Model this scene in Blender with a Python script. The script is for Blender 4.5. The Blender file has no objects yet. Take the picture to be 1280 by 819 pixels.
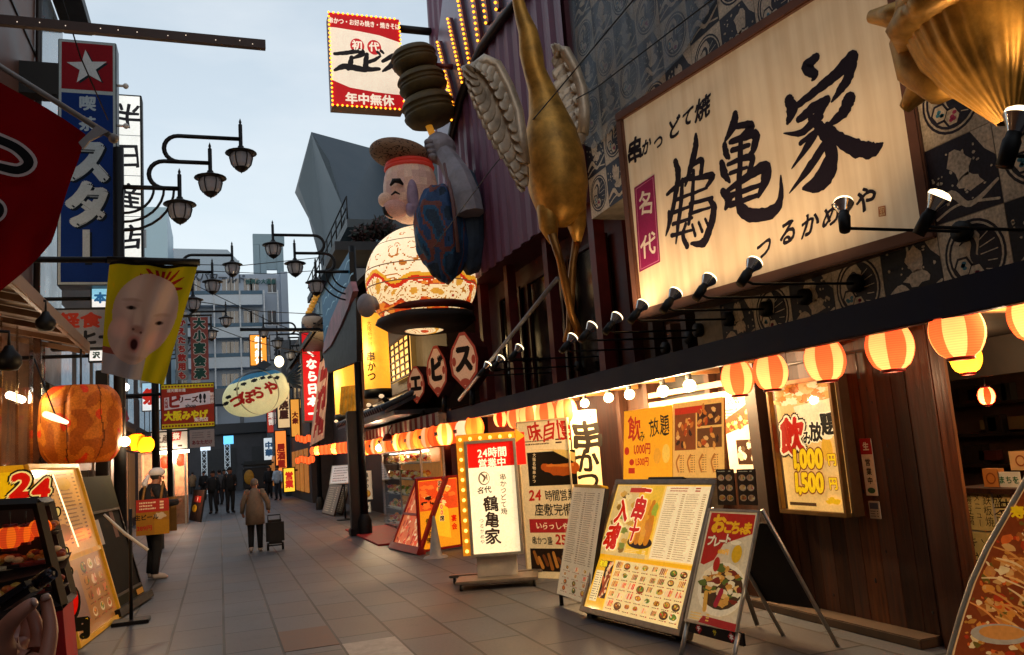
import bpy, bmesh, math, random
from mathutils import Vector, Matrix, noise
V = Vector
random.seed(7)
SC = bpy.context.scene
COL = SC.collection
rad = math.radians

# ------------------------------------------------------------------ camera
FOC, EYE = 1040.0, V((0, 0, 1.6))
def _basis():
    d = V((275 - 640, 589 - 409.5, FOC)).normalized()
    r = rad(1.3)
    u = V((-math.sin(r), -math.cos(r), 0)); u = (u - d * u.dot(d)).normalized()
    x = d.cross(u) * -1
    if x.x < 0: x = -x
    return x, d, u                      # world X, Y, Z written in camera (right, down, forward)
BX, BY, BZ = _basis()
cam = bpy.data.cameras.new('camera'); cam.lens = FOC / 1280 * 36; cam.sensor_width = 36
cam.clip_end = 2000; cam.clip_start = 0.05
CAM = bpy.data.objects.new('camera', cam); COL.objects.link(CAM); SC.camera = CAM
_r, _d, _f = (V((BX[i], BY[i], BZ[i])) for i in range(3))
CAM.matrix_world = Matrix(((_r.x, -_d.x, -_f.x, EYE.x), (_r.y, -_d.y, -_f.y, EYE.y), (_r.z, -_d.z, -_f.z, EYE.z), (0, 0, 0, 1)))

# ------------------------------------------------------------------ sky, sun, exposure
SUN_EL, SUN_AZ = rad(10), rad(180)      # low, behind the camera and the roofs
EXPO = 1.75; KE = 2 ** -EXPO * 1.2; KP = 2 ** -EXPO * 4.0   # lamps and lit panels are set for this exposure
W = bpy.data.worlds.new('World'); SC.world = W; W.use_nodes = True
nt = W.node_tree; bg = nt.nodes['Background']
sky = nt.nodes.new('ShaderNodeTexSky'); sky.sky_type = 'NISHITA'; sky.sun_disc = False
sky.sun_elevation = SUN_EL; sky.sun_rotation = SUN_AZ; sky.air_density = 1.0; sky.dust_density = 1.0; sky.ozone_density = 1.0
gm = nt.nodes.new('ShaderNodeGamma'); gm.inputs[1].default_value = .42; hs = nt.nodes.new('ShaderNodeHueSaturation'); hs.inputs['Saturation'].default_value = .9
nt.links.new(sky.outputs[0], gm.inputs[0]); nt.links.new(gm.outputs[0], hs.inputs['Color'])
tc0 = nt.nodes.new('ShaderNodeTexCoord'); mp0 = nt.nodes.new('ShaderNodeMapping'); mp0.inputs['Scale'].default_value = (2.2, 2.2, 7); cn = nt.nodes.new('ShaderNodeTexNoise'); cn.inputs['Scale'].default_value = 1.6; cn.inputs['Detail'].default_value = 6; cn.inputs['Roughness'].default_value = .55   # thin high cloud
cr0 = nt.nodes.new('ShaderNodeMapRange'); cr0.inputs['From Min'].default_value = .42; cr0.inputs['From Max'].default_value = .72; cr0.inputs['To Max'].default_value = .32; mc = nt.nodes.new('ShaderNodeMix'); mc.data_type = 'RGBA'; mc.inputs[7].default_value = (2.0, 2.05, 2.1, 1)
nt.links.new(tc0.outputs['Generated'], mp0.inputs[0]); nt.links.new(mp0.outputs[0], cn.inputs['Vector']); nt.links.new(cn.outputs[0], cr0.inputs[0]); nt.links.new(cr0.outputs[0], mc.inputs[0]); nt.links.new(hs.outputs[0], mc.inputs[6]); nt.links.new(mc.outputs[2], bg.inputs[0]); bg.inputs[1].default_value = 0.15
sl = bpy.data.lights.new('sun', 'SUN'); sl.energy = 0.06; sl.angle = rad(20); sl.color = (1.0, .86, .72)
so = bpy.data.objects.new('sun', sl); COL.objects.link(so)
so.rotation_euler = V((-math.sin(SUN_AZ) * math.cos(SUN_EL), -math.cos(SUN_AZ) * math.cos(SUN_EL), -math.sin(SUN_EL))).to_track_quat('-Z', 'Y').to_euler()
SC.view_settings.view_transform = 'Standard'; SC.view_settings.look = 'None'
SC.view_settings.exposure = EXPO; SC.view_settings.gamma = 1.0
SC.render.engine = 'CYCLES'
SC.cycles.max_bounces = 6; SC.cycles.diffuse_bounces = 3; SC.cycles.glossy_bounces = 3; SC.cycles.transparent_max_bounces = 12
SC.cycles.sample_clamp_indirect = 4.0; SC.cycles.use_denoising = True

# ------------------------------------------------------------------ pixels of the photograph -> points of the place
def ray(px, py):
    c = V((px - 640, py - 409.5, FOC)); return V((BX.dot(c), BY.dot(c), BZ.dot(c)))
def PL(p, p0, n):
    r = ray(*p); return EYE + r * ((V(p0) - EYE).dot(n) / r.dot(n))
def G(px, py, z=0.0): return PL((px, py), (0, 0, z), V((0, 0, 1)))
def PX(px, py, x): return PL((px, py), (x, 0, 0), V((1, 0, 0)))
def PY(px, py, y): return PL((px, py), (0, y, 0), V((0, 1, 0)))

def hx(s, a=1.0):
    s = s.lstrip('#'); c = [int(s[i:i + 2], 16) / 255 for i in (0, 2, 4)]
    return tuple((x / 12.92 if x <= .04045 else ((x + .055) / 1.055) ** 2.4) for x in c) + (a,)

# ------------------------------------------------------------------ materials
MATS = {}
def mat(name, color='#808080', rough=.6, metal=0.0, var=.18, scale=6.0, bump=0.0, es=0.0, ecol=None, coat=0.0, trans=0.0, alpha=1.0, stretch=None, spec=.5):
    if name in MATS: return MATS[name]
    m = bpy.data.materials.new(name); m.use_nodes = True; t = m.node_tree; b = t.nodes['Principled BSDF']
    c = hx(color) if isinstance(color, str) else tuple(color) + (1,)
    b.inputs['Roughness'].default_value = rough; b.inputs['Metallic'].default_value = metal
    b.inputs['Base Color'].default_value = c; b.inputs['Coat Weight'].default_value = coat
    b.inputs['Transmission Weight'].default_value = trans; b.inputs['Alpha'].default_value = alpha
    b.inputs['Specular IOR Level'].default_value = spec
    if var or bump:
        tc = t.nodes.new('ShaderNodeTexCoord'); mp = t.nodes.new('ShaderNodeMapping')
        if stretch: mp.inputs['Scale'].default_value = stretch
        nz = t.nodes.new('ShaderNodeTexNoise'); nz.inputs['Scale'].default_value = scale; nz.inputs['Detail'].default_value = 6
        nz.inputs['Roughness'].default_value = .65
        t.links.new(tc.outputs['Object'], mp.inputs[0]); t.links.new(mp.outputs[0], nz.inputs['Vector'])
        if var:
            mr = t.nodes.new('ShaderNodeMapRange'); mr.inputs['From Min'].default_value = .25; mr.inputs['From Max'].default_value = .75
            mr.inputs['To Min'].default_value = 1 - var * 1.6; mr.inputs['To Max'].default_value = 1 + var
            mx = t.nodes.new('ShaderNodeMix'); mx.data_type = 'RGBA'; mx.blend_type = 'MULTIPLY'; mx.inputs[0].default_value = 1
            mx.inputs[6].default_value = c
            t.links.new(nz.outputs[0], mr.inputs[0]); t.links.new(mr.outputs[0], mx.inputs[7]); t.links.new(mx.outputs[2], b.inputs['Base Color'])
            r2 = t.nodes.new('ShaderNodeMapRange'); r2.inputs['To Min'].default_value = max(.03, rough - .12); r2.inputs['To Max'].default_value = min(1, rough + .15)
            t.links.new(nz.outputs[0], r2.inputs[0]); t.links.new(r2.outputs[0], b.inputs['Roughness'])
        if bump:
            bp = t.nodes.new('ShaderNodeBump'); bp.inputs['Strength'].default_value = bump; bp.inputs['Distance'].default_value = .02
            t.links.new(nz.outputs[0], bp.inputs['Height']); t.links.new(bp.outputs[0], b.inputs['Normal'])
    if es:
        b.inputs['Emission Color'].default_value = hx(ecol) if isinstance(ecol, str) else (ecol + (1,) if ecol else c)
        b.inputs['Emission Strength'].default_value = es * KE
    MATS[name] = m; return m

def pmat(es=0.0, rough=.45, tint=None, coat=0.0, var=.12, metal=0.0):
    """printed / painted surface: colours come with the mesh; es > 0 glows: lit-from-inside panels, and boards whose lamplight is put into emission"""
    key = 'print_%g_%g_%s_%g_%g_%g' % (es, rough, tint, coat, var, metal)
    if key in MATS: return MATS[key]
    m = bpy.data.materials.new('printed_surface'); m.use_nodes = True; t = m.node_tree; b = t.nodes['Principled BSDF']
    at = t.nodes.new('ShaderNodeVertexColor'); at.layer_name = 'Col'
    tc = t.nodes.new('ShaderNodeTexCoord'); nz = t.nodes.new('ShaderNodeTexNoise'); nz.inputs['Scale'].default_value = 3.5; nz.inputs['Detail'].default_value = 8
    nz.inputs['Roughness'].default_value = .7
    t.links.new(tc.outputs['Object'], nz.inputs['Vector'])
    n2 = t.nodes.new('ShaderNodeTexNoise'); n2.inputs['Scale'].default_value = 45; n2.inputs['Detail'].default_value = 4; t.links.new(tc.outputs['Object'], n2.inputs['Vector'])
    av = t.nodes.new('ShaderNodeMath'); av.operation = 'MULTIPLY_ADD'; av.inputs[1].default_value = .6; t.links.new(n2.outputs[0], av.inputs[0]); sc_ = t.nodes.new('ShaderNodeMath'); sc_.operation = 'MULTIPLY'; sc_.inputs[1].default_value = .5; t.links.new(nz.outputs[0], sc_.inputs[0]); t.links.new(sc_.outputs[0], av.inputs[2])
    mr = t.nodes.new('ShaderNodeMapRange'); mr.inputs['From Min'].default_value = .38; mr.inputs['From Max'].default_value = .7
    mr.inputs['To Min'].default_value = 1 - var * 1.5; mr.inputs['To Max'].default_value = 1 + var * .4
    mx = t.nodes.new('ShaderNodeMix'); mx.data_type = 'RGBA'; mx.blend_type = 'MULTIPLY'; mx.inputs[0].default_value = 1
    t.links.new(av.outputs[0], mr.inputs[0]); t.links.new(at.outputs[0], mx.inputs[6]); t.links.new(mr.outputs[0], mx.inputs[7])
    t.links.new(mx.outputs[2], b.inputs['Base Color']); b.inputs['Roughness'].default_value = rough; b.inputs['Coat Weight'].default_value = coat
    b.inputs['Coat Roughness'].default_value = .06; b.inputs['Specular IOR Level'].default_value = .2; b.inputs['Metallic'].default_value = metal
    if es:
        e = mx.outputs[2]
        if tint:
            m2 = t.nodes.new('ShaderNodeMix'); m2.data_type = 'RGBA'; m2.blend_type = 'MULTIPLY'; m2.inputs[0].default_value = 1
            m2.inputs[7].default_value = hx(tint); t.links.new(e, m2.inputs[6]); e = m2.outputs[2]
        t.links.new(e, b.inputs['Emission Color']); b.inputs['Emission Strength'].default_value = es * KE
    MATS[key] = m; return m

def cloth_mat():
    """thin printed cloth that lets the sky behind it glow through"""
    if 'flag_cloth' in MATS: return MATS['flag_cloth']
    m = bpy.data.materials.new('flag_cloth'); m.use_nodes = True; t = m.node_tree; t.nodes.remove(t.nodes['Principled BSDF']); N = t.nodes.new; L = t.links.new
    at = N('ShaderNodeVertexColor'); at.layer_name = 'Col'; d = N('ShaderNodeBsdfDiffuse'); r = N('ShaderNodeBsdfTranslucent'); x = N('ShaderNodeMixShader'); x.inputs[0].default_value = .3
    L(at.outputs[0], d.inputs[0]); L(at.outputs[0], r.inputs[0]); L(d.outputs[0], x.inputs[1]); L(r.outputs[0], x.inputs[2]); L(x.outputs[0], t.nodes['Material Output'].inputs[0]); MATS['flag_cloth'] = m; return m
def glass(name='clear_glass', rough=.03, tintc=(.9, .95, 1), mixf=.12):
    if name in MATS: return MATS[name]
    m = bpy.data.materials.new(name); m.use_nodes = True; t = m.node_tree; t.nodes.remove(t.nodes['Principled BSDF'])
    o = t.nodes['Material Output']; tr = t.nodes.new('ShaderNodeBsdfTransparent'); gl = t.nodes.new('ShaderNodeBsdfGlossy')
    tr.inputs[0].default_value = tuple(tintc) + (1,); gl.inputs['Roughness'].default_value = rough
    fr = t.nodes.new('ShaderNodeLayerWeight'); fr.inputs[0].default_value = .5; pw = t.nodes.new('ShaderNodeMath'); pw.operation = 'POWER'; pw.inputs[1].default_value = 5; ad = t.nodes.new('ShaderNodeMath'); ad.operation = 'MULTIPLY_ADD'; ad.inputs[1].default_value = .8; ad.inputs[2].default_value = .04 + mixf * .4; ad.use_clamp = True; t.links.new(fr.outputs['Facing'], pw.inputs[0])
    mx = t.nodes.new('ShaderNodeMixShader'); t.links.new(pw.outputs[0], ad.inputs[0]); t.links.new(ad.outputs[0], mx.inputs[0])
    t.links.new(tr.outputs[0], mx.inputs[1]); t.links.new(gl.outputs[0], mx.inputs[2]); t.links.new(mx.outputs[0], o.inputs[0])
    MATS[name] = m; return m

# ------------------------------------------------------------------ mesh building
class MB:
    def __init__(s): s.v = []; s.f = []; s.c = []; s.m = []; s.sm = []
    def add(s, vs, fs, col=(1, 1, 1, 1), mi=0, smooth=False, M=None):
        o = len(s.v)
        s.v += [(M @ V(p)) if M else V(p) for p in vs]
        for f in fs: s.f.append([i + o for i in f]); s.c.append(col); s.m.append(mi); s.sm.append(smooth)
        return s
    def box(s, c, d, M=None, col=(1, 1, 1, 1), mi=0, bev=0.0):
        x, y, z = (k / 2 for k in d); cx, cy, cz = c
        if bev:
            bm = bmesh.new(); bmesh.ops.create_cube(bm, size=1, matrix=Matrix.Translation(c) @ Matrix.Diagonal((d[0], d[1], d[2], 1)))
            bmesh.ops.bevel(bm, geom=bm.edges[:], offset=bev, segments=2, affect='EDGES')
            bm.verts.index_update(); s.add([v.co.copy() for v in bm.verts], [[v.index for v in f.verts] for f in bm.faces], col, mi, False, M); bm.free(); return s
        vs = [(cx + a * x, cy + b * y, cz + e * z) for a in (-1, 1) for b in (-1, 1) for e in (-1, 1)]
        return s.add(vs, [(0, 1, 3, 2), (4, 6, 7, 5), (0, 4, 5, 1), (2, 3, 7, 6), (0, 2, 6, 4), (1, 5, 7, 3)], col, mi, False, M)
    def span(s, a, b, **k):
        return s.box([(p + q) / 2 for p, q in zip(a, b)], [abs(q - p) for p, q in zip(a, b)], **k)
    def tube(s, pts, rs, n=10, col=(1, 1, 1, 1), mi=0, cap=True, flat=None, smooth=True, twist=None):
        pts = [V(p) for p in pts]
        if not hasattr(rs, '__len__'): rs = [rs] * len(pts)
        vs = []; up0 = V((0, 0, 1)) if flat is None else V(flat[2])
        prev = None
        for i, p in enumerate(pts):
            t = (pts[min(i + 1, len(pts) - 1)] - pts[max(i - 1, 0)]).normalized()
            if prev is None:
                a = t.cross(up0)
                if a.length < 1e-3: a = t.cross(V((1, 0, 0)))
            else: a = prev - t * prev.dot(t)
            a.normalize(); b = t.cross(a).normalized(); prev = a
            r = rs[i]; r = r if hasattr(r, '__len__') else (r, r)
            for k in range(n):
                q = 2 * math.pi * k / n; vs.append(p + a * math.cos(q) * r[0] + b * math.sin(q) * r[1])
        fs = [(i * n + k, i * n + (k + 1) % n, (i + 1) * n + (k + 1) % n, (i + 1) * n + k) for i in range(len(pts) - 1) for k in range(n)]
        if cap: fs += [tuple(range(n))[::-1], tuple(range((len(pts) - 1) * n, len(pts) * n))]
        return s.add(vs, fs, col, mi, smooth)
    def lathe(s, prof, n=20, M=None, col=(1, 1, 1, 1), mi=0, smooth=True, colf=None, rip=None):
        vs = []
        for (r, z) in prof:
            for k in range(n):
                q = 2 * math.pi * k / n; rr = r * (rip(q, z) if rip else 1); vs.append((rr * math.cos(q), rr * math.sin(q), z))
        for i in range(len(prof) - 1):
            for k in range(n):
                pass
        o = len(s.f)
        fs = [(i * n + k, i * n + (k + 1) % n, (i + 1) * n + (k + 1) % n, (i + 1) * n + k) for i in range(len(prof) - 1) for k in range(n)]
        s.add(vs, fs, col, mi, smooth, M)
        if colf:
            for i in range(len(prof) - 1):
                for k in range(n): s.c[o + i * n + k] = colf((k + .5) / n * 2 * math.pi, (prof[i][1] + prof[i + 1][1]) / 2)
        return s
    def ell(s, c, r, nu=24, nv=16, M=None, col=(1, 1, 1, 1), mi=0, smooth=True, fn=None, colf=None):
        prof = []; vs = []; fs = []
        for i in range(nv + 1):
            th = math.pi * i / nv
            for k in range(nu):
                q = 2 * math.pi * k / nu; d = V((math.sin(th) * math.cos(q), math.sin(th) * math.sin(q), -math.cos(th)))
                g = fn(d) if fn else 1
                vs.append(V((c[0] + d.x * r[0] * g, c[1] + d.y * r[1] * g, c[2] + d.z * r[2] * g)))
        fs = [(i * nu + k, i * nu + (k + 1) % nu, (i + 1) * nu + (k + 1) % nu, (i + 1) * nu + k) for i in range(nv) for k in range(nu)]
        o = len(s.f); s.add(vs, fs, col, mi, smooth, M)
        if colf:
            for j, f in enumerate(fs):
                m = sum((vs[i] for i in f), V()) / 4
                s.c[o + j] = colf(V(((m.x - c[0]) / r[0], (m.y - c[1]) / r[1], (m.z - c[2]) / r[2])))
        return s
    def prism(s, poly, e, col=(1, 1, 1, 1), mi=0):
        """poly: 3-D points of one flat outline; e: extrusion vector"""
        n = len(poly); p = [V(q) for q in poly]; e = V(e)
        return s.add(p + [q + e for q in p], [tuple(range(n)), tuple(range(2 * n - 1, n - 1, -1))] + [(i, i + n, (i + 1) % n + n, (i + 1) % n) for i in range(n)], col, mi)
    def quad(s, pts, col=(1, 1, 1, 1), mi=0): return s.add(pts, [tuple(range(len(pts)))], col, mi)

def tag(o, label=None, cat=None, group=None, kind=None):
    if label: o['label'] = label
    if cat: o['category'] = cat
    if group: o['group'] = group
    if kind: o['kind'] = kind
    return o
WM = {}
def thing(name, label, cat, loc=(0, 0, 0), group=None, rz=0.0):
    o = bpy.data.objects.new(name, None); COL.objects.link(o); o.empty_display_size = .2
    o.location = loc; o.rotation_euler = (0, 0, rz); WM[o.name] = Matrix.Translation(loc) @ Matrix.Rotation(rz, 4, 'Z')
    return tag(o, label, cat, group)
def obj(name, mb, mats, parent=None, label=None, cat=None, group=None, kind=None, recalc=True):
    """mb holds world coordinates; the object's origin is its parent's base, or its own foot when it has no parent"""
    if parent is not None: M = WM[parent.name]
    else:
        xs = [v.x for v in mb.v]; ys = [v.y for v in mb.v]; zs = [v.z for v in mb.v]
        M = Matrix.Translation(((min(xs) + max(xs)) / 2, (min(ys) + max(ys)) / 2, min(zs)))
    I = M.inverted(); me = bpy.data.meshes.new(name)
    me.from_pydata([I @ v for v in mb.v], [], mb.f)
    for mm in (mats if isinstance(mats, (list, tuple)) else [mats]): me.materials.append(mm)
    me.polygons.foreach_set('material_index', mb.m); me.polygons.foreach_set('use_smooth', mb.sm)
    ca = me.color_attributes.new('Col', 'FLOAT_COLOR', 'CORNER'); arr = []
    for f, c in zip(mb.f, mb.c): arr += list(c) * len(f)
    ca.data.foreach_set('color', arr)
    if recalc:
        bm = bmesh.new(); bm.from_mesh(me); bmesh.ops.recalc_face_normals(bm, faces=bm.faces[:]); bm.to_mesh(me); bm.free()
    o = bpy.data.objects.new(name, me); COL.objects.link(o)
    if parent is not None: o.parent = parent
    else: o.matrix_world = M
    WM[o.name] = M
    return tag(o, label, cat, group, kind)
def plamp(loc, power, color=(1, .62, .3), r=.04, parent=None, spot=None, size=1.2, blend=.6):
    l = bpy.data.lights.new('lamp_light', 'SPOT' if spot is not None else 'POINT'); l.energy = power * KP; l.color = color; l.shadow_soft_size = r
    o = bpy.data.objects.new('lamp_light', l); COL.objects.link(o)
    if spot is not None: l.spot_size = size; l.spot_blend = blend
    M = Matrix.Translation(loc)
    if spot is not None: M = M @ V(spot).to_track_quat('-Z', 'Y').to_matrix().to_4x4()
    if parent is not None: o.parent = parent; o.matrix_local = WM[parent.name].inverted() @ M
    else: o.matrix_world = M
    return o
def bulbs(name, pts, r, m_, parent):
    """each bulb a part of its own, all sharing one mesh"""
    first = None; I = WM[parent.name].inverted()
    for p in pts:
        if first is None:
            b = MB(); b.ell((0, 0, 0), (r,) * 3, 10, 8); W0 = WM[parent.name]; WM[parent.name] = Matrix(); first = o = obj(name, b, m_, parent); WM[parent.name] = W0
        else: o = first.copy(); COL.objects.link(o)
        o.parent = parent; o.location = I @ V(p)
def dup(root, loc, rz=None, label=None, group=None, scale=None):
    def cp(o, par):
        c = o.copy(); COL.objects.link(c)
        if par: c.parent = par
        for ch in list(o.children): cp(ch, c)
        return c
    r = cp(root, None); r.location = loc
    if rz is not None: r.rotation_euler = (0, 0, rz)
    if scale: r.scale = (scale,) * 3
    if label: r['label'] = label
    if group: r['group'] = group
    WM[r.name] = Matrix.Translation(loc) @ Matrix.Rotation(r.rotation_euler.z, 4, 'Z') @ Matrix.Scale(scale or 1, 4)
    return r

# ------------------------------------------------------------------ flat frames and printed art
class Frame:
    """a flat rectangle standing in the place: origin at its lower left, r to its right, u up, n out of its face"""
    def __init__(s, o, r, u, w, h): s.o = V(o); s.r = V(r).normalized(); s.u = V(u).normalized(); s.n = s.r.cross(s.u).normalized(); s.w = w; s.h = h
    def p(s, x, y, z=0.0): return s.o + s.r * x + s.u * y + s.n * z
    def px(s, px, py):
        q = PL((px, py), s.o, s.n) - s.o; return q.dot(s.r), q.dot(s.u)
    def quad(s, z=0, m=0): return [s.p(m, m, z), s.p(s.w - m, m, z), s.p(s.w - m, s.h - m, z), s.p(m, s.h - m, z)]
    def box(s, mb, x0, y0, x1, y1, z0, z1, **k):
        M = Matrix((s.r, s.u, s.n)).transposed().to_4x4(); M.translation = s.o
        return mb.box(((x0 + x1) / 2, (y0 + y1) / 2, (z0 + z1) / 2), (abs(x1 - x0), abs(y1 - y0), abs(z1 - z0)), M=M, **k)
    def ring(s, mb, b, z0, z1, x0=0, y0=0, x1=None, y1=None, **k):
        x1 = s.w if x1 is None else x1; y1 = s.h if y1 is None else y1
        s.box(mb, x0, y0, x1, y0 + b, z0, z1, **k); s.box(mb, x0, y1 - b, x1, y1, z0, z1, **k)
        s.box(mb, x0, y0 + b, x0 + b, y1 - b, z0, z1, **k); s.box(mb, x1 - b, y0 + b, x1, y1 - b, z0, z1, **k); return mb
def upright(n):
    n = V(n).normalized(); r = V((0, 0, 1)).cross(n).normalized(); return r, n.cross(r).normalized(), n
def plane_frame(tl, tr, br, bl, p0, n):
    """a rectangle on the plane (p0, n) fitted to four corners"""
    r, u, n = upright(n); q = [PL(c, p0, n) - V(p0) for c in (tl, tr, br, bl)]
    a = [v.dot(r) for v in q]; b = [v.dot(u) for v in q]
    x0, x1, y1, y0 = (a[0] + a[3]) / 2, (a[1] + a[2]) / 2, (b[0] + b[1]) / 2, (b[2] + b[3]) / 2
    return Frame(V(p0) + r * x0 + u * y0, r, u, x1 - x0, y1 - y0)
def facing(tl, tr, br, bl, y): return plane_frame(tl, tr, br, bl, (0, y, 0), (0, -1, 0))
def along(tl, tr, br, bl, x): return plane_frame(tl, tr, br, bl, (x, 0, 0), (-1 if x > 0 else 1, 0, 0))
def stand(bl, br, tl, lean=0.0, z=0.0):
    a, b = G(*bl, z), G(*br, z); r = (b - a).normalized(); n0 = r.cross(V((0, 0, 1))).normalized(); c, s = math.cos(rad(lean)), math.sin(rad(lean))
    u = V((0, 0, 1)) * c - n0 * s; n = r.cross(u); q = PL(tl, a, n) - a
    return Frame(a, r, u, (b - a).length, q.dot(u))

GL = {}
def glyph(ch):
    k = ch
    if k not in GL:
        cu = bpy.data.curves.new('glyph', 'FONT'); cu.body = ch; cu.size = 1; cu.resolution_u = 3
        ob = bpy.data.objects.new('glyph', cu); me = bpy.data.meshes.new_from_object(ob)
        vs = [(v.co.x, v.co.y) for v in me.vertices]; fs = [tuple(p.vertices) for p in me.polygons]
        bpy.data.objects.remove(ob); bpy.data.curves.remove(cu); bpy.data.meshes.remove(me)
        wide = ord(ch) > 0x2e00
        if vs and not wide: x0, x1 = min(v[0] for v in vs), max(v[0] for v in vs); adv = x1 - x0 + .1
        else: x0, adv = 0, 1.0
        if ch == ' ': adv = .35
        GL[k] = ([(x - x0 - (adv - (.1 if not wide else 0)) / 2, y - .37) for x, y in vs], fs, adv)
    return GL[k]

class Art:
    """flat printing on a Frame: everything is laid in layers a fraction of a millimetre apart"""
    def __init__(s, fr, z=.003): s.fr = fr; s.mb = MB(); s.z = z; s.L = 0
    def lay(s, n=1): s.L += n; return s
    def _z(s, l):
        if l is None: s.L += .05; return s.z + .0009 * s.L
        return s.z + .0009 * l
    def poly(s, pts, col, l=None):
        z = s._z(l); s.mb.add([s.fr.p(x, y, z) for x, y in pts], [tuple(range(len(pts)))], hx(col)); return s
    def rect(s, x0, y0, x1, y1, col, l=None): return s.poly([(x0, y0), (x1, y0), (x1, y1), (x0, y1)], col, l)
    def oval(s, x, y, rx, ry, col, l=None, n=18, rot=0.0, wob=0.0):
        c, q = math.cos(rot), math.sin(rot); pts = []
        for k in range(n):
            t = 2 * math.pi * k / n; g = 1 + (random.uniform(-wob, wob) if wob else 0); a, b = rx * math.cos(t) * g, ry * math.sin(t) * g
            pts.append((x + a * c - b * q, y + a * q + b * c))
        return s.poly(pts, col, l)
    def ringo(s, x, y, rx, ry, t, col, l=None, n=24):
        z = s._z(l); vs = []
        for k in range(n):
            q = 2 * math.pi * k / n; vs += [s.fr.p(x + rx * math.cos(q), y + ry * math.sin(q), z), s.fr.p(x + (rx - t) * math.cos(q), y + (ry - t) * math.sin(q), z)]
        s.mb.add(vs, [(2 * k, 2 * ((k + 1) % n), 2 * ((k + 1) % n) + 1, 2 * k + 1) for k in range(n)], hx(col)); return s
    def stroke(s, pts, ws, col, l=None, rag=0.0):
        """a brush stroke: a smoothed path with a width at each point"""
        if not hasattr(ws, '__len__'): ws = [ws] * len(pts)
        P = [V((p[0], p[1], 0)) for p in pts]; out = []; n = len(P)
        for i in range(n - 1):
            p0, p1, p2, p3 = P[max(i - 1, 0)], P[i], P[i + 1], P[min(i + 2, n - 1)]
            for k in range(6):
                t = k / 6; q = .5 * ((2 * p1) + (p2 - p0) * t + (2 * p0 - 5 * p1 + 4 * p2 - p3) * t * t + (3 * p1 - p0 - 3 * p2 + p3) * t ** 3)
                out.append((q, ws[i] * (1 - t) + ws[i + 1] * t))
        out.append((P[-1], ws[-1])); z = s._z(l); vs = []; m = len(out)
        for i, (q, w) in enumerate(out):
            d = out[min(i + 1, m - 1)][0] - out[max(i - 1, 0)][0]; d = d.normalized() if d.length > 1e-9 else V((1, 0, 0)); a = V((-d.y, d.x, 0))
            e = 1 + (random.uniform(-rag, rag) if rag else 0); f = 1 + (random.uniform(-rag, rag) if rag else 0)
            for g, k in ((e, 1), (f, -1)):
                r = q + a * (w / 2 * g * k); vs.append(s.fr.p(r.x, r.y, z))
        s.mb.add(vs, [(2 * i, 2 * i + 1, 2 * i + 3, 2 * i + 2) for i in range(m - 1)], hx(col))
        for (q, w), sg in ((out[0], 0), (out[-1], 1)):           # rounded ends
            s.oval(q.x, q.y, w * .5, w * .5, col, (s.L if l is None else l) + .15 + .2 * sg, n=10)
        return s
    def text(s, tx, x, y, size, col, bold=.012, l=None, vert=False, sx=1.0, gap=1.0, brush=0.0, shear=0.0, rot=0.0, out=None, outw=.05, align='c'):
        """centred on (x, y); vert runs downwards; out adds an outline in that colour underneath"""
        if out:
            for oc, ow in (out if isinstance(out, list) else [(out, outw)]):
                st = random.getstate(); s.text(tx, x, y, size, oc, bold + ow, (s.L if l is None else l), vert, sx, gap, brush, shear, rot, None, 0, align)
                random.setstate(st); s.L += 1
        g = [(c,) + tuple(glyph(c)) for c in tx]; z = s._z(l); nb = 1 if bold < .006 else 6 if bold < .07 else 12
        OFF = [(0, 0)] if nb == 1 else [(bold * math.cos(6.2832 * k / nb + .26), bold * math.sin(6.2832 * k / nb + .26)) for k in range(nb)] + ([(0, 0)] if bold > .03 else [])
        tot = sum((1 if vert else a[3] * sx) * gap for a in g) * size; pos = -tot / 2 if align == 'c' else 0
        c, q = math.cos(rot), math.sin(rot)
        for ch, vs, fs, adv in g:
            st = (1 if vert else adv * sx) * gap * size; mid = pos + st / 2; pos += st; ph = random.uniform(0, 6)
            pts = []; bs = []
            for a, b in vs:
                if vert and ch in 'ー〜': a, b = b + .0, -a
                if brush: a, b = a + brush * math.sin(5 * b + ph) + brush * .5 * noise.noise((a * 9, b * 9, ph)), b + brush * .8 * math.sin(4.3 * a + ph * 2) + brush * .5 * noise.noise((b * 9, a * 9, ph + 4))
                bs.append((a, b))
            for k, (ox, oy) in enumerate(OFF):
                pts = []
                for a, b in bs:
                    a, b = a + ox / max(sx, .5), b + oy; a += shear * b; a *= sx * size; b *= size
                    if vert: b -= mid
                    else: a += mid
                    pts.append(s.fr.p(x + a * c - b * q, y + a * q + b * c, z + k * 3e-5))
                s.mb.add(pts, fs, hx(col))
        return s
    # the same, but given where the photograph shows the mark
    def at(s, px, py): return s.fr.px(px, py)
    def hp(s, px, py, h):
        a, b = s.at(px, py - h / 2), s.at(px, py + h / 2); return math.hypot(a[0] - b[0], a[1] - b[1])
    def ptext(s, tx, px, py, h, col, **k):
        x, y = s.at(px, py); return s.text(tx, x, y, s.hp(px, py, h) * 1.0, col, **k)
    def ppoly(s, pts, col, l=None): return s.poly([s.at(*p) for p in pts], col, l)
    def prect(s, x0, y0, x1, y1, col, l=None):
        a, b = s.at(x0, y1), s.at(x1, y0); return s.rect(a[0], a[1], b[0], b[1], col, l)
    def pstroke(s, pts, w, col, l=None, rag=0.0):
        k = s.hp(pts[0][0], pts[0][1], 10) / 10; ws = [q * k for q in w] if hasattr(w, '__len__') else w * k
        return s.stroke([s.at(*p) for p in pts], ws, col, l, rag)
    def poval(s, px, py, rx, ry, col, l=None, **k):
        x, y = s.at(px, py); a, b = s.at(px + rx, py), s.at(px, py - ry); return s.oval(x, y, math.hypot(a[0] - x, a[1] - y), math.hypot(b[0] - x, b[1] - y), col, l, **k)
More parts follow.
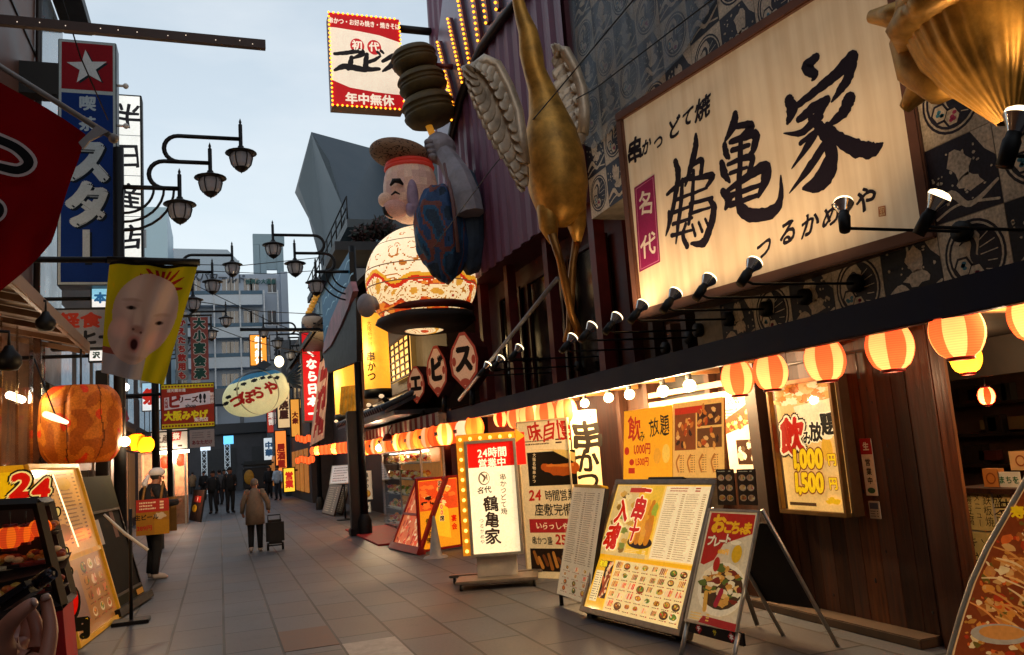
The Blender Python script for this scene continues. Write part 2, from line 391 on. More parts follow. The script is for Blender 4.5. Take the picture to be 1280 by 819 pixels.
    # generators for menu pictures
    def lines(s, x0, y0, x1, y1, n, col, fill=.45, cols=1):
        s.L += .1; L0 = s.L
        for j in range(cols):
            a = x0 + (x1 - x0) * j / cols; b = x0 + (x1 - x0) * (j + .92) / cols
            for i in range(n):
                y = y1 - (y1 - y0) * (i + .5) / n; h = (y1 - y0) / n * fill; x = a; e = a + (b - a) * random.uniform(.5, .7)
                while x < e:
                    w = h * random.uniform(.5, 1.1); s.rect(x, y - h / 2, min(x + w, e), y + h / 2 * random.uniform(.5, 1), col, L0); x += w * 1.35
                s.rect(b - (b - a) * .16, y - h / 2, b, y + h / 2, col, L0)
        return s
    def dish(s, x, y, r, kind=None, l=None):
        R = random; l0 = s.L if l is None else l
        kind = kind or R.choice('skewer fry bowl salad cup sushi'.split())
        if kind in ('bowl', 'salad', 'cup'):
            s.oval(x, y, r, r * .62, R.choice(['#f3ead2', '#3a241a', '#e8dcc0', '#8c2f1c']), l0); s.oval(x, y + r * .08, r * .8, r * .45, R.choice(['#7a4a1e', '#5c7a2a', '#b8682a', '#c9a04a']), l0 + 1, wob=.12)
            for _ in range(7):
                s.oval(x + R.uniform(-.55, .55) * r, y + R.uniform(-.2, .35) * r, r * R.uniform(.12, .26), r * R.uniform(.1, .18), R.choice(['#d8942e', '#7d9a35', '#c5371f', '#efe0b0', '#5a2e14', '#e9b64a']), l0 + 2 + .2 * _, n=8, wob=.2, rot=R.uniform(0, 3))
        else:
            s.oval(x, y, r, r * .5, R.choice(['#f0e6cd', '#2d1d16', '#d9cdb2']), l0)
            for k in range(4):
                a = x + (k - 1.5) * r * .4; c = R.choice(['#b8701f', '#c98a2e', '#8f4d18', '#d99a3a']) if kind != 'sushi' else R.choice(['#d9482e', '#e88a5a', '#f0d0b0'])
                s.stroke([(a - r * .1, y - r * .3), (a + r * .12, y + r * .45)], [r * .26, r * .3], c, l0 + 1 + .3 * k)
            s.oval(x + r * .6, y - r * .1, r * .22, r * .2, R.choice(['#5f8a2c', '#c9331f', '#e8c64a']), l0 + 3, n=8, wob=.2)
        return s
    def grid(s, x0, y0, x1, y1, nx, ny, col='#6b3a1c', tx=True):
        s.L += .1; L0 = s.L
        for j in range(ny):
            for i in range(nx):
                cx = x0 + (x1 - x0) * (i + .5) / nx; cy = y0 + (y1 - y0) * (j + .5) / ny; w, h = (x1 - x0) / nx, (y1 - y0) / ny
                s.dish(cx + random.uniform(-.08, .08) * w, cy + h * random.uniform(.02, .14), min(w * .5, h * .62) * random.uniform(.75, 1.08), l=L0 + .2 + .35 * ((i + j) % 3))
                if tx:
                    for k in range(3): s.rect(cx - w * .34 + k * w * .17, cy - h * .42, cx - w * .34 + k * w * .17 + w * .12, cy - h * .34, col, L0)
                    s.rect(cx + w * .2, cy - h * .43, cx + w * .36, cy - h * .33, '#b3231a', L0)
        return s
    def done(s, name, m, parent): return obj(name, s.mb, m, parent, recalc=False)

def base_art(fr, col, m=0.0, z=.003):
    a = Art(fr, z); a.rect(m, m, fr.w - m, fr.h - m, col); a.lay(); return a

# ================================================================== THE GROUND
def paving():
    m = bpy.data.materials.new('stone_paving'); m.use_nodes = True; t = m.node_tree; b = t.nodes['Principled BSDF']; N = t.nodes.new; L = t.links.new
    tc = N('ShaderNodeTexCoord'); sx = N('ShaderNodeSeparateXYZ'); cx = N('ShaderNodeCombineXYZ'); L(tc.outputs['Object'], sx.inputs[0])
    L(sx.outputs[1], cx.inputs[0]); L(sx.outputs[0], cx.inputs[1])
    br = N('ShaderNodeTexBrick'); L(cx.outputs[0], br.inputs['Vector']); br.inputs['Scale'].default_value = 1; br.inputs['Brick Width'].default_value = .98
    br.inputs['Row Height'].default_value = .49; br.inputs['Mortar Size'].default_value = .015; br.inputs['Mortar Smooth'].default_value = .3; br.offset = .5
    br.inputs['Color1'].default_value = hx('#484d56'); br.inputs['Color2'].default_value = hx('#646973'); br.inputs['Mortar'].default_value = hx('#1d1b1b')
    br.inputs['Bias'].default_value = -.1
    n1 = N('ShaderNodeTexNoise'); n1.inputs['Scale'].default_value = .55; n1.inputs['Detail'].default_value = 5; L(tc.outputs['Object'], n1.inputs['Vector'])
    n2 = N('ShaderNodeTexNoise'); n2.inputs['Scale'].default_value = 38; n2.inputs['Detail'].default_value = 6; L(tc.outputs['Object'], n2.inputs['Vector'])
    m1 = N('ShaderNodeMapRange'); m1.inputs['From Min'].default_value = .3; m1.inputs['From Max'].default_value = .7; m1.inputs['To Min'].default_value = .68; m1.inputs['To Max'].default_value = 1.12
    m2 = N('ShaderNodeMapRange'); m2.inputs['From Min'].default_value = .3; m2.inputs['From Max'].default_value = .7; m2.inputs['To Min'].default_value = .78; m2.inputs['To Max'].default_value = 1.12
    L(n1.outputs[0], m1.inputs[0]); L(n2.outputs[0], m2.inputs[0]); mu = N('ShaderNodeMath'); mu.operation = 'MULTIPLY'; L(m1.outputs[0], mu.inputs[0]); L(m2.outputs[0], mu.inputs[1])
    # some slabs are browner
    vo = N('ShaderNodeTexBrick'); L(cx.outputs[0], vo.inputs['Vector']); vo.inputs['Scale'].default_value = 1; vo.inputs['Brick Width'].default_value = .98; vo.inputs['Row Height'].default_value = .49
    vo.inputs['Mortar Size'].default_value = 0; vo.offset = .5; vo.inputs['Bias'].default_value = -.1; vo.inputs['Color1'].default_value = (1, 1, 1, 1); vo.inputs['Color2'].default_value = hx('#c6aa9a')
    mx = N('ShaderNodeMix'); mx.data_type = 'RGBA'; mx.blend_type = 'MULTIPLY'; mx.inputs[0].default_value = 1; L(br.outputs['Color'], mx.inputs[6]); L(vo.outputs['Color'], mx.inputs[7])
    my = N('ShaderNodeMix'); my.data_type = 'RGBA'; my.blend_type = 'MULTIPLY'; my.inputs[0].default_value = 1; L(mx.outputs[2], my.inputs[6]); L(mu.outputs[0], my.inputs[7])
    vg = N('ShaderNodeTexVoronoi'); vg.inputs['Scale'].default_value = 1.7; L(tc.outputs['Object'], vg.inputs['Vector']); gs = N('ShaderNodeMapRange'); gs.inputs['From Min'].default_value = .02; gs.inputs['From Max'].default_value = .045; gs.inputs['To Min'].default_value = .62; L(vg.outputs['Distance'], gs.inputs[0])
    n3 = N('ShaderNodeTexNoise'); n3.inputs['Scale'].default_value = 2.1; n3.inputs['Detail'].default_value = 8; n3.inputs['Roughness'].default_value = .75; L(tc.outputs['Object'], n3.inputs['Vector']); st = N('ShaderNodeMapRange'); st.inputs['From Min'].default_value = .56; st.inputs['From Max'].default_value = .7; st.inputs['To Min'].default_value = 1; st.inputs['To Max'].default_value = .7; L(n3.outputs[0], st.inputs[0])
    m5 = N('ShaderNodeMath'); m5.operation = 'MULTIPLY'; L(gs.outputs[0], m5.inputs[0]); L(st.outputs[0], m5.inputs[1]); mz = N('ShaderNodeMix'); mz.data_type = 'RGBA'; mz.blend_type = 'MULTIPLY'; mz.inputs[0].default_value = 1; L(my.outputs[2], mz.inputs[6]); L(m5.outputs[0], mz.inputs[7])
    L(mz.outputs[2], b.inputs['Base Color'])
    rr = N('ShaderNodeMapRange'); rr.inputs['To Min'].default_value = .36; rr.inputs['To Max'].default_value = .7; L(n1.outputs[0], rr.inputs[0]); L(rr.outputs[0], b.inputs['Roughness'])
    ad = N('ShaderNodeMath'); ad.operation = 'MULTIPLY_ADD'; ad.inputs[1].default_value = .12; L(n2.outputs[0], ad.inputs[0]); iv = N('ShaderNodeMath'); iv.operation = 'SUBTRACT'; iv.inputs[0].default_value = 1
    L(br.outputs['Fac'], iv.inputs[1]); L(iv.outputs[0], ad.inputs[2]); bp = N('ShaderNodeBump'); bp.inputs['Strength'].default_value = .45; bp.inputs['Distance'].default_value = .012; L(ad.outputs[0], bp.inputs['Height'])
    L(bp.outputs[0], b.inputs['Normal']); return m
g = MB(); g.quad([(-250, -30, 0), (250, -30, 0), (250, 500, 0), (-250, 500, 0)])
o = obj('street', g, paving(), kind='structure', label='grey stone slab pedestrian street running between the shops')
# a few odd slabs let into the paving
for i, (px, py, c) in enumerate([(505, 812, '#8f8c8b'), (418, 797, '#5b453a')]):
    q = G(px, py); x = math.floor(q.x / .49) * .49; y = math.floor(q.y / .98) * .98
    m = MB(); m.span((x + .008, y + .012, -.02), (x + .482, y + .968, .004)); tag(obj('paving_slab', m, mat('odd_slab_%d' % i, c, .6, var=.25, scale=9), kind='structure'), ['pale grey slab let into the paving', 'brown slab let into the paving'][i])

# ================================================================== COMMON MATERIALS
M_navy = mat('navy_fascia_metal', '#0f1730', .6, var=.25, scale=2.5, spec=.2)
M_black = mat('black_metal', '#0b0b0d', .5, 0, var=.2, spec=.3)
M_iron = mat('dark_iron', '#16171a', .5, .5, var=.25, scale=12)
M_alu = mat('brushed_aluminium', '#b9b2a6', .38, .75, var=.12, scale=20)
M_alud = mat('worn_steel_frame', '#8d8274', .42, .6, var=.25, scale=12)
M_dkwood = mat('dark_stained_wood', '#3a2013', .6, spec=.2, var=.45, scale=3, bump=.25, stretch=(6, 6, .5))
M_redwood = mat('red_brown_plank_wood', '#50290f', .58, var=.5, scale=3.2, bump=.2, stretch=(7, 7, .45))
M_wood = mat('honey_wood_board', '#9a6a38', .5, var=.4, scale=4, bump=.15, stretch=(.6, 6, 6))
M_dkred = mat('dark_red_paint', '#5c1210', .5, var=.3, scale=3)
M_red = mat('red_paint', '#a3150f', .4, var=.2, scale=4)
M_gold = mat('gilded_sculpture', '#c99440', .42, .5, var=.4, scale=5, bump=.35)
M_silver = mat('tarnished_silver_gilt', '#cbb9a2', .38, .35, var=.3, scale=5, bump=.3)
M_white = mat('white_enamel', '#d8d4cc', .4, var=.1)
M_brownmetal = mat('brown_painted_metal', '#6b4636', .45, .2, var=.18, scale=3)
M_dark = mat('dark_interior', '#1b1310', .7, var=.3)
M_conc = mat('weathered_concrete', '#6f6e70', .8, var=.3, scale=1.5, bump=.15)
M_wire = mat('black_cable', '#0a0a0b', .6, var=0)
M_bulb = mat('lit_bulb_glass', '#ffe6b8', .3, var=0, es=14, ecol='#ffd28a')
M_bulbw = mat('lit_spot_glass', '#fff2dc', .3, var=0, es=3, ecol='#ffe0ac')
M_amber = mat('amber_bulb', '#ff9a28', .3, var=0, es=3.2, ecol='#ff9420')
M_tube = mat('lit_fluorescent_tube', '#fff4e0', .3, var=0, es=9, ecol='#fff0d4')
M_glass = glass()

XW = 4.9      # face of the right-hand wall
XF = 4.1      # front of the long fascia
ZF0 = PX(640, 512, XF).z; ZF1 = PX(640, 493, XF).z

# ================================================================== RESTAURANT ON THE RIGHT
rb = thing('restaurant_building', 'restaurant under the big calligraphy signboard, with crane patterned wall cladding and red brown plank front', 'building', (XW + 2, 6, 0))
YE = PX(738, 250, XW).y          # far end of its wall
m = MB(); m.span((XW, -14, ZF1 - .05), (XW + 5, 7.75, 10.6)); m.span((XW, 7.75, (ZF1 + 4 * .56)), (XW + 5, YE, 10.6)); obj('wall', m, mat('cladding_backing', '#8d8274', .8, var=.3), rb)
m = MB(); m.span((XW + .6, 7.75, ZF1 - .05), (XW + 5, YE, (ZF1 + 4 * .56))); obj('recess_wall', m, M_dkwood, rb)
m = MB()
for y in (8.0, 8.7, 9.5): m.span((XW + .42, y - .06, ZF1), (XW + .58, y + .06, 4.85))
obj('recess_post', m, mat('recess_post_wood', '#2c1710', .6, var=.3), rb)
# cladding printed with cranes in rings and waves, one mesh
fr = Frame((XW, YE, ZF1 + .0), (0, -1, 0), (0, 0, 1), YE + 1.5, 10.5 - ZF1)
a = Art(fr, .004); CW = .56
nv, nh = int(fr.h / CW) + 1, int(fr.w / CW) + 1
R2 = random.Random(3)
for j in range(nv):
    for i in range(nh):
        x, y = i * CW, j * CW; yy = YE - x
        if yy > 7.8 and j < 4: continue
        if y + CW > fr.h or x + CW > fr.w: continue
        a.L = 0; ring = (i + j) % 2 == 0; cream = R2.choice(['#d6c4aa', '#cfba9e', '#d8c8ae', '#c8b69c']); nav = R2.choice(['#23212c', '#282430', '#1f2029'])
        if ring:
            a.rect(x, y, x + CW - .006, y + CW - .006, cream, 0); cx, cy, r = x + CW / 2, y + CW / 2, CW * .44
            a.oval(cx, cy, r, r, nav, 1, 26); a.oval(cx, cy, r * .92, r * .92, cream, 1.6, 26); a.ringo(cx, cy, r * .86, r * .86, r * .08, nav, 2)
            # right half wing, dark, with pale feather lines
            a.poly([(cx + r * .80 * math.cos(t * .1), cy + r * .80 * math.sin(t * .1)) for t in range(-14, 16)] + [(cx + r * .25, cy + r * .5), (cx + r * .1, cy), (cx + r * .2, cy - r * .5)], nav, 2.4)
            for k in range(5): a.stroke([(cx + r * .2, cy - r * .45 + k * r * .2), (cx + r * .74 * math.cos(-.8 + k * .4), cy + r * .74 * math.sin(-.8 + k * .4))], .007, cream, 2.9)
            a.stroke([(cx - r * .45, cy + r * .35), (cx - r * .12, cy + r * .5), (cx + r * .02, cy + r * .3), (cx - r * .05, cy - r * .05), (cx + r * .2, cy - r * .3)], [.008, .03, .04, .05, .1], nav, 3.3)
            for (hx_, hy_, cc) in ((-.42, -.28, '#3f8296'), (-.02, -.52, '#a8385a')):
                P = [(cx + r * (hx_ + .33 * math.cos(k * math.pi / 3)), cy + r * (hy_ + .33 * math.sin(k * math.pi / 3))) for k in range(6)]; a.poly(P, nav, 3.8)
                P = [(cx + r * (hx_ + .25 * math.cos(k * math.pi / 3)), cy + r * (hy_ + .25 * math.sin(k * math.pi / 3))) for k in range(6)]; a.poly(P, cream, 4.2)
                for k in range(4): a.oval(cx + r * (hx_ + R2.uniform(-.11, .11)), cy + r * (hy_ + R2.uniform(-.12, .12)), r * .08, r * .06, cc, 4.6, 7)
        else:
            a.rect(x, y, x + CW - .006, y + CW - .006, nav, 0)
            a.stroke([(x + .02, y + CW * .2), (x + CW * .3, y + CW * .32), (x + CW * .55, y + CW * .12), (x + CW * .97, y + CW * .3)], [.03, .06, .04, .02], cream, 1)
            a.stroke([(x + .02, y + CW * .06), (x + CW * .4, y + CW * .16), (x + CW * .95, y + CW * .07)], .018, cream, 1.4)
            a.oval(x + CW * R2.uniform(.45, .6), y + CW * .66, CW * .16, CW * .2, cream, 1.4, 14, wob=.3); a.oval(x + CW * .58, y + CW * .4, CW * .19, CW * .1, cream, 1.4, 12, wob=.3)
            a.poly([(x + CW * .7, y + CW * .99), (x + CW * .99, y + CW * .99), (x + CW * .99, y + CW * .6), (x + CW * .86, y + CW * .72)], cream, 1.2)
            for k in range(34):
                u_, v_ = R2.uniform(.05, .95), R2.gauss(.55, .22)
                if not .05 < v_ < .95: continue
                d = R2.uniform(.008, .017); a.oval(x + CW * u_, y + CW * v_, d, d * R2.uniform(.6, 1.3), cream, 2.2, 6, wob=.3)
a.done('tile_cladding', pmat(0, .5, var=.35), rb)
m = MB(); m.span((XF, -4, ZF0), (XF + .09, 15.5, ZF1), bev=.01); m.span((XF + .09, -4, ZF1 - .07), (XW, 15.5, ZF1 - .03)); obj('fascia', m, M_navy, rb)
m = MB(); m.span((XF + .1, -4, ZF0 + .13), (XW, 15.5, ZF0 + .16)); obj('soffit', m, M_wood, rb)
for y in [k * .9 + .2 for k in range(-4, 17)]: m = MB(); m.span((XF + .1, y, ZF0 + .04), (XW, y + .07, ZF0 + .129)); obj('soffit_rail', m, M_wood, rb)
for y in (3.0, 6.0, 10.6, 13.2): m = MB(); m.tube([(XF + .35, y, ZF0 + .1), (XF + .35, y + 1.1, ZF0 + .1)], .016, 8); obj('glow_tube', m, M_tube, rb); plamp((XF + .35, y + .55, ZF0 + .03), 14, (1, .7, .4), .15, rb)
YP0, YP1 = PX(1192, 600, 4.8).y, PX(940, 560, 4.8).y
m = MB(); y = YP0; rnd = random.Random(14); PW = [M_redwood, mat('plank_wood_dark', '#3c1e0c', .6, var=.5, scale=3.2, bump=.25, stretch=(7, 7, .45), spec=.3), mat('plank_wood_pale', '#663a1a', .6, var=.5, scale=2.6, bump=.25, stretch=(7, 7, .6), spec=.3)]
while y < YP1 - .05:
    w = min(rnd.choice((.14, .17, .2)), YP1 - y); dx = rnd.uniform(0, .006); m.span((4.8 + dx, y + .003, .02), (XW + .0, y + w - .003, ZF0 + .13), mi=rnd.choice((0, 0, 1, 1, 2)))
    for k in range(rnd.choice((1, 2, 3))): z = rnd.uniform(.2, 2.1); m.ell((4.8 + dx, y + rnd.uniform(.04, w - .04), z), (.0025, rnd.uniform(.008, .014), rnd.uniform(.012, .024)), 10, 6, mi=3)
    y += w
obj('plank_wall', m, PW + [mat('wood_knot', '#1c0d06', .6, var=.2)], rb)
m = MB(); m.tube([(4.78, YP0 + .5, ZF0 - .02), (4.78, YP1, ZF0 - .02)], .012, 8); m.tube([(4.78, YP0 + .75, ZF0 - .02), (4.78, YP0 + .75, 1.95)], .01, 8); obj('conduit', m, mat('conduit_grey', '#5a5048', .5), rb)
yb_ = PX(953, 560, 4.72).y; m = MB(); m.span((4.66, yb_ - .07, 0), (4.8, yb_ + .09, ZF0 + .1)); obj('dark_wall_post', m, mat('recess_post_wood', '#2c1710', .6), rb)
m = MB(); m.span((4.74, YP0 - .0, 0), (4.88, YP0 + .24, ZF0 + .12), bev=.01); obj('corner_post', m, mat('corner_post_wood', '#421f0e', .4, var=.45, scale=3, bump=.2, stretch=(7, 7, .4)), rb)
m = MB(); m.span((4.6, YP0 + .3, 0), (4.8, YP1, .07), bev=.008); obj('step', m, mat('pale_step_stone', '#4a3726', .7, var=.3), rb)
m = MB(); m.span((XW + .02, YP1, .0), (XW + .4, 7.6, ZF0 + .129)); obj('shopfront_wall', m, M_dkwood, rb); m = MB(); m.span((XW + .02, 8.9, 0), (XW + .4, 11.8, ZF0 + .129)); obj('shopfront_wall', m, M_dkwood, rb); m = MB(); m.span((XW + .02, 11.81, 0), (XW + .4, 15.5, ZF0 + .129)); obj('red_shopfront_wall', m, M_dkred, rb)
for y in (YP1 + .02, 7.5, 8.85, 9.6): m = MB(); m.span((XW - .08, y, 0), (XW + .12, y + .1, ZF0 + .128)); obj('door_post', m, M_dkwood, rb)
m = MB(); m.span((XW + .1, 7.6, .0), (XW + .14, 8.85, ZF0 + .1)); obj('dark_doorway', m, M_dark, rb)
# shop window and lit shutter rails over the boards
m = MB()
for z in (0, .11, .22): m.span((XW - .1 + .02 * z, YP1 + .13, ZF0 - .33 + z), (XW + .0, 8.8, ZF0 - .27 + z))
obj('shutter_rail', m, mat('pale_rail_wood', '#b08a58', .5, var=.2), rb)
# interior to the right of the corner post
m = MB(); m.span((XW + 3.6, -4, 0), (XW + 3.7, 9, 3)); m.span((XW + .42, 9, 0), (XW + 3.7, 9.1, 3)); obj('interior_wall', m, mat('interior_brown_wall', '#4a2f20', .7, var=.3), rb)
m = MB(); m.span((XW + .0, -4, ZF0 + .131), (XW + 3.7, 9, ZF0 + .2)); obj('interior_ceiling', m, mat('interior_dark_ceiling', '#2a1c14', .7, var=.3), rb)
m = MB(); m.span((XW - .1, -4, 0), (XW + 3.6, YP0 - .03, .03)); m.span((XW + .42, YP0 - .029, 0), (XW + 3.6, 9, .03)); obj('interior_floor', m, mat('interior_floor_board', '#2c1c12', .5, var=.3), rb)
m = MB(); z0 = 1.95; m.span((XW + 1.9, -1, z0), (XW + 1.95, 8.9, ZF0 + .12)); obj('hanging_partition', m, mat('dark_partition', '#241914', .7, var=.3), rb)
m = MB(); rnd = random.Random(5)
for z in (1.0, 1.35, 1.7): m.span((XW + 3.3, 3.5, z), (XW + 3.58, 8.9, z + .03))
for k in range(70): z = rnd.choice((1.03, 1.38, 1.73)); y = rnd.uniform(3.6, 8.8); m.box((XW + 3.45, y, z + .1), (.1, rnd.uniform(.06, .3), rnd.uniform(.08, .24)), col=hx(rnd.choice(['#3a2618', '#5a4430', '#2a1e18', '#6a5436', '#4b2018', '#2c261e'])))
m.c = [hx('#2a1c14') if c_ == (1, 1, 1, 1) else c_ for c_ in m.c]; obj('back_shelves', m, pmat(0, .5), rb)
plamp((XW + 2.6, 4.5, 2.1), 9, (1, .7, .4), .1, rb); plamp((XW + .2, 3.9, 1.9), 6, (1, .66, .36), .08, rb); plamp((XW + 1.2, 5.6, 2.1), 6, (1, .62, .3), .1, rb)  # bare point light near the counter front is added to brighten it

# counter with papers inside
ct = thing('counter', 'pale restaurant counter behind the doorway, with handwritten paper menus pasted on its front', 'counter', (5.6, 3.6, 0))
xc = 5.55; c0 = PX(1196, 611, xc); c1 = PX(1286, 611, xc)
m = MB(); m.span((xc, c1.y - .8, .03), (xc + .5, c0.y, c0.z - .03)); obj('body', m, mat('counter_white_panel', '#b9b0a0', .6, var=.2), ct)
m = MB(); m.span((xc - .03, c1.y - .8, c0.z - .03), (xc + .55, c0.y + .02, c0.z + .01)); obj('top', m, M_dkwood, ct)
for q in (((1204, 614), (1240, 612), (1243, 662), (1208, 664), ['鉄板焼', 'メニュー', '揚豆腐']), ((1243, 612), (1264, 611), (1268, 662), (1246, 662), ['串', '盛合']), ((1209, 666), (1243, 664), (1248, 716), (1213, 720), ['冷奴', 'キムチ'])):
    fr = along(q[0], q[1], q[2], q[3], xc - .004); a = base_art(fr, '#d9c27a'); n = len(q[4])
    for i, s_ in enumerate(q[4]): a.text(s_, fr.w * (n - i - .5) / n, fr.h * .5, fr.h / (len(s_) + .8), '#2a2018', .0, vert=True, brush=.03)
    a.done('paper_menu', pmat(0, .7), ct)
for nm, lb, px0, py0, px1, py1, z, c, tx in (('tissue_box', 'small orange box standing on the restaurant counter', 1229, 586, 1249, 610, 0, '#c07a36', ''), ('name_card', 'white card with green lettering on the restaurant counter', 1248, 590, 1275, 610, 0, '#d8d2c0', 'まちを'), ('price_card', 'round stamped card propped above the restaurant counter', 1262, 564, 1290, 588, 0, '#c8a06a', '')):
    fr = along((px0, py0), (px1, py0), (px1, py1), (px0, py1), xc + .1); b = thing(nm, lb, 'card' if 'card' in nm else 'box', fr.p(fr.w / 2, 0, 0)); m = MB(); fr.box(m, 0, 0, fr.w, fr.h, -.06 if 'box' in nm else -.012, 0); obj('body', m, mat(nm + '_card', c, .6, var=.15), b)
    a = Art(fr)
    if tx: a.text(tx, fr.w / 2, fr.h / 2, fr.h * .5, '#2f6a44', .02)
    else: a.oval(fr.w / 2, fr.h / 2, fr.h * .3, fr.h * .3, '#8a4a22'); a.oval(fr.w / 2, fr.h / 2, fr.h * .22, fr.h * .22, c)
    a.done('print', pmat(0, .6), b)

# ================================================================== PURPLE CLAD BUILDING
f = MB(); f.prism([PX(x, y, XW - .05) for x, y in ((690, -60), (697, 168), (742, 186), (792, 132), (852, 70), (930, -60))], (.004, 0, 0))
def sheet_mat():
    m = bpy.data.materials.new('grey_weather_sheet'); m.use_nodes = True; t = m.node_tree; t.nodes.remove(t.nodes['Principled BSDF']); N = t.nodes.new; L = t.links.new
    d = N('ShaderNodeBsdfDiffuse'); d.inputs[0].default_value = hx('#9cacba'); r = N('ShaderNodeBsdfTransparent'); x = N('ShaderNodeMixShader'); tc = N('ShaderNodeTexCoord'); mp = N('ShaderNodeMapping'); mp.inputs['Scale'].default_value = (3, 3, .4); nz = N('ShaderNodeTexNoise'); nz.inputs['Scale'].default_value = 2.5; nz.inputs['Detail'].default_value = 5
    L(tc.outputs['Object'], mp.inputs[0]); L(mp.outputs[0], nz.inputs['Vector']); mr = N('ShaderNodeMapRange'); mr.inputs['From Min'].default_value = .3; mr.inputs['From Max'].default_value = .7; mr.inputs['To Min'].default_value = .1; mr.inputs['To Max'].default_value = .42; L(nz.outputs[0], mr.inputs[0])
    L(mr.outputs[0], x.inputs[0]); L(r.outputs[0], x.inputs[1]); L(d.outputs[0], x.inputs[2]); L(x.outputs[0], t.nodes['Material Output'].inputs[0]); return m
obj('weather_sheet', f, sheet_mat(), rb)
pb = thing('purple_clad_building', 'tall purple corrugated building beyond the crane, with strips of amber bulbs along its curved top', 'building', (6, 13, 0))
XP = 4.72
m = MB(); y0, y1 = YE + .03, 17.3; n = int((y1 - y0) / .11); vs = []; fs = []
for i in range(n + 1):
    y = y0 + (y1 - y0) * i / n; d = .045 if (i // 2) % 2 else 0
    vs += [(XP + d, y, 4.9), (XP + d, y, 13)]
m.add(vs, [(2 * i, 2 * i + 1, 2 * i + 3, 2 * i + 2) for i in range(n)]); obj('siding', m, mat('purple_siding', '#6e4058', .45, .1, var=.22, scale=2, stretch=(1, 4, .3)), pb)
m = MB(); m.span((XP + .06, y0, 4.9), (XP + 5, y1, 13)); obj('wall', m, mat('purple_wall_core', '#4a1626', .6), pb)
m = MB(); m.span((5.35, YE, ZF1 - .05), (10, 17.3, 4.9)); obj('lower_facade', m, mat('deep_red_facade', '#4a0f0d', .55, var=.35, scale=1.5), pb)
for (y, w) in ((10.5, 1.3), (12.2, 1.5), (14.2, 1.1)):
    m = MB(); m.span((5.3, y, ZF1), (5.345, y + w, 4.5)); f = obj('window', m, mat('dark_window_pane', '#0c0a0b', .12, var=.1), pb)
    m = MB(); m.span((5.26, y - .06, ZF1), (5.3, y, 4.56)); m.span((5.26, y + w, ZF1), (5.3, y + w + .06, 4.56)); m.span((5.26, y, 4.5), (5.3, y + w, 4.56)); obj('window_frame', m, mat('window_frame_red', '#3a0c0a', .5), pb)
for y in (10.25, 12.0, 13.95, 15.6): m = MB(); m.span((4.95, y - .09, ZF1), (5.12, y + .09, 4.895)); obj('column', m, M_dkred, pb)
A = [(640, -60), (652, -4), (628, 22), (603, 57), (588, 88), (575, 124), (564, 170), (559, 215)]
m = MB(); m.tube([PX(x, y, XP - .06) for x, y in A], .085, 8); obj('arch_frame', m, mat('arch_dark_metal', '#1a0d12', .4, .4), pb)
B = A[1:] + [(548, 200), (545, 120), (546, 60), (553, 0), (560, -60)]
m = MB(); m.prism([PX(x, y, XP - .03) for x, y in [A[0]] + B], (.025, 0, 0)); obj('bulb_panel', m, mat('grey_violet_panel', '#8a8497', .35, .2, var=.2, scale=2), pb)
for (p, q) in (((548, 53), (568, 133)), ((561, 24), (579, 103)), ((573, -4), (588, 79)), ((591, -6), (599, 51)), ((604, -8), (609, 29)), ((559, 100), (566, 150)), ((618, -30), (622, 12))):
    s0, s1 = PX(*p, XP - .12), PX(*q, XP - .12); m = MB(); w = V((0, .07, 0)); e = V((.07, 0, 0)); m.prism([s0 - w, s0 + w, s1 + w, s1 - w], e); rbn = obj('fin', m, mat('fin_maroon', '#4b1a2c', .4), pb)
    n = int((s1 - s0).length / .115); bulbs('bulb', [s0.lerp(s1, k / max(n, 1)) - V((.03, 0, 0)) for k in range(n + 1)], .025, M_amber, rbn)

# ================================================================== THE BIG CALLIGRAPHY SIGN
YAW = rad(10); SP0 = PX(785, 275, 4.3); SN = V((-math.cos(YAW), -math.sin(YAW), 0))
fo = plane_frame((773, 149), (1150, -110), (1174, 298), (797, 400), SP0, SN)
tl, bl, br_ = PL((773, 149), SP0, SN), PL((797, 400), SP0, SN), PL((1174, 298), SP0, SN)
fo = Frame(V((bl.x, bl.y, (bl.z + br_.z) / 2)), fo.r, fo.u, (br_ - bl).dot(fo.r), tl.z - bl.z + .06)
sg = thing('restaurant_signboard', 'huge brown framed cream signboard with black brush calligraphy and a magenta strip', 'signboard', fo.p(fo.w / 2, 0))
m = MB(); fo.ring(m, .1, -.02, .05, bev=.012); fo.box(m, .0, .0, fo.w, fo.h, -.34, -.021, bev=.02); obj('frame', m, M_brownmetal, sg)
fi = Frame(fo.p(.1, .1, .0), fo.r, fo.u, fo.w - .2, fo.h - .2)
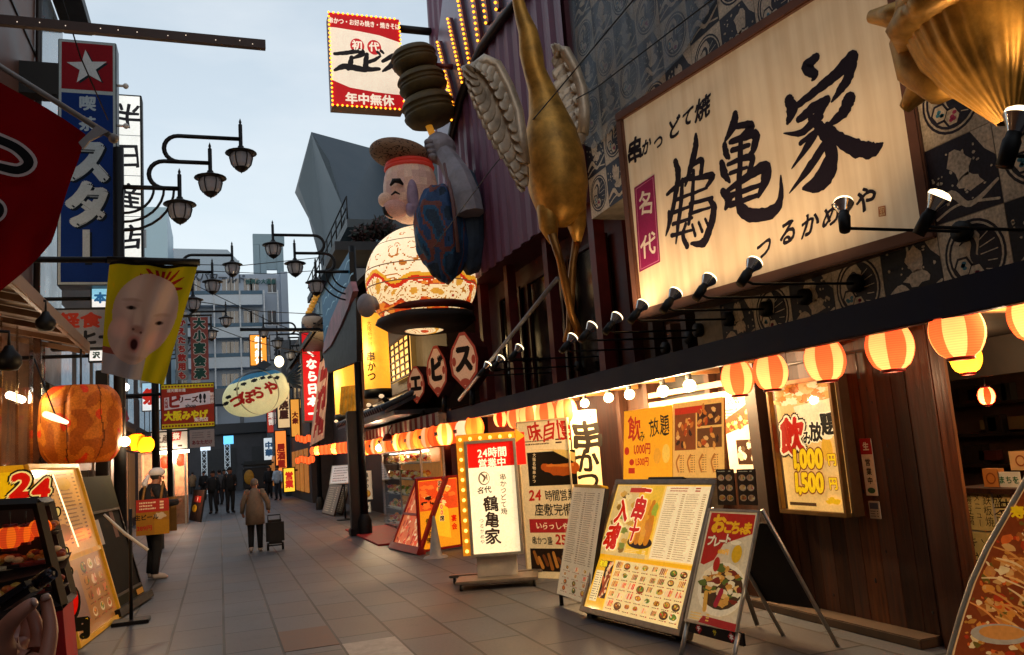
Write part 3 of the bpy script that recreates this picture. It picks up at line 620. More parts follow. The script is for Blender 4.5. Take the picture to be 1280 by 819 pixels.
def sign_panel():
    mm = bpy.data.materials.new('cream_sign_panel'); mm.use_nodes = True; t = mm.node_tree; b = t.nodes['Principled BSDF']; N = t.nodes.new; L = t.links.new
    tc = N('ShaderNodeTexCoord'); mp = N('ShaderNodeMapping'); mp.inputs['Scale'].default_value = (9, 9, .5); L(tc.outputs['Object'], mp.inputs[0])
    n1 = N('ShaderNodeTexNoise'); n1.inputs['Scale'].default_value = 1.2; n1.inputs['Detail'].default_value = 5; L(mp.outputs[0], n1.inputs['Vector'])
    n2 = N('ShaderNodeTexNoise'); n2.inputs['Scale'].default_value = 1.3; n2.inputs['Detail'].default_value = 4; L(tc.outputs['Object'], n2.inputs['Vector'])
    cr = N('ShaderNodeValToRGB'); cr.color_ramp.elements[0].position = .38; cr.color_ramp.elements[0].color = hx('#d6bb96'); cr.color_ramp.elements[1].position = .62; cr.color_ramp.elements[1].color = hx('#e2caa6')
    L(n1.outputs[0], cr.inputs[0]); mr = N('ShaderNodeMapRange'); mr.inputs['From Min'].default_value = .3; mr.inputs['From Max'].default_value = .7; mr.inputs['To Min'].default_value = .82; mr.inputs['To Max'].default_value = 1.06
    L(n2.outputs[0], mr.inputs[0]); mx = N('ShaderNodeMix'); mx.data_type = 'RGBA'; mx.blend_type = 'MULTIPLY'; mx.inputs[0].default_value = 1; L(cr.outputs[0], mx.inputs[6]); L(mr.outputs[0], mx.inputs[7])
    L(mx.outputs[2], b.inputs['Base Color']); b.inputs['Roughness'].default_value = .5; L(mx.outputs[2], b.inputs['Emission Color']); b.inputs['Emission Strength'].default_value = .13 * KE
    return mm
m = MB(); fi.box(m, 0, 0, fi.w, fi.h, -.015, .004); obj('panel', m, sign_panel(), sg)
a = Art(fi, .006); INK = '#1d1622'
def cz(x, y): return (770 + x / 2.73, 60 + y / 2.73)
def ST(pts, w): a.pstroke([cz(*p) for p in pts], [k / 2.73 * (1.32 if max(w) > 15 else 1.2) for k in w], INK, rag=.13)
# crane
for pts, w in (([(204, 388), (214, 430), (205, 500), (186, 590), (172, 640)], [18, 22, 18, 16, 6]), ([(176, 500), (220, 462), (268, 430)], [10, 16, 8]), ([(228, 450), (224, 520), (214, 600), (206, 668)], [12, 17, 15, 5]),
               ([(200, 522), (258, 498)], [13, 9]), ([(198, 562), (258, 540)], [13, 9]), ([(196, 602), (262, 580)], [13, 9]), ([(192, 640), (262, 622)], [14, 8]), ([(182, 560), (180, 600), (172, 636)], [12, 10, 4]),
               ([(274, 296), (272, 345), (256, 410), (238, 470)], [10, 24, 20, 8]), ([(262, 402), (294, 384), (290, 440)], [12, 18, 14]), ([(252, 450), (300, 440), (330, 438), (308, 478)], [9, 15, 22, 8]), ([(266, 420), (262, 520), (250, 600)], [12, 17, 12]),
               ([(256, 500), (312, 478)], [11, 9]), ([(254, 532), (330, 512)], [12, 12]), ([(252, 566), (322, 545)], [12, 8]), ([(322, 520), (336, 548), (324, 610), (300, 664), (258, 668)], [14, 22, 24, 26, 8]),
               ([(240, 600), (230, 640), (244, 676)], [10, 14, 18]), ([(262, 604), (272, 640)], [10, 12]), ([(284, 596), (296, 626)], [10, 12]), ([(306, 584), (316, 606)], [9, 11])):
    ST(pts, w)
# turtle
for pts, w in (([(408, 226), (402, 262), (374, 318)], [20, 32, 8]), ([(396, 272), (448, 262), (462, 270), (418, 312)], [12, 20, 26, 8]), ([(372, 330), (378, 362), (388, 376)], [16, 22, 10]), ([(392, 322), (440, 304), (478, 298), (470, 350), (452, 366)], [14, 20, 28, 20, 6]),
               ([(398, 350), (456, 332)], [16, 12]), ([(362, 392), (372, 430), (390, 458)], [18, 26, 8]), ([(384, 398), (446, 374), (468, 380), (452, 430)], [12, 18, 22, 12]), ([(392, 428), (448, 408)], [14, 10]),
               ([(366, 490), (386, 516), (376, 548)], [20, 30, 12]), ([(384, 486), (450, 440), (510, 408), (512, 450), (488, 506)], [14, 22, 34, 30, 12]), ([(396, 504), (494, 468)], [18, 12]), ([(392, 536), (482, 504)], [18, 12]),
               ([(428, 318), (424, 420), (420, 500), (434, 556), (480, 572), (540, 556), (564, 510), (564, 436)], [16, 20, 24, 34, 38, 32, 18, 4])):
    ST(pts, w)
# house
for pts, w in (([(684, 34), (652, 66), (680, 92), (672, 110)], [26, 34, 26, 8]), ([(592, 178), (602, 214), (588, 256)], [30, 38, 12]), ([(612, 204), (690, 142), (752, 92), (806, 36)], [18, 26, 30, 40]), ([(808, 40), (796, 96), (770, 140), (738, 184)], [34, 34, 26, 6]),
               ([(626, 244), (676, 206), (724, 172)], [20, 30, 16]), ([(722, 180), (680, 244), (634, 290), (574, 292)], [24, 26, 20, 3]), ([(646, 286), (704, 236)], [16, 14]), ([(632, 326), (700, 272)], [14, 16]), ([(700, 262), (660, 330), (602, 412)], [20, 24, 4]),
               ([(668, 240), (716, 296), (740, 372), (722, 438), (690, 470), (640, 482)], [22, 34, 36, 44, 40, 6]), ([(712, 330), (668, 400), (594, 496)], [22, 26, 3]), ([(724, 376), (690, 440), (640, 478)], [18, 22, 6]),
               ([(798, 176), (776, 222), (730, 262)], [40, 34, 12]), ([(722, 262), (762, 310), (820, 342), (878, 348), (912, 326)], [16, 34, 46, 40, 6]), ([(860, 340), (904, 344)], [34, 3]), ([(850, 356), (892, 364)], [24, 3])):
    ST(pts, w)
for ch, x, y, h in (('串', 67, 352, 88), ('か', 106, 335, 56), ('つ', 148, 322, 52), ('ど', 200, 272, 72), ('て', 246, 238, 66), ('焼', 298, 205, 80)):
    a.ptext(ch, *cz(x, y), h / 2.73, INK, bold=.035, brush=.05, shear=.25, rot=.06)
for ch, x, y, h in (('つ', 508, 680, 78), ('る', 588, 632, 88), ('か', 662, 605, 84), ('め', 734, 575, 80), ('や', 852, 522, 90)):
    a.ptext(ch, *cz(x, y), h / 2.73, INK, bold=.03, brush=.06, shear=.2, rot=.1)
a.ppoly([cz(64, 478), cz(133, 432), cz(153, 730), cz(82, 766)], '#8f1f57'); a.ppoly([cz(69, 482), cz(129, 441), cz(149, 726), cz(86, 757)], '#c77a9c'); a.ppoly([cz(71, 484), cz(127, 444), cz(147, 724), cz(88, 754)], '#8f1f57')
a.ptext('名', *cz(103, 530), 84 / 2.73, '#e8d8cc', bold=.02, brush=.06); a.ptext('代', *cz(112, 672), 84 / 2.73, '#e8d8cc', bold=.02, brush=.06)
a.ppoly([cz(897, 543), cz(922, 538), cz(924, 573), cz(899, 577)], '#b8704a'); a.ppoly([cz(900, 546), cz(919, 542), cz(921, 570), cz(902, 574)], '#dcb88a'); a.ptext('印', *cz(910, 558), 9, '#b8704a')
a.done('calligraphy', pmat(0, .5), sg)

# ================================================================== SPOTLIGHTS ON ARMS ALONG THE FASCIA
XS = 3.85
def spot(px, py, size, power, label, aim, arm_y=None, xs=XS):
    c = PX(px, py, xs); t = thing('arm_spotlight', label, 'spotlight', c, 'spotlights on arms along the fascia'); d = V(aim).normalized()
    k = size; m = MB(); e = V((XW - .06 if c.y < YE - 2.2 else XW + .2, c.y + .03, c.z - .1)); s = c - d * .13 * k
    m.tube([e, V((c.x + .02, c.y + .01, c.z - .13 * k)), s], .011, 8); obj('arm', m, M_black, t)
    m = MB(); m.tube([e - V((.0, 0, 0)), e + V((.06, 0, 0))], .075, 14); obj('mount', m, M_black, t)
    q = d.to_track_quat('Z', 'Y').to_matrix().to_4x4(); M = Matrix.Translation(c) @ q
    m = MB(); m.lathe([(0, -.2 * k), (.045 * k, -.2 * k), (.05 * k, -.05 * k), (.04 * k, -.03 * k), (.04 * k, 0)], 14, M); obj('barrel', m, M_black, t)
    m = MB(); m.lathe([(.038 * k, 0), (.05 * k, .03 * k), (.078 * k, .085 * k), (.084 * k, .1 * k)], 18, M); obj('reflector', m, mat('bulb_silvering', '#d9d6d0', .15, .9, var=0), t)
    m = MB(); m.lathe([(.084 * k, .1 * k), (.078 * k, .125 * k), (.05 * k, .142 * k), (0, .148 * k)], 18, M); obj('bulb_face', m, M_bulbw, t)
    if power: plamp(c + d * .17 * k, power, (1, .68, .38), .06, t, spot=d, size=rad(105), blend=.9)
    return t
AIM = (.72, .12, .72)
spot(1055, 266, .78, 9, 'large arm spotlight in front of the last kana on the big signboard', (.45, .4, 1.0))
spot(1165, 262, .78, 5, 'arm spotlight glowing end on at the lower right corner of the big signboard', (.25, -.55, .8))
spot(1268, 166, .85, 9, 'large spotlight hanging under the gilded turtle tail', (.3, -.25, .95), xs=3.6)
for i, (px, py, pw, lb) in enumerate(((937, 338, 7, 'arm spotlight right below the kana tsu of the signboard'), (881, 357, 6, 'arm spotlight under the crane character, second bright head left of the kana'), (839, 374, 6, 'arm spotlight below the foot of the big signboard, near the magenta strip'),
        (798, 388, 6, 'arm spotlight at the lower left corner of the big signboard'), (766, 403, 8, 'arm spotlight just left of the big signboard beyond its frame'), (735, 414, 7, 'arm spotlight right beside the feet of the gilded crane'),
        (711, 428, 7, 'arm spotlight just left of the feet of the gilded crane'), (645, 440, 0, 'dim arm spotlight in front of the deep red facade, right of the pale rod'), (622, 453, 0, 'dim arm spotlight close beside the pale rod'),
        (606, 461, 0, 'dim arm spotlight at the hexagon sign end of the fascia'))):
    spot(px, py, .8, pw, lb, AIM)

# ================================================================== GILDED CRANE
YC = 9.25
def cp(px, py, dy=0.0): return PY(px, py, YC + dy)
cr = thing('crane_sculpture', 'giant gilded crane sculpture with raised silvery wings standing on the fascia', 'sculpture', cp(718, 425))
pts = [(703, 282), (702, 264), (698, 235), (692, 195), (688, 165), (684, 140), (676, 110), (668, 88), (664, 66), (660, 40), (652, 18), (645, -10), (640, -40), (637, -75)]
rs = [12, 37, 46, 47, 40, 29, 20, 17, 18.5, 15, 11, 8, 8, 8]
m = MB(); m.tube([cp(x, y, -.05 * (i > 6)) for i, (x, y) in enumerate(pts)], [r * .0082 for r in rs], 22); m.ell(cp(633, -95), (.13, .1, .1), 16, 10); m.tube([cp(630, -98), cp(596, -120)], [.05, .008], 8); obj('body', m, M_gold, cr)
for q, dy in ((((692, 232), (685, 262), (686, 284), (692, 304)), -.02), (((712, 232), (719, 260), (721, 282), (722, 302)), .04)): m = MB(); m.tube([cp(x, y, dy) for x, y in q], [.08, .145, .12, .05], 16); obj('thigh', m, M_gold, cr)
m = MB(); m.tube([cp(690, 292, -.2), cp(700, 325, -.15), cp(706, 352, -.1), cp(714, 392), cp(727, 424)], [.055, .045, .055, .045, .06], 10); obj('leg', m, mat('gilded_bronze_leg', '#9a6a34', .4, .8, var=.3, bump=.2), cr)
m = MB(); m.tube([cp(722, 292, .1), cp(716, 330, .1), cp(714, 360, .1), cp(712, 410, .1), cp(708, 428, .1)], [.055, .045, .055, .045, .05], 10); obj('leg', m, MATS['gilded_bronze_leg'], cr)
def feather(m, p, q, w, th=.03):
    d = (q - p); L = d.length; t = d.normalized(); s = t.cross(V((.15, -1, .1))).normalized(); n = t.cross(s)
    pr = [(0, .35), (.25, .9), (.6, 1), (.85, .8), (1, .12)]; vs = []
    for a_, b_ in pr:
        c = p + t * (a_ * L) + n * (.05 * math.sin(a_ * 3))
        for k in range(8): z = 2 * math.pi * k / 8; vs.append(c + s * math.cos(z) * w * b_ / 2 + n * math.sin(z) * th * b_)
    m.add(vs, [(i * 8 + k, i * 8 + (k + 1) % 8, (i + 1) * 8 + (k + 1) % 8, (i + 1) * 8 + k) for i in range(4) for k in range(8)] + [tuple(range(8)), tuple(range(32, 40))], smooth=True)
def wing(lead, roots, tips, dy, bend):
    m = MB(); n = len(tips)
    m.tube([cp(x, y, dy) for x, y in lead], [.085] * (len(lead) - 1) + [.04], 10)
    tips = [q_ for a_, b_ in zip(tips, tips[1:]) for q_ in (a_, ((a_[0] + b_[0]) / 2 + 5, (a_[1] + b_[1]) / 2))] + [tips[-1]]; n = len(tips)
    for i, (tx, ty) in enumerate(tips):
        f = i / (n - 1) * (len(lead) - 1); j = min(int(f), len(lead) - 2); f -= j
        x0, y0 = lead[j][0] + (lead[j + 1][0] - lead[j][0]) * f, lead[j][1] + (lead[j + 1][1] - lead[j][1]) * f
        p, q = cp(x0, y0, dy), cp(tx, ty, dy + bend); feather(m, p - V((0, .03 * (i % 2), 0)), q, .21 if i else .15, .02)
        if i % 2 == 0: feather(m, p - V((0, .05, 0)), p.lerp(q, .42) - V((0, .07, 0)), .16, .02)
    return m
L1 = [(654, 205), (650, 170), (646, 140), (634, 108), (620, 82), (606, 76), (590, 84)]
T1 = [(652, 240), (646, 228), (643, 222), (634, 208), (626, 198), (618, 186), (611, 174), (605, 160), (599, 148), (594, 136), (590, 124), (587, 112), (585, 100), (585, 90)]
obj('wing', wing(L1, None, T1, -.25, -.15), M_silver, cr)
L2 = [(728, 168), (730, 140), (727, 112), (718, 86), (706, 64), (698, 60)]
T2 = [(708, 200), (703, 178), (700, 160), (697, 144), (695, 128), (693, 112), (692, 98), (693, 84), (694, 72), (696, 64)]
obj('wing', wing(L2, None, T2, .35, .1), M_silver, cr)

# ================================================================== GILDED TURTLE, upper right
tc_ = PX(1232, -10, 4.05)
tu = thing('turtle_sculpture', 'gilded turtle sculpture with a ridged flowing tail high at the right edge', 'sculpture', tc_)
def tp(px, py, x=4.05): return PX(px, py, x)
k = (tp(1332, 0) - tp(1132, 0)).length / 200
m = MB(); m.ell(tc_ + V((.1, 0, .05)), (.5, 100 * k, 62 * k), 40, 22, fn=lambda d: 1 + .035 * abs(math.sin(4 * math.atan2(d.y, d.x))) * (1 - abs(d.z)) + (.05 if -.25 < d.z < -.1 else 0)); obj('shell', m, M_gold, tu)
m = MB(); m.lathe([(.86, .12), (1.02, .04), (1.08, -.06), (1.04, -.16), (.9, -.2), (.6, -.22)], 88, Matrix.Translation(tc_ + V((.1, 0, -.02))) @ Matrix.Diagonal((.52, 103 * k, .62, 1)), rip=lambda q, z: 1 - .05 * abs(math.cos(q * 5.5)) ** 12 + (.02 * math.sin(q * 11) if z < 0 else 0)); obj('scute_rim', m, M_gold, tu)
top = [tp(1230, 12), tp(1240, 55), tp(1248, 95), tp(1256, 130), tp(1262, 152)]; rr = [82 * k, 72 * k, 50 * k, 26 * k, 12 * k]
vs = []; fs = []; n = 120
for c, r in zip(top, rr):
    for j in range(n): q = 2 * math.pi * j / n; g = 1 + .05 * abs(math.sin(q * 15)); vs.append(c + V((math.cos(q) * r * g * .75, math.sin(q) * r * g, 0)))
for i in range(len(top) - 1):
    for j in range(n): fs.append((i * n + j, i * n + (j + 1) % n, (i + 1) * n + (j + 1) % n, (i + 1) * n + j))
m = MB(); m.add(vs, fs, smooth=True); obj('tail', m, M_gold, tu)
m = MB(); m.tube([tp(1152, 20), tp(1140, 50), tp(1152, 82), tp(1180, 104), tp(1208, 104)], [.1, .13, .15, .13, .05], 14); obj('flipper', m, M_gold, tu)
for a_, b_ in (((.1, .42, .1), (.0, .82, .3)), ((.1, -.42, .1), (0, -.85, .32)), ((.15, .3, -.1), (.1, .75, -.35))): m = MB(); p_, q_ = tc_ + V(a_), tc_ + V(b_); m.tube([p_, p_.lerp(q_, .5), q_], [.13, (.16, .09), .04], 12); obj('flipper', m, M_gold, tu)
m = MB(); m.tube([tc_ + V((0, -.05, .4)), tc_ + V((-.12, -.1, .68)), tc_ + V((-.24, -.12, .86))], [.14, .11, .12], 14); m.ell(tc_ + V((-.28, -.13, .92)), (.19, .14, .13), 18, 12); obj('head', m, M_gold, tu)
m = MB(); m.tube([tc_ + V((.5, 0, -.1)), V((XW + .1, tc_.y, tc_.z - .1))], .06, 10); obj('bracket', m, M_black, tu)

# ================================================================== PAPER LANTERNS
def lmat(name, es):
    """lit paper: a thin translucent shell round a real bulb, with a little glow of its own"""
    m = bpy.data.materials.new(name); m.use_nodes = True; t = m.node_tree; N = t.nodes.new; L = t.links.new; t.nodes.remove(t.nodes['Principled BSDF']); out = t.nodes['Material Output']
    at = N('ShaderNodeVertexColor'); at.layer_name = 'Col'; tc = N('ShaderNodeTexCoord'); sp = N('ShaderNodeSeparateXYZ'); L(tc.outputs['Object'], sp.inputs[0])
    wv = N('ShaderNodeMath'); wv.operation = 'MULTIPLY'; wv.inputs[1].default_value = 420; L(sp.outputs[2], wv.inputs[0]); sn = N('ShaderNodeMath'); sn.operation = 'SINE'; L(wv.outputs[0], sn.inputs[0])
    nz = N('ShaderNodeTexNoise'); nz.inputs['Scale'].default_value = 9; L(tc.outputs['Object'], nz.inputs['Vector']); ad = N('ShaderNodeMath'); ad.operation = 'MULTIPLY_ADD'; ad.inputs[1].default_value = 1.2; L(nz.outputs[0], ad.inputs[0]); L(sn.outputs[0], ad.inputs[2])
    mr = N('ShaderNodeMapRange'); mr.inputs['From Min'].default_value = -.6; mr.inputs['From Max'].default_value = 1.8; mr.inputs['To Min'].default_value = .78; mr.inputs['To Max'].default_value = 1.05; L(ad.outputs[0], mr.inputs[0])
    mx = N('ShaderNodeMix'); mx.data_type = 'RGBA'; mx.blend_type = 'MULTIPLY'; mx.inputs[0].default_value = 1; L(at.outputs[0], mx.inputs[6]); L(mr.outputs[0], mx.inputs[7])
    tr = N('ShaderNodeBsdfTranslucent'); df = N('ShaderNodeBsdfDiffuse'); ms = N('ShaderNodeMixShader'); ms.inputs[0].default_value = .35
    em = N('ShaderNodeEmission'); em.inputs[1].default_value = es * KE; ad2 = N('ShaderNodeAddShader')
    for n in (tr, df, em): L(mx.outputs[2], n.inputs[0])
    L(tr.outputs[0], ms.inputs[1]); L(df.outputs[0], ms.inputs[2]); L(ms.outputs[0], ad2.inputs[0]); L(em.outputs[0], ad2.inputs[1]); L(ad2.outputs[0], out.inputs[0]); return m
LM = lmat('lit_lantern_paper', .34); LM2 = lmat('glowing_lantern_paper', .62)
def lantern(name, label, c, r, h, c1, c2, power=0.0, stripes=6, group=None, n=30, cat='lantern', ph=0.0, cap=True, pc=(1, .62, .3), es=None):
    t = thing(name, label, cat, V(c) - V((0, 0, h / 2)), group); M = Matrix.Translation(c) @ Matrix.Rotation(ph, 4, 'Z')
    prof = [(r * (.3 + .7 * math.sin(math.pi * (.12 + .76 * i / 12)) ** .8) if 0 < i < 12 else r * .5, (i / 12 - .5) * h) for i in range(13)]
    A_, B_ = hx(c1), hx(c2)
    def cf(q, z): return A_ if stripes == 0 or int(q / (2 * math.pi) * stripes * 2 + .5) % 2 == 0 else B_
    m = MB(); m.lathe(prof, n, M, colf=cf); obj('shade', m, es or (LM if power else LM2), t)
    for s_, nm in ((-1, 'bottom_ring'), (1, 'top_ring')):
        m = MB(); m.lathe([(r * .5, s_ * h / 2), (r * .52, s_ * (h / 2 + .018)), (r * .4, s_ * (h / 2 + .02))], 18, M)
        obj(nm, m, mat('lantern_ring_red', '#7a1410', .4, var=0), t)
    if cap: m = MB(); m.tube([V(c) + V((0, 0, h / 2)), V(c) + V((0, 0, h / 2 + .1))], .006, 6); obj('hanger', m, M_wire, t)
    if power: plamp(V(c) - V((0, 0, h * .16)), power, pc, r * .3, t)
    return t
XL = 4.3; GRP = 'red and white striped lanterns under the navy fascia'
WHT, ORG = '#eab47c', '#e4603a'
def lan(px, py, rpx, label, x=XL, power=.85, ph=0.0, hr=1.0, c1=WHT, c2=ORG, grp=GRP, stripes=4):
    c = PX(px, py, x); kk = .93 * (PX(px, py, x) - EYE).length / math.hypot(FOC, math.hypot(px - 640, py - 409.5)); r = rpx * kk; L = lantern('paper_lantern', label, c, r, 2 * r * hr, c1, c2, power, stripes, grp, ph=ph); return L
lan(1112, 433, 31, 'striped paper lantern hanging in front of the plank wall, left of the corner post', ph=.25)
lan(1196, 414, 35, 'largest striped lantern, hanging at the corner post beside the doorway', ph=.65, x=4.25)
lan(1292, 394, 32, 'striped lantern cut by the right edge, next after the one at the corner post', ph=.2)
lan(1031, 450, 27, 'striped lantern above the wall display case with price lettering', ph=.0)
lan(963, 465, 23, 'striped lantern touching its neighbour, above the left edge of the display case', ph=.45)
lan(922, 473, 22, 'pale striped lantern above the yellow posters, nearest the round bulbs', ph=.1)
lan(708, 515, 15.5, 'striped lantern over the right end of the tall white menu board, next to the bulbs', hr=1.15, ph=.5)
lan(683, 517, 15, 'striped lantern over the middle of the tall white menu board', hr=1.15, ph=.1)
lan(662, 520, 14.5, 'striped lantern over the left edge of the tall white menu board', hr=1.15, ph=.4)
lan(645, 522, 13, 'striped lantern just right of the bulb framed standing sign', hr=1.1, ph=.0)
lan(626, 523, 10, 'small red striped lantern above the bulb framed standing sign', hr=1.1, ph=.2, c2='#d8220f')
lan(1207, 447, 20, 'plain yellow lantern behind the big one at the corner post', x=5.3, c1='#ffb030', c2='#ffb030', grp=None, stripes=0, power=2)
lan(1233, 495, 11, 'small red and white lantern deep inside the restaurant', x=7.2, c2='#e03018', grp=None, power=1)

# ================================================================== ROUND BULBS ON A BAR
c0 = PX(722, 500, 4.45); c1 = PX(868, 476, 4.45)
bb = thing('bulb_bar', 'pale bar carrying five round lit bulbs under the fascia', 'light fitting', c0.lerp(c1, .5))
m = MB(); m.tube([V((4.45, c1.y - .25, ZF0 + .06)), V((4.45, c0.y + .3, ZF0 + .06))], .014, 8); obj('bar', m, M_wood, bb)
for (px, py, r) in ((731, 504, 6), (761, 497, 6.5), (787, 493, 7), (829, 489, 8), (862, 482, 8.5)):
    c = PX(px, py, 4.45); k = r * (c - EYE).length / FOC / 1.1
    m = MB(); m.ell(c, (k, k, k), 18, 12); b = obj('bulb', m, M_bulb, bb)
    m = MB(); m.tube([c + V((0, 0, k * .9)), V((c.x, c.y, ZF0 + .12))], [k * .5, k * .35], 10); obj('socket', m, M_black, b)
    plamp(c - V((.09, 0, .05)), 24, (1, .66, .32), .05, bb)

# ================================================================== STANDING SIGNS AND BOARDS, RIGHT
def plate(fr, name, par, m_, t=.03, b=.0, z=0): m = MB(); fr.box(m, -b, -b, fr.w + b, fr.h + b, z - t, z, bev=.004); return obj(name, m, m_, par)
def edge(fr, par, m_, b=.03, z0=-.03, z1=.015): m = MB(); fr.ring(m, b, z0, z1, -b, -b, fr.w + b, fr.h + b); return obj('frame', m, m_, par)

# --- 24 hour standing light box
C = G(610, 733); n = V((-.36, -.93, 0)).normalized()
f = plane_frame((588, 553), (646, 553), (646, 691), (588, 691), C, n)
t = thing('bulb_framed_standing_sign', 'tall lit standing sign with red 24 hour heading, yellow bulb frame and wheeled base', 'sign', C)
fb = Frame(f.p(-.135, -.02, -.0), f.r, f.u, f.w + .17, f.h + .14)
m = MB(); fb.box(m, 0, 0, fb.w, fb.h, -.28, -.012, bev=.01); obj('cabinet', m, M_alud, t)
m = MB(); fb.box(m, .005, .005, .105, fb.h - .005, -.011, .02); fb.box(m, .106, fb.h - .105, fb.w - .005, fb.h - .005, -.011, .02); yb = obj('bulb_frame', m, mat('amber_bulb_frame', '#d98a1a', .4, var=.15, es=.35, ecol='#f09a20'), t)
m = MB()
bulbs('bulb', [fb.p(.055, .06 + (fb.h - .12) * i / 11, .03) for i in range(12)] + [fb.p(.055 + (fb.w - .12) * i / 5, fb.h - .055, .03) for i in range(1, 6)], .021, mat('warm_small_bulb', '#ffd070', .3, var=0, es=3, ecol='#ffbe50'), yb)
m = MB(); m.prism([fb.p(fb.w + .002, fb.h - .14, -.01), fb.p(fb.w + .12, fb.h - .07, -.01), fb.p(fb.w + .002, fb.h + .03, -.01)], fb.n * .03); obj('arrow_point', m, mat('amber_bulb_frame'), t)
m = MB(); f.ring(m, .035, -.011, .05, -.035, -.035, f.w + .035, f.h + .035, bev=.004); obj('frame', m, M_alu, t)
a = base_art(f, '#fbf0d4'); s = 1.0
a.prect(580, 540, 655, 586, '#c5170f'); a.ptext('24時間', 615, 565.5, 13.5, '#fff2dc', bold=.022, sx=.9); a.ptext('営業中', 615, 578.5, 12, '#fff2dc', bold=.022)
a.poval(605, 598, 7.2, 8.5, '#5a4a3c'); a.poval(605.5, 598, 6, 7.2, '#f3e6ca'); a.pstroke([(602, 593), (606, 597), (604, 602)], [2, 3, 1.5], '#5a4a3c'); a.pstroke([(608, 594), (609, 600)], [2, 1], '#5a4a3c')
for ch, x, y, h in (('名', 601, 613, 9), ('代', 610, 612, 9), ('鶴', 614, 630, 20), ('亀', 615, 650, 20), ('家', 616, 671, 21)): a.ptext(ch, x, y, h, '#2a1d16', bold=.025, brush=.045, shear=.08)
for i, ch in enumerate('串かつどて焼'): a.ptext(ch, 628.5 + i * .3, 596 + i * 8.6, 8.5, '#3a2a20', bold=.01, brush=.05)
for i, ch in enumerate('つるかめや'): a.ptext(ch, 602 + i * .4, 651 + i * 6.6, 6, '#3a2a20', bold=.005, brush=.05)
a.done('lit_face', pmat(.78, .4, '#fff0d2'), t)
m = MB(); q = .11; z0 = f.o.z - .05
M_ = Matrix((f.r, -f.n, V((0, 0, 1)))).transposed().to_4x4(); M_.translation = V((C.x, C.y, 0)) + f.n * .12
cx = (f.o + f.r * f.w / 2 - V((C.x, C.y, 0))).dot(f.r)
m = MB(); m.box((cx - .02, .26, (z0 + .1) / 2 + .03), (f.w * .86, .16, z0 + .0), M=M_, bev=.008); obj('pedestal', m, mat('pedestal_grey_panel', '#c4bdb2', .45, .2, var=.15), t)
m = MB(); m.box((cx - .02, .12, .09), (.98, .5, .035), M=M_, bev=.008); m.box((cx - .02, .5, .09), (1.25, .09, .035), M=M_, bev=.008); obj('base', m, M_alud, t)
for x, y in ((-.44, -.1), (.42, -.1), (-.58, .5), (.57, .5)):
    m = MB(); c = M_ @ V((cx + x, y, .037)); m.tube([c - f.r * .015, c + f.r * .015], .037, 14); obj('caster', m, M_black, t)

# --- tall white menu board with a fried skewer picture
f = stand((661, 722), (724, 724), (653, 529), 0); t = thing('tall_menu_board', 'tall white menu board with red brush heading, skewer photo and 24 hour lettering', 'menu board', f.p(f.w / 2, 0))
plate(f, 'panel', t, mat('board_cream_back', '#cbb890', .6), .06); a = base_art(f, '#e3d2ac')
a.ptext('味自慢', 686, 539, 26, '#b3241a', bold=.02, brush=.07, sx=.84); a.lines(f.w * .1, f.h * .845, f.w * .95, f.h * .885, 2, '#4a3626', .5)
a.prect(662, 562, 719, 608, '#15100c'); a.ppoly([(664, 562), (690, 563), (719, 578), (719, 566), (705, 562)], '#d7b76a'); a.pstroke([(680, 584), (700, 588), (719, 584)], [9, 14, 13], '#a8501a', rag=.2); a.pstroke([(684, 582), (716, 581)], [3, 4], '#c8742c', rag=.3)
for i, ch in enumerate('大阪名物串かつ'): a.ptext(ch, 668, 569 + i * 5.4, 5, '#e8d8b0')
a.ptext('24', 669, 619, 18, '#b3241a', bold=.03, brush=.03); a.ptext('時間営業', 700, 619, 15, '#1f1712', bold=.01, brush=.05, sx=.75); a.ptext('座敷完備', 692, 637, 16, '#1f1712', bold=.01, brush=.05, sx=.9)
a.prect(663, 648, 722, 666, '#a3262a'); a.ptext('いらっしゃい', 694, 657, 10, '#f0dcc0', bold=.02, brush=.06); a.ptext('串かつ盛', 678, 676, 11, '#1f1712', bold=.015, brush=.05, sx=.7); a.ptext('250', 705, 674, 17, '#b3241a', bold=.03, brush=.03)
a.prect(665, 686, 724, 714, '#221610')
for i in range(9): a.pstroke([(668 + i * 6, 690 + (i * 7) % 9), (673 + i * 6, 704 + (i * 5) % 8)], [4, 5], ['#8f5a24', '#b57a36', '#6b3a18'][i % 3])
a.done('printed_face', pmat(.3, .5, '#ffe0b0'), t); edge(f, t, mat('board_cream_back'), .02)

# --- skewer banner board beside it
C = PX(752, 560, 4.62); f = plane_frame((717, 514), (751, 511), (757, 722), (724, 724), C, (-.5, -.87, 0))
f.h += f.o.z; f.o.z = 0
t = thing('skewer_board', 'narrow cream board with large black brush lettering down it, behind the plastic covered menu', 'menu board', f.p(f.w / 2, 0)); plate(f, 'panel', t, mat('board_cream_back'), .05); a = base_art(f, '#ddc89c')
for ch, x, y, h in (('串', 733, 545, 42), ('か', 735, 577, 32), ('つ', 737, 601, 30)): a.ptext(ch, x, y, h, '#15100c', bold=.035, brush=.05, shear=.06)
a.ptext('鶴亀家', 731, 520, 7, '#3a2a1c'); a.lines(f.w * .15, f.h * .08, f.w * .9, f.h * .4, 14, '#6b4a2c'); a.done('printed_face', pmat(.2, .5, '#ffe0b0'), t)

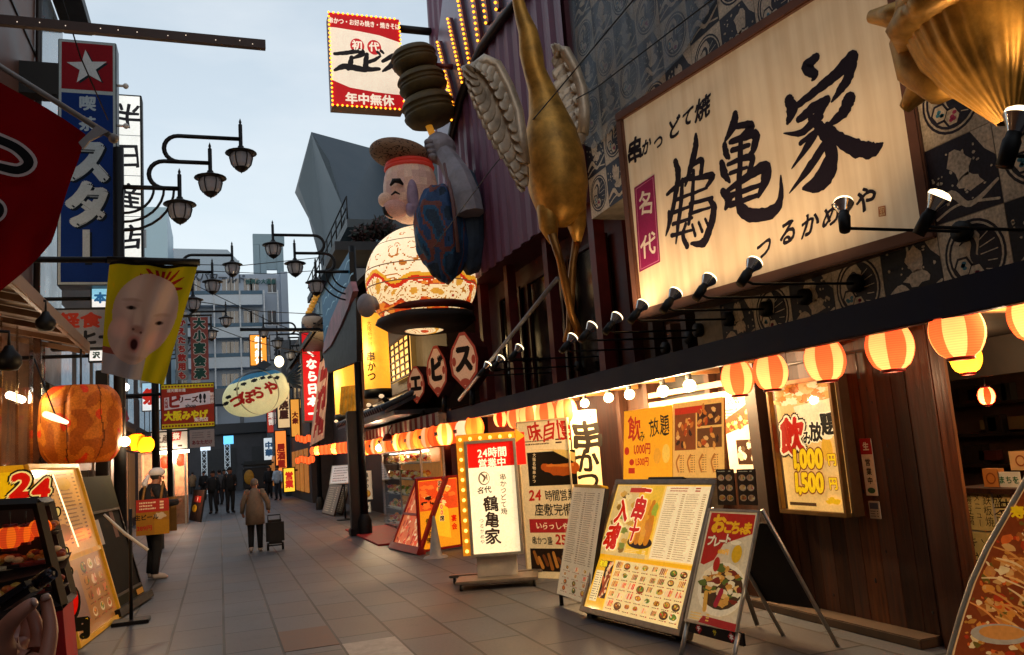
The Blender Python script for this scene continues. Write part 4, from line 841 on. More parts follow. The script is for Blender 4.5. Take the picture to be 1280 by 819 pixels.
# --- menu board under clear plastic
f = stand((694, 757), (733, 772), (713, 609), 15); t = thing('plastic_covered_menu', 'leaning menu board wrapped in wrinkled clear plastic on short black legs', 'menu board', f.p(f.w / 2, 0))
f = Frame(f.p(0, .12), f.r, f.u, f.w, f.h - .12); plate(f, 'panel', t, M_dark, .05); a = base_art(f, '#d8ccb4'); a.lines(f.w * .08, f.h * .3, f.w * .92, f.h * .96, 34, '#7d6a58', .4, 2); a.grid(f.w * .05, f.h * .03, f.w * .95, f.h * .28, 3, 4, '#7a5a40'); a.done('printed_face', pmat(.3, .5, '#ffe8c8'), t)  # emission brightens this print in place of lamplight
m = MB(); nx, ny = 14, 40; vs = []
for j in range(ny + 1):
    for i in range(nx + 1):
        d = .014 + .007 * noise.noise((i * .5, j * .35, 3)) + .006 * noise.noise((i * 1.7, j * 1.5, 8)); vs.append(f.p(-.01 + (f.w + .02) * i / nx, -.01 + (f.h + .02) * j / ny, d))
m.add(vs, [(j * (nx + 1) + i, j * (nx + 1) + i + 1, (j + 1) * (nx + 1) + i + 1, (j + 1) * (nx + 1) + i) for j in range(ny) for i in range(nx)], smooth=True); obj('plastic_cover', m, glass('wrinkled_plastic', .22, (.98, .98, .98), .05), t)
m = MB(); f.box(m, .08, f.h, f.w - .05, f.h + .03, -.06, .03, bev=.008); obj('yellow_clip', m, mat('yellow_plastic', '#d8a81c', .4), t)
for x in (.03, f.w - .07): m = MB(); p = f.p(x, 0, -.03); m.tube([p, V((p.x, p.y, 0))], .022, 8); m.tube([p, V((p.x + .3, p.y, 0))], .018, 8); obj('leg', m, M_black, t)

# --- the big lit menu
f = stand((723, 772), (849, 806), (770, 600), 25); t = thing('large_menu_stand', 'large steel framed lit menu stand with food photos, price columns and red brush lettering', 'menu board', f.p(f.w / 2, 0))
f = Frame(f.p(0, .06), f.r, f.u, f.w, f.h - .06)
m = MB(); f.ring(m, .05, -.12, .02, 0, 0, f.w, f.h, bev=.006); obj('frame', m, M_alud, t); m = MB(); f.box(m, .02, .02, f.w - .02, f.h - .02, -.13, -.01); obj('cabinet', m, M_alud, t)
a = base_art(f, '#f3d27a', .05); w, h = f.w, f.h
a.rect(w * .05, h * .42, w * .52, h * .955, '#d9c48e'); a.rect(w * .30, h * .46, w * .54, h * .955, '#e9c23a'); a.rect(.05, h * .40, w * .96, h * .43, '#f0b81c')
random.seed(11)
for i in range(26): a.oval(w * random.uniform(.07, .3), h * random.uniform(.45, .93), w * .035, h * .022, random.choice(['#8a6a2c', '#c9a04a', '#4a2c16', '#7d8a3a', '#e8d8a8']), wob=.3)
a.oval(w * .43, h * .54, w * .125, h * .045, '#2a1a12'); 
for x, dx in ((.345, 0), (.395, .008), (.44, 0), (.49, -.005), (.37, .06), (.42, .055), (.465, .05)):
    y0 = .55 if dx < .03 else .66; a.stroke([(w * x, h * y0), (w * (x + .004), h * (y0 + .08)), (w * (x + .006), h * (y0 + .17))], [w * .05, w * .06, w * .036], random.choice(['#d9911e', '#e0a02c', '#c97f18']))
a.oval(w * .5, h * .78, w * .03, h * .05, '#9fb03a', wob=.2); a.lines(w * .31, h * .455, w * .53, h * .49, 3, '#f0e0b0', .5)
a.rect(w * .56, h * .44, w * .96, h * .95, '#f6ead0'); a.lines(w * .58, h * .45, w * .95, h * .9, 30, '#a08458', .36, 2); a.lines(w * .6, h * .91, w * .9, h * .945, 2, '#a33a1c', .5)
a.rect(w * .05, .05, w * .235, h * .4, '#f0be2a'); a.rect(w * .065, h * .09, w * .145, h * .31, '#f6ecc8'); a.lines(w * .07, h * .1, w * .14, h * .3, 12, '#6b4a28', .4)
a.rect(w * .15, h * .12, w * .23, h * .385, '#2a1a12')
for i in range(13): a.stroke([(w * random.uniform(.155, .2), h * random.uniform(.13, .36)), (w * random.uniform(.19, .226), h * random.uniform(.15, .375))], w * .022, random.choice(['#b5522c', '#d98a6a', '#8a3a1c', '#e8c8a0']))
a.text('旬串', w * .12, h * .36, h * .05, '#f2e21c', .06, out='#5a3a1c', outw=.05)
a.rect(w * .245, .05, w * .96, h * .4, '#f0dfae'); random.seed(5); a.grid(w * .25, h * .055, w * .955, h * .395, 8, 5)
for tx, x, y, s_ in (('一', .36, .915, .15), ('串', .34, .775, .19), ('十', .345, .62, .15), ('入', .17, .76, .19), ('魂', .135, .56, .2)):
    a.text(tx, w * x, h * y, h * s_, '#c9220f', .045, sx=.85, brush=.04, shear=.05, out=[('#fff4dc', .045)])
a.rect(w * .2, h * .9, w * .36, h * .935, '#b8321c')
a.done('printed_face', pmat(.75, .35, '#ffe2b0', coat=.6), t)
for x in (.1, w - .15): m = MB(); p = f.p(x, .02, -.08); m.box((p.x, p.y, .04), (.07, .07, .08), bev=.006); obj('foot', m, M_black, t)
m = MB(); p = f.p(w - .04, h * .8, -.12); q = f.p(.04, h * .8, -.12)
m.tube([p, V((p.x + .25, p.y, .02))], .02, 8); m.tube([q, V((q.x + .25, q.y, .02))], .02, 8); obj('back_strut', m, M_alud, t)
MENU = f
m = MB(); c = MENU.p(MENU.w * .25, MENU.h + .035, -.04); f2 = Frame(MENU.p(MENU.w * .3, MENU.h + .004, -.06), MENU.r, MENU.u, .52, .05); f2.box(m, 0, 0, .52, .04, -.02, .02, bev=.005)
tag(obj('slotted_bar', m, M_black), 'black slotted bar lying along the top of the large menu stand', 'bar')

# --- yellow posters behind it
f = plane_frame((787, 514), (845, 505), (837, 600), (773, 604), (4.15, 6, 0), (-1, -.05, .12)); t = thing('yellow_drinks_poster', 'yellow poster with red and black brush lettering and two prices, behind the large menu stand', 'poster', f.p(f.w / 2, 0)); plate(f, 'panel', t, M_wood, .02); a = base_art(f, '#f0b426')
a.ptext('飲', 793, 535, 32, '#b8281a', bold=.02, brush=.08, shear=.1); a.ptext('み', 803, 545, 15, '#1f1712', bold=.01, brush=.06); a.ptext('放', 818, 534, 24, '#1f1712', bold=.01, brush=.07); a.ptext('題', 831, 531, 28, '#1f1712', bold=.01, brush=.06, sx=.8)
a.ptext('1,000円', 803, 561, 15, '#b8281a', bold=.03, brush=.02, sx=.9); a.ptext('1,500円', 803, 577, 12, '#b8281a', bold=.03, sx=.9); a.poval(784, 564, 3, 5, '#b8281a'); a.poval(790, 578, 3, 4, '#b8281a')
a.poval(833, 567, 5, 12, '#e8cc6a'); a.poval(822, 570, 5, 10, '#e0a83a'); a.prect(786, 585, 794, 592, '#b8281a'); a.done('printed_face', pmat(.75, .4, '#ffd890'), t)
f = plane_frame((846, 504), (908, 496), (903, 594), (837, 600), (4.14, 6, 0), (-1, -.05, .12)); t = thing('photo_menu_poster', 'cream poster with four food photos and pen drawings, beside the yellow poster', 'poster', f.p(f.w / 2, 0)); plate(f, 'panel', t, M_wood, .02); a = base_art(f, '#efc884'); w, h = f.w, f.h
a.rect(w * .04, h * .36, w * .47, h * .93, '#8a4a22'); a.rect(w * .5, h * .66, w * .96, h * .93, '#5a3420'); a.rect(w * .5, h * .38, w * .96, h * .63, '#6b4426'); a.rect(w * .04, h * .84, w * .6, h * .93, '#c9371c')
for i in range(40): x, y = random.choice([(random.uniform(.06, .42), random.uniform(.42, .8)), (random.uniform(.54, .92), random.uniform(.4, .6)), (random.uniform(.54, .92), random.uniform(.68, .9))]); a.oval(w * x, h * y, w * .045, h * .03, random.choice(['#d9a05a', '#e8c08a', '#b8501c', '#3a2216', '#c97a36']), rot=random.uniform(0, 3), wob=.2)
for i in range(4): a.stroke([(w * (.12 + .23 * i), h * .08), (w * (.08 + .23 * i), h * .2), (w * (.14 + .23 * i), h * .29)], w * .03, '#b57a3a'); a.lines(w * (.15 + .22 * i), h * .06, w * (.24 + .22 * i), h * .3, 8, '#7a4a22')
a.done('printed_face', pmat(.6, .4, '#ffd890'), t)
f = along((908, 492), (944, 484), (950, 588), (908, 594), XW - .12); t = thing('white_food_poster', 'bright white poster with slanting food photos on the wall behind the small leaflet holders', 'poster', f.p(f.w / 2, 0)); plate(f, 'panel', t, M_wood, .02); a = base_art(f, '#f4e6c8'); w, h = f.w, f.h
a.poly([(0, h * .48), (w, h * .62), (w, h * .88), (0, h * .66)], '#8a3a1c'); a.rect(w * .3, h * .1, w * .9, h * .4, '#3a2418'); a.text('人気', w * .35, h * .9, h * .13, '#2a1a12', .03, brush=.05); a.text('盛', w * .8, h * .86, h * .12, '#2a1a12', .03, brush=.05)
for i in range(22): x = random.uniform(.05, .95); a.oval(w * x, h * (.57 + .13 * x + random.uniform(-.08, .08)), w * .06, h * .03, random.choice(['#d98a4a', '#c9501c', '#e8c890', '#5a2a16']), wob=.3)
for i in range(12): a.oval(w * random.uniform(.36, .84), h * random.uniform(.14, .36), w * .07, h * .04, random.choice(['#c9b8a0', '#8a7a6a', '#5a4a3a', '#e8dcc8']), wob=.3)
a.lines(w * .05, h * .68, w * .5, h * .8, 3, '#5a3a22'); a.done('printed_face', pmat(.5, .35, '#ffe8c0', coat=.5), t)

# --- A frame board
A0, A1, A2 = G(846, 824), G(912, 842), G(1008, 802)
t = thing('aluminium_a_board', 'aluminium A frame board with a red children\'s plate poster and drink glass', 'a-board', V(((A0.x + A2.x) / 2, (A0.y + A2.y) / 2, 0)))
r = (A1 - A0).normalized(); n0 = r.cross(V((0, 0, 1))).normalized(); lean = rad(24)
f0 = Frame(A0, r, V((0, 0, 1)) * math.cos(lean) - n0 * math.sin(lean), (A1 - A0).length, 1.3)
y1 = (f0.px(888, 634)[1] + f0.px(950, 640)[1]) / 2; x0, y0 = f0.px(861, 778); x1 = f0.px(934, 740)[0]; f0.h = y1
f = Frame(f0.p(0, y0), f0.r, f0.u, f0.w, y1 - y0)
m = MB(); f.ring(m, .022, -.012, .012, bev=.003); obj('frame', m, M_alu, t)
a = base_art(f, '#d9cdb4', .02); a.ppoly([(890, 641), (945, 644), (941, 668), (905, 680), (893, 700), (880, 706), (876, 704)], '#b3241a'); a.lay()
for ch, x, y, h in (('お', 899, 655, 24), ('こ', 911, 659, 17), ('ち', 920, 660, 17), ('ゃ', 928, 663, 11), ('ま', 935, 661, 16)): a.ptext(ch, x, y, h, '#f0b81c', bold=.06)
for ch, x, y in (('プ', 889, 676), ('レ', 897, 678), ('ー', 904, 677), ('ト', 911, 674)): a.ptext(ch, x, y, 13, '#f6ead0', bold=.05, out='#6b1a14', outw=.03)
a.ptext('680円', 905, 690, 7, '#f0b81c', bold=.04); a.poval(922, 691, 9, 16, '#cfc4aa'); a.poval(922, 693, 6.5, 11, '#e0b01c'); a.poval(921, 679, 7, 3, '#f4ead0')
a.poval(902, 737, 31, 33, '#efe6d0'); a.poval(903, 736, 27, 26, '#4a3420')
random.seed(9)
for i in range(60): q, d = random.uniform(0, 6.3), random.uniform(.1, 1) ** .6; a.poval(903 + 25 * d * math.cos(q), 734 + 25 * d * math.sin(q), random.uniform(3, 6.5), random.uniform(2.5, 5), random.choice(['#d9a04a', '#e8c078', '#b8701f', '#e6d3a8', '#7d2a1c', '#5a6a2a', '#c9892c', '#f0e2c0']), wob=.3, n=10)
a.pstroke([(884, 742), (882, 762)], 7, '#d9a64a'); a.pstroke([(896, 756), (903, 740)], 8, '#a8243a'); a.poval(897, 706, 4, 9, '#b3241a')
a.ppoly([(880, 770), (922, 781), (920, 791), (874, 778)], '#a3262a'); a.lines(f.w * .1, f.h * .03, f.w * .5, f.h * .1, 3, '#e8c060', .5); a.done('poster', pmat(.3, .35, '#ffe0b0', coat=.4), t)
plate(f, 'panel', t, M_black, .02, -.01, -.002)
top0, top1 = f0.p(.01, y1 + .01, -.02), f0.p(f0.w - .01, y1 + .01, -.02)
for p, q in ((f0.p(.01, 0, -.02), f0.p(.01, y0, -.02)), (f0.p(f0.w - .01, 0, -.02), f0.p(f0.w - .01, y0, -.02))): m = MB(); m.tube([p, q], .017, 8); obj('leg', m, M_alu, t)
bk = A2 - f0.p(f0.w, 0)
for p in (top0, top1): m = MB(); q = V((p.x, p.y, 0)) + V((.55, .05, 0)); m.tube([p, q], .016, 8); obj('leg', m, M_alu, t)
m = MB(); p0, p1 = top0 + V((.04, 0, -.1)), top1 + V((.04, 0, -.1)); q0, q1 = V((top0.x + .42, top0.y + .04, .28)), V((top1.x + .42, top1.y + .04, .28)); m.prism([p0, p1, q1, q0], (.012, 0, 0)); obj('rear_panel', m, mat('matt_black_panel', '#17120f', .5), t)
for i, (x0, x1) in enumerate(((897, 919), (923, 946))):
    q = PL(((x0 + x1) / 2, 632), top0, f0.n); fr = plane_frame((x0, 586), (x1, 587), (x1 - 1, 632), (x0 - 1, 631), top0 + f0.n * .03, (f0.n.x, f0.n.y, .05))
    b = thing('leaflet_card', 'small dark card of six snack photos standing on the A board, ' + ('its left one' if i == 0 else 'its right one'), 'menu card', fr.p(fr.w / 2, 0)); plate(fr, 'panel', b, M_black, .008); a = base_art(fr, '#2a1c14')
    for j in range(6): cx, cy = fr.w * (.28 + .44 * (j % 2)), fr.h * (.2 + .28 * (j // 2)); a.oval(cx, cy, fr.w * .19, fr.h * .09, '#c09870'); a.dish(cx, cy, fr.w * .17, 'fry')
    a.lines(fr.w * .1, fr.h * .91, fr.w * .9, fr.h * .97, 1, '#d8c8a0'); a.done('printed_face', pmat(.15, .4), b)
f = plane_frame((861, 779), (928, 788), (930, 806), (862, 792), A0 + V((.3, .25, 0)), (-.98, -.1, 0)); t = thing('red_diamond_board', 'low board with red and black diamonds, half hidden under the A board', 'sign', f.p(f.w / 2, 0)); plate(f, 'panel', t, M_black, .02); a = base_art(f, '#1a1210')
for i, ch in enumerate('チサ本'): x = f.w * (.2 + .3 * i); a.poly([(x - f.h * .48, f.h / 2), (x, f.h * .04), (x + f.h * .48, f.h / 2), (x, f.h * .96)], ['#a81c1c', '#2a2420', '#a81c1c'][i]); a.text(ch, x, f.h / 2, f.h * .5, ['#f0e0d0', '#d8b81c', '#f0e0d0'][i], .05)
a.done('printed_face', pmat(.1, .5), t)

# --- wall display case with the drinks poster
f = along((967, 482), (1040, 474), (1053, 638), (973, 640), 4.64); t = thing('wall_display_case', 'glass fronted wall display case with a drinks poster and yellow price lettering', 'display case', f.p(f.w / 2, 0))
m = MB(); f.ring(m, .035, -.03, .02, -.03, -.03, f.w + .03, f.h + .03, bev=.004); obj('frame', m, mat('brass_case_frame', '#8a6a3e', .35, .7, var=.2), t)
m = MB(); f.box(m, -.03, -.03, f.w + .03, f.h + .03, -.155, -.06); obj('case', m, mat('case_brown_metal', '#5a4430', .4, .4, var=.2), t)
a = Art(f, -.055); a.rect(0, 0, f.w, f.h, '#e6c48a'); w, h = f.w, f.h; random.seed(21)
for i in range(34): a.oval(w * random.uniform(.05, .95), h * random.uniform(.86, .99), w * .09, h * .03, random.choice(['#d98a36', '#f0d8a0', '#a85a1c', '#f4e8d0', '#c9a860']), wob=.3)
a.poly([(w * .42, h * .52), (w * .98, h * .6), (w * .98, h * .86), (w * .3, h * .82)], '#f4ead2')
a.lay(2); a.ptext('飲', 984, 545, 46, '#b81c10', bold=.05, brush=.03, shear=.08, out=[('#1a120e', .11), ('#fff4e0', .06)])
for ch, x, y, h_ in (('み', 1003, 548, 18), ('放', 1014, 540, 25), ('題', 1029, 530, 29)): a.ptext(ch, x, y, h_, '#17100c', bold=.04, brush=.03, out='#fff8ea', outw=.06)
a.poval(1028, 562, 7, 16, '#e0b03a'); a.poval(1028, 546, 7, 4, '#f8f0dc')
a.ptext('1,000', 1004, 573, 32, '#f2d01c', bold=.055, sx=.84, shear=.1, out='#7a3a10', outw=.05); a.ptext('円', 1034, 575, 16, '#f2d01c', bold=.05, out='#7a3a10'); a.ptext('1,500', 1006, 603, 32, '#f2d01c', bold=.055, sx=.84, shear=.1, out='#7a3a10', outw=.05); a.ptext('円', 1036, 605, 16, '#f2d01c', bold=.05, out='#7a3a10')
a.rect(w * .06, h * .035, w * .5, h * .06, '#4a3422'); a.poval(1036, 627, 8, 4, '#e0b81c', wob=.3); a.done('poster', pmat(.8, .5, '#ffe0a8'), t)
m = MB(); m.quad(f.quad(-.004)); obj('glass_front', m, M_glass, t)
f = along((1077, 549), (1091, 547), (1095, 619), (1081, 620), 4.79); t = thing('open_sign_strip', 'narrow white strip sign with a red top pasted on the plank wall', 'sign', f.p(f.w / 2, 0)); plate(f, 'panel', t, M_white, .008); a = base_art(f, '#e2d0b0'); a.rect(0, f.h * .72, f.w, f.h, '#a81c1c'); a.text('生', f.w / 2, f.h * .86, f.h * .15, '#f0dcc0', .04)
for i, ch in enumerate('営業中'): a.text(ch, f.w / 2, f.h * (.58 - .16 * i), f.h * .13, '#2a1c14', .02)
a.oval(f.w / 2, f.h * .09, f.w * .34, f.h * .05, '#3a5a3a'); a.done('printed_face', pmat(0, .5), t)
f = along((1086, 627), (1099, 626), (1101, 648), (1088, 649), 4.79); t = thing('sticker', 'small pale sticker on the plank wall under the strip sign', 'sticker', f.p(f.w / 2, 0)); plate(f, 'panel', t, M_white, .006); a = base_art(f, '#b0a08a'); a.rect(f.w * .1, f.h * .55, f.w * .9, f.h * .9, '#4a4a5a'); a.lines(f.w * .1, f.h * .08, f.w * .9, f.h * .5, 3, '#4a3a2a'); a.done('printed_face', pmat(0, .5), t)

# --- curved food board in the lower right corner
P = PY(1330, 760, 3.1); n = V((-.75, -.66, 0)).normalized(); r, u, n = upright(n)
f = Frame(V((P.x, P.y, 0)), r, u, 1, 1); q = [f.px(*p) for p in ((1284, 596), (1258, 642), (1234, 684), (1214, 728), (1200, 770), (1188, 812), (1180, 850))]
t = thing('curved_food_board', 'curved edge glossy food board standing at the lower right corner', 'menu board', f.p(0, 0))
yb = .35; xl = q[-1][0] - .03; ytop = q[0][1] + .12; xr = q[0][0] + .75
xa_ = q[0][0] + .34; left = [(q[0][0] + .2, ytop + .12), (q[0][0] + .07, ytop + .03)] + q + [(xl - .01, yb)]; out = [(2 * xa_ - x, y) for x, y in left[::-1]] + [(xa_, ytop + .15)] + left; xr = 2 * xa_ - xl
m = MB(); m.prism([f.p(x, y, -.06) for x, y in out], f.n * .058); obj('panel', m, M_alud, t)
a = Art(f, .001); a.poly(out, '#d9b48a'); cx = sum(p[0] for p in out) / len(out); cy = sum(p[1] for p in out) / len(out); inn = [(cx + (x - cx) * .965, cy + (y - cy) * .965) for x, y in out]; a.poly(inn, '#7a3a1c'); random.seed(4)
def inside(x, y):
    c = False; n_ = len(inn)
    for i in range(n_):
        (x1, y1), (x2, y2) = inn[i], inn[i - 1]
        if (y1 > y) != (y2 > y) and x < (x2 - x1) * (y - y1) / (y2 - y1) + x1: c = not c
    return c
for i in range(2600):
    x, y = random.uniform(xl, xr), random.uniform(yb, ytop + .15)
    d = random.choice([.008, .012, .02, .03])
    if all(inside(x + d * 1.2 * ox, y + d * 1.2 * oy) for ox, oy in ((1, 0), (-1, 0), (0, 1), (0, -1))): a.oval(x, y, d, d * random.uniform(.5, .9), random.choice(['#c9863a', '#c99a60', '#8a4a1c', '#b8803a', '#a8381c', '#6a5a24', '#dcc49a', '#7a3a1c', '#c8602a', '#9a5a2a', '#b87a44']), rot=random.uniform(0, 3), wob=.25, n=9, l=1 + (i % 60) * .12)
a.L = 10
for dx in range(5):
    p = f.px(1232 + 12 * dx, 735 - 14 * dx); 
for i in range(420):
    x, y = random.uniform(xl, xr), random.uniform(yb + .1, ytop); q_ = random.uniform(.2, 1.0); P_ = [(x - .09 * math.cos(q_), y + .09 * math.sin(q_)), (x, y + .02), (x + .1 * math.cos(q_), y - .1 * math.sin(q_))]
    if all(inside(*p) for p in P_): a.stroke(P_, [.006, .011, .005], random.choice(['#d8a868', '#c98a48', '#e0c090', '#b87838', '#8a4a20', '#d89050']), 9 + (i % 40) * .15)
a.L = 16; a.oval(*f.px(1250, 792), .13, .05, '#a8a09a'); a.oval(*f.px(1252, 790), .1, .035, '#c98a4a'); a.ptext('寿', 1272, 640, 16, '#e8c41c', bold=.05)
a.done('printed_face', pmat(.42, .2, '#ffd8a0', coat=1.0), t)
m = MB(); m.tube([f.p(x, y, .0) for x, y in out[:-1]], .013, 8); obj('rim', m, mat('pale_board_rim', '#d9c6a4', .4), t)
for x in (xl + .1, xr - .1): m = MB(); m.tube([f.p(x, yb, -.03), f.p(x, 0, -.03)], .02, 8); obj('leg', m, M_alud, t)

# ================================================================== RED DISPLAY, GLASS CASE AND CONE FURTHER ALONG
f = stand((489, 686), (523, 694), (512, 597), 25); t = thing('red_framed_menu_stand', 'leaning red framed menu stand packed with food photos', 'menu board', f.p(f.w / 2, 0)); m = MB(); f.ring(m, .05, -.05, .03, bev=.004); f.box(m, .0, f.h * .47, f.w, f.h * .5, -.02, .03); obj('frame', m, M_red, t); plate(f, 'panel', t, M_red, .05, 0, -.003); a = base_art(f, '#d87a52', .05); random.seed(31)
for i in range(150): a.L = 1 + (i % 50) * .1; a.oval(f.w * random.uniform(.1, .9), f.h * random.uniform(.06, .94), f.w * .04, f.h * .02, random.choice(['#e8c8a0', '#c9321c', '#f0d8b8', '#d98a5a', '#a83a22', '#e85a3a', '#f4e8d0']), wob=.25, rot=random.uniform(0, 3))
a.lay(3); a.lines(f.w * .1, f.h * .87, f.w * .9, f.h * .94, 2, '#f8e0b0', .6); a.done('printed_face', pmat(.5, .4, '#ffd0a0'), t)
m = MB(); f.box(m, -.03, 0, f.w + .03, .12, -.1, .05); p = f.p(f.w, 0, -.5); obj('foot_rail', m, M_red, t)
b0 = G(523, 694); q = b0 + V((.75, .25, 0)); f2 = Frame(b0 + V((.06, .03, .06)), (q - b0), V((0, 0, 1)), (q - b0).length, .1); f2.h = f2.px(530, 600)[1]
t = thing('golden_banner_board', 'gold board with red and black lettering right behind the leaning red stand', 'menu board', f2.p(f2.w / 2, 0) - V((0, 0, .06))); plate(f2, 'panel', t, M_red, .05, .03); a = base_art(f2, '#e8a42c', .01); w, h = f2.w, f2.h
a.rect(w * .02, h * .55, w * .98, h * .98, '#d8512a')
for i in range(20): a.oval(w * random.uniform(.1, .9), h * random.uniform(.6, .95), w * .09, h * .03, random.choice(['#f0c060', '#e87a3a', '#2a1812', '#f8e0b0']), wob=.3)
a.poly([(w * .3, h * .55), (w * .5, h * .66), (w * .72, h * .56), (w * .76, h * .12), (w * .34, h * .2)], '#f8c83a')
for i, ch in enumerate('お座敷200席'): a.text(ch, w * .55, h * (.93 - .085 * i), h * .085, '#c9180f' if 3 <= i <= 5 else '#2a1812', .04, out='#fff0d8', outw=.04)
for i, ch in enumerate('個室完備'): a.text(ch, w * .2, h * (.4 - .09 * i), h * .085, '#2a1812', .03)
for i, ch in enumerate('宴会'): a.text(ch, w * .85, h * (.4 - .12 * i), h * .1, '#c9180f', .04)
a.done('printed_face', pmat(.7, .4, '#ffd890'), t)
# glass case of food samples
XG = 3.75; f = along((479, 566), (527, 560), (527, 655), (479, 664), XG); gy0, gy1 = f.p(f.w, 0).y, f.p(0, 0).y; gz = f.o.z
t = thing('food_sample_case', 'tall glass case with shelves of plastic food samples on a red plinth', 'display case', (XG + .25, (gy0 + gy1) / 2, 0)); m = MB(); m.span((XG - .02, gy0, 0), (XG + .5, gy1, gz - .03), bev=.01); obj('plinth', m, M_dkred, t)
m = MB(); f.ring(m, .05, -.04, .0, bev=.004); f.box(m, f.w * .5 - .02, .05, f.w * .5 + .02, f.h - .05, -.03, 0); m.span((XG + .46, gy0, gz), (XG + .5, gy1, gz + f.h)); obj('frame', m, M_alu, t)
m = MB(); m.span((XG + .42, gy0 + .02, gz), (XG + .45, gy1 - .02, gz + f.h)); obj('back_panel', m, mat('lit_case_back', '#c98a4a', .6, es=.18, ecol='#e89a4a'), t)
rnd = random.Random(8)
for j in range(5):
    z = gz + .04 + f.h * j / 5; m = MB(); m.span((XG + .02, gy0 + .03, z), (XG + .42, gy1 - .03, z + .012)); s = obj('shelf', m, mat('glass_shelf', '#a8b0a8', .1, var=0), t); y = gy0 + .25
    while y < gy1 - .2:
        m = MB(); m.lathe([(.0, 0), (.07, 0), (.13, .035), (.12, .035), (.06, .015), (0, .015)], 14, Matrix.Translation((XG + .18, y, z + .013)), hx(rnd.choice(['#e8dcc4', '#3a2018', '#d8c8a8'])))
        for k in range(8): m.ell((XG + .18 + rnd.uniform(-.07, .07), y + rnd.uniform(-.09, .09), z + .05 + rnd.uniform(0, .12)), (.05, .065, .04), 8, 6, col=hx(rnd.choice(['#d98a2c', '#c9602a', '#e8c060', '#7a8a2a', '#b8281c', '#f0dca8', '#d9a04a'])))
        tag(obj('sample_dish', m, pmat(.12, .3)), 'plastic food sample dish on the %s shelf of the red plinth glass case' % ['bottom', 'second lowest', 'middle', 'second highest', 'top'][j], 'food sample', 'plastic food samples in the glass case'); y += .34
m = MB(); m.quad([p + V((-.012, 0, 0)) for p in f.quad(0)]); obj('glass_pane', m, M_glass, t)
m = MB(); m.tube([(XG + .2, gy0 + .1, gz + f.h - .05), (XG + .2, gy1 - .1, gz + f.h - .05)], .015, 8); obj('glow_tube', m, M_tube, t); plamp((XG + .15, (gy0 + gy1) / 2, gz + f.h - .12), 25, (1, .7, .4), .1, t)
m = MB(); m.span((2.75, gy0 - .5, .0), (XG - .03, gy1 - .3, .035), bev=.008); tag(obj('red_mat', m, mat('red_mat_carpet', '#a8140f', .7, var=.2)), 'red carpeted step in front of the glass food sample case', 'step')
c = G(545, 697); m = MB(); m.lathe([(.2, 0), (.17, .03), (.1, .035), (.026, .6), (.018, .64), (0, .65)], 18, Matrix.Translation(c)); tag(obj('grey_cone', m, mat('grey_cone_plastic', '#8a8580', .5)), 'slim grey cone standing in front of the gold banner board', 'cone')
# decoration case with an ornament above the gold board
c = PX(548, 578, 4.4); t = thing('ornament_case', 'red backed niche with golden ornaments above the gold banner board', 'ornament', c); m = MB(); m.span((4.45, c.y - .9, c.z - .5), (4.6, c.y + .9, c.z + .55)); obj('backing', m, M_dkred, t)
m = MB(); rnd = random.Random(2)
for i in range(26): m.ell(c + V((.02, rnd.uniform(-.35, .35), rnd.uniform(-.45, .4))), (.06, rnd.uniform(.05, .12), rnd.uniform(.05, .14)), 10, 8)
obj('ornament', m, mat('gold_red_ornament', '#c9762c', .35, .5, var=.6, scale=12), t)

# --- row of lanterns under the striped awning
seq = [(593, 535, 0), (580, 540, 1), (568, 541, 0), (556, 543, 2), (545, 545, 0), (535, 547, 2), (525, 549, 0), (516, 551, 2), (507, 552, 0), (499, 553, 2), (491, 555, 0), (484, 556, 2), (477, 557, 0), (470, 558, 2), (464, 559, 0), (458, 560, 2)]
for i, (px, py, kd) in enumerate(seq):
    c = PX(px, py, 4.2 if px > 560 else 4.0); lb = {0: 'glowing amber lantern in the crowded row under the striped awning', 1: 'white lantern with a black label, biggest in the row under the awning', 2: 'pale cream lantern in the crowded row under the striped awning'}[kd]
    L = lantern('awning_lantern', lb, c, .17, .4, ['#ee7a34', '#ffdcb8', '#fbc48e'][kd], ['#ea6428', '#ffe4c4', '#f58a40'][kd], 2.5 if i % 3 == 0 else 0, 5 if kd != 1 else 0, 'lanterns crowded under the striped awning', n=20)
    if kd:
        m = MB(); m.span((c.x - .178, c.y - .1, c.z - .02), (c.x - .165, c.y + .1, c.z + .05)); obj('label_strip', m, mat('black_label', '#1a1412', .6, var=0), L)
c = PX(474, 560, 3.9); m = MB(); m.ell(c, (.09, .09, .09), 14, 10); t = thing('awning_floodlight', 'blazing white lamp at the street end of the striped awning', 'lamp', c); obj('bulb', m, mat('blazing_lamp', '#fff0d0', .3, var=0, es=25, ecol='#ffe0a8'), t); m = MB(); m.tube([c + V((0, 0, .08)), c + V((0, 0, .2))], .03, 8); obj('socket', m, M_black, t); plamp(c - V((.15, .15, .05)), 25, (1, .72, .42), .08, t)
c = PX(485, 548, 3.85); t = thing('dark_dome_lamp', 'dark unlit dome lamp hanging at the edge of the striped awning', 'lamp', c); m = MB(); m.lathe([(.0, .12), (.05, .11), (.13, .0), (.15, -.05), (.13, -.06), (0, -.04)], 16, Matrix.Translation(c)); obj('dome', m, M_dkred, t); m = MB(); m.tube([c + V((0, 0, .1)), c + V((.1, 0, .3))], .012, 6); obj('stem', m, M_black, t)

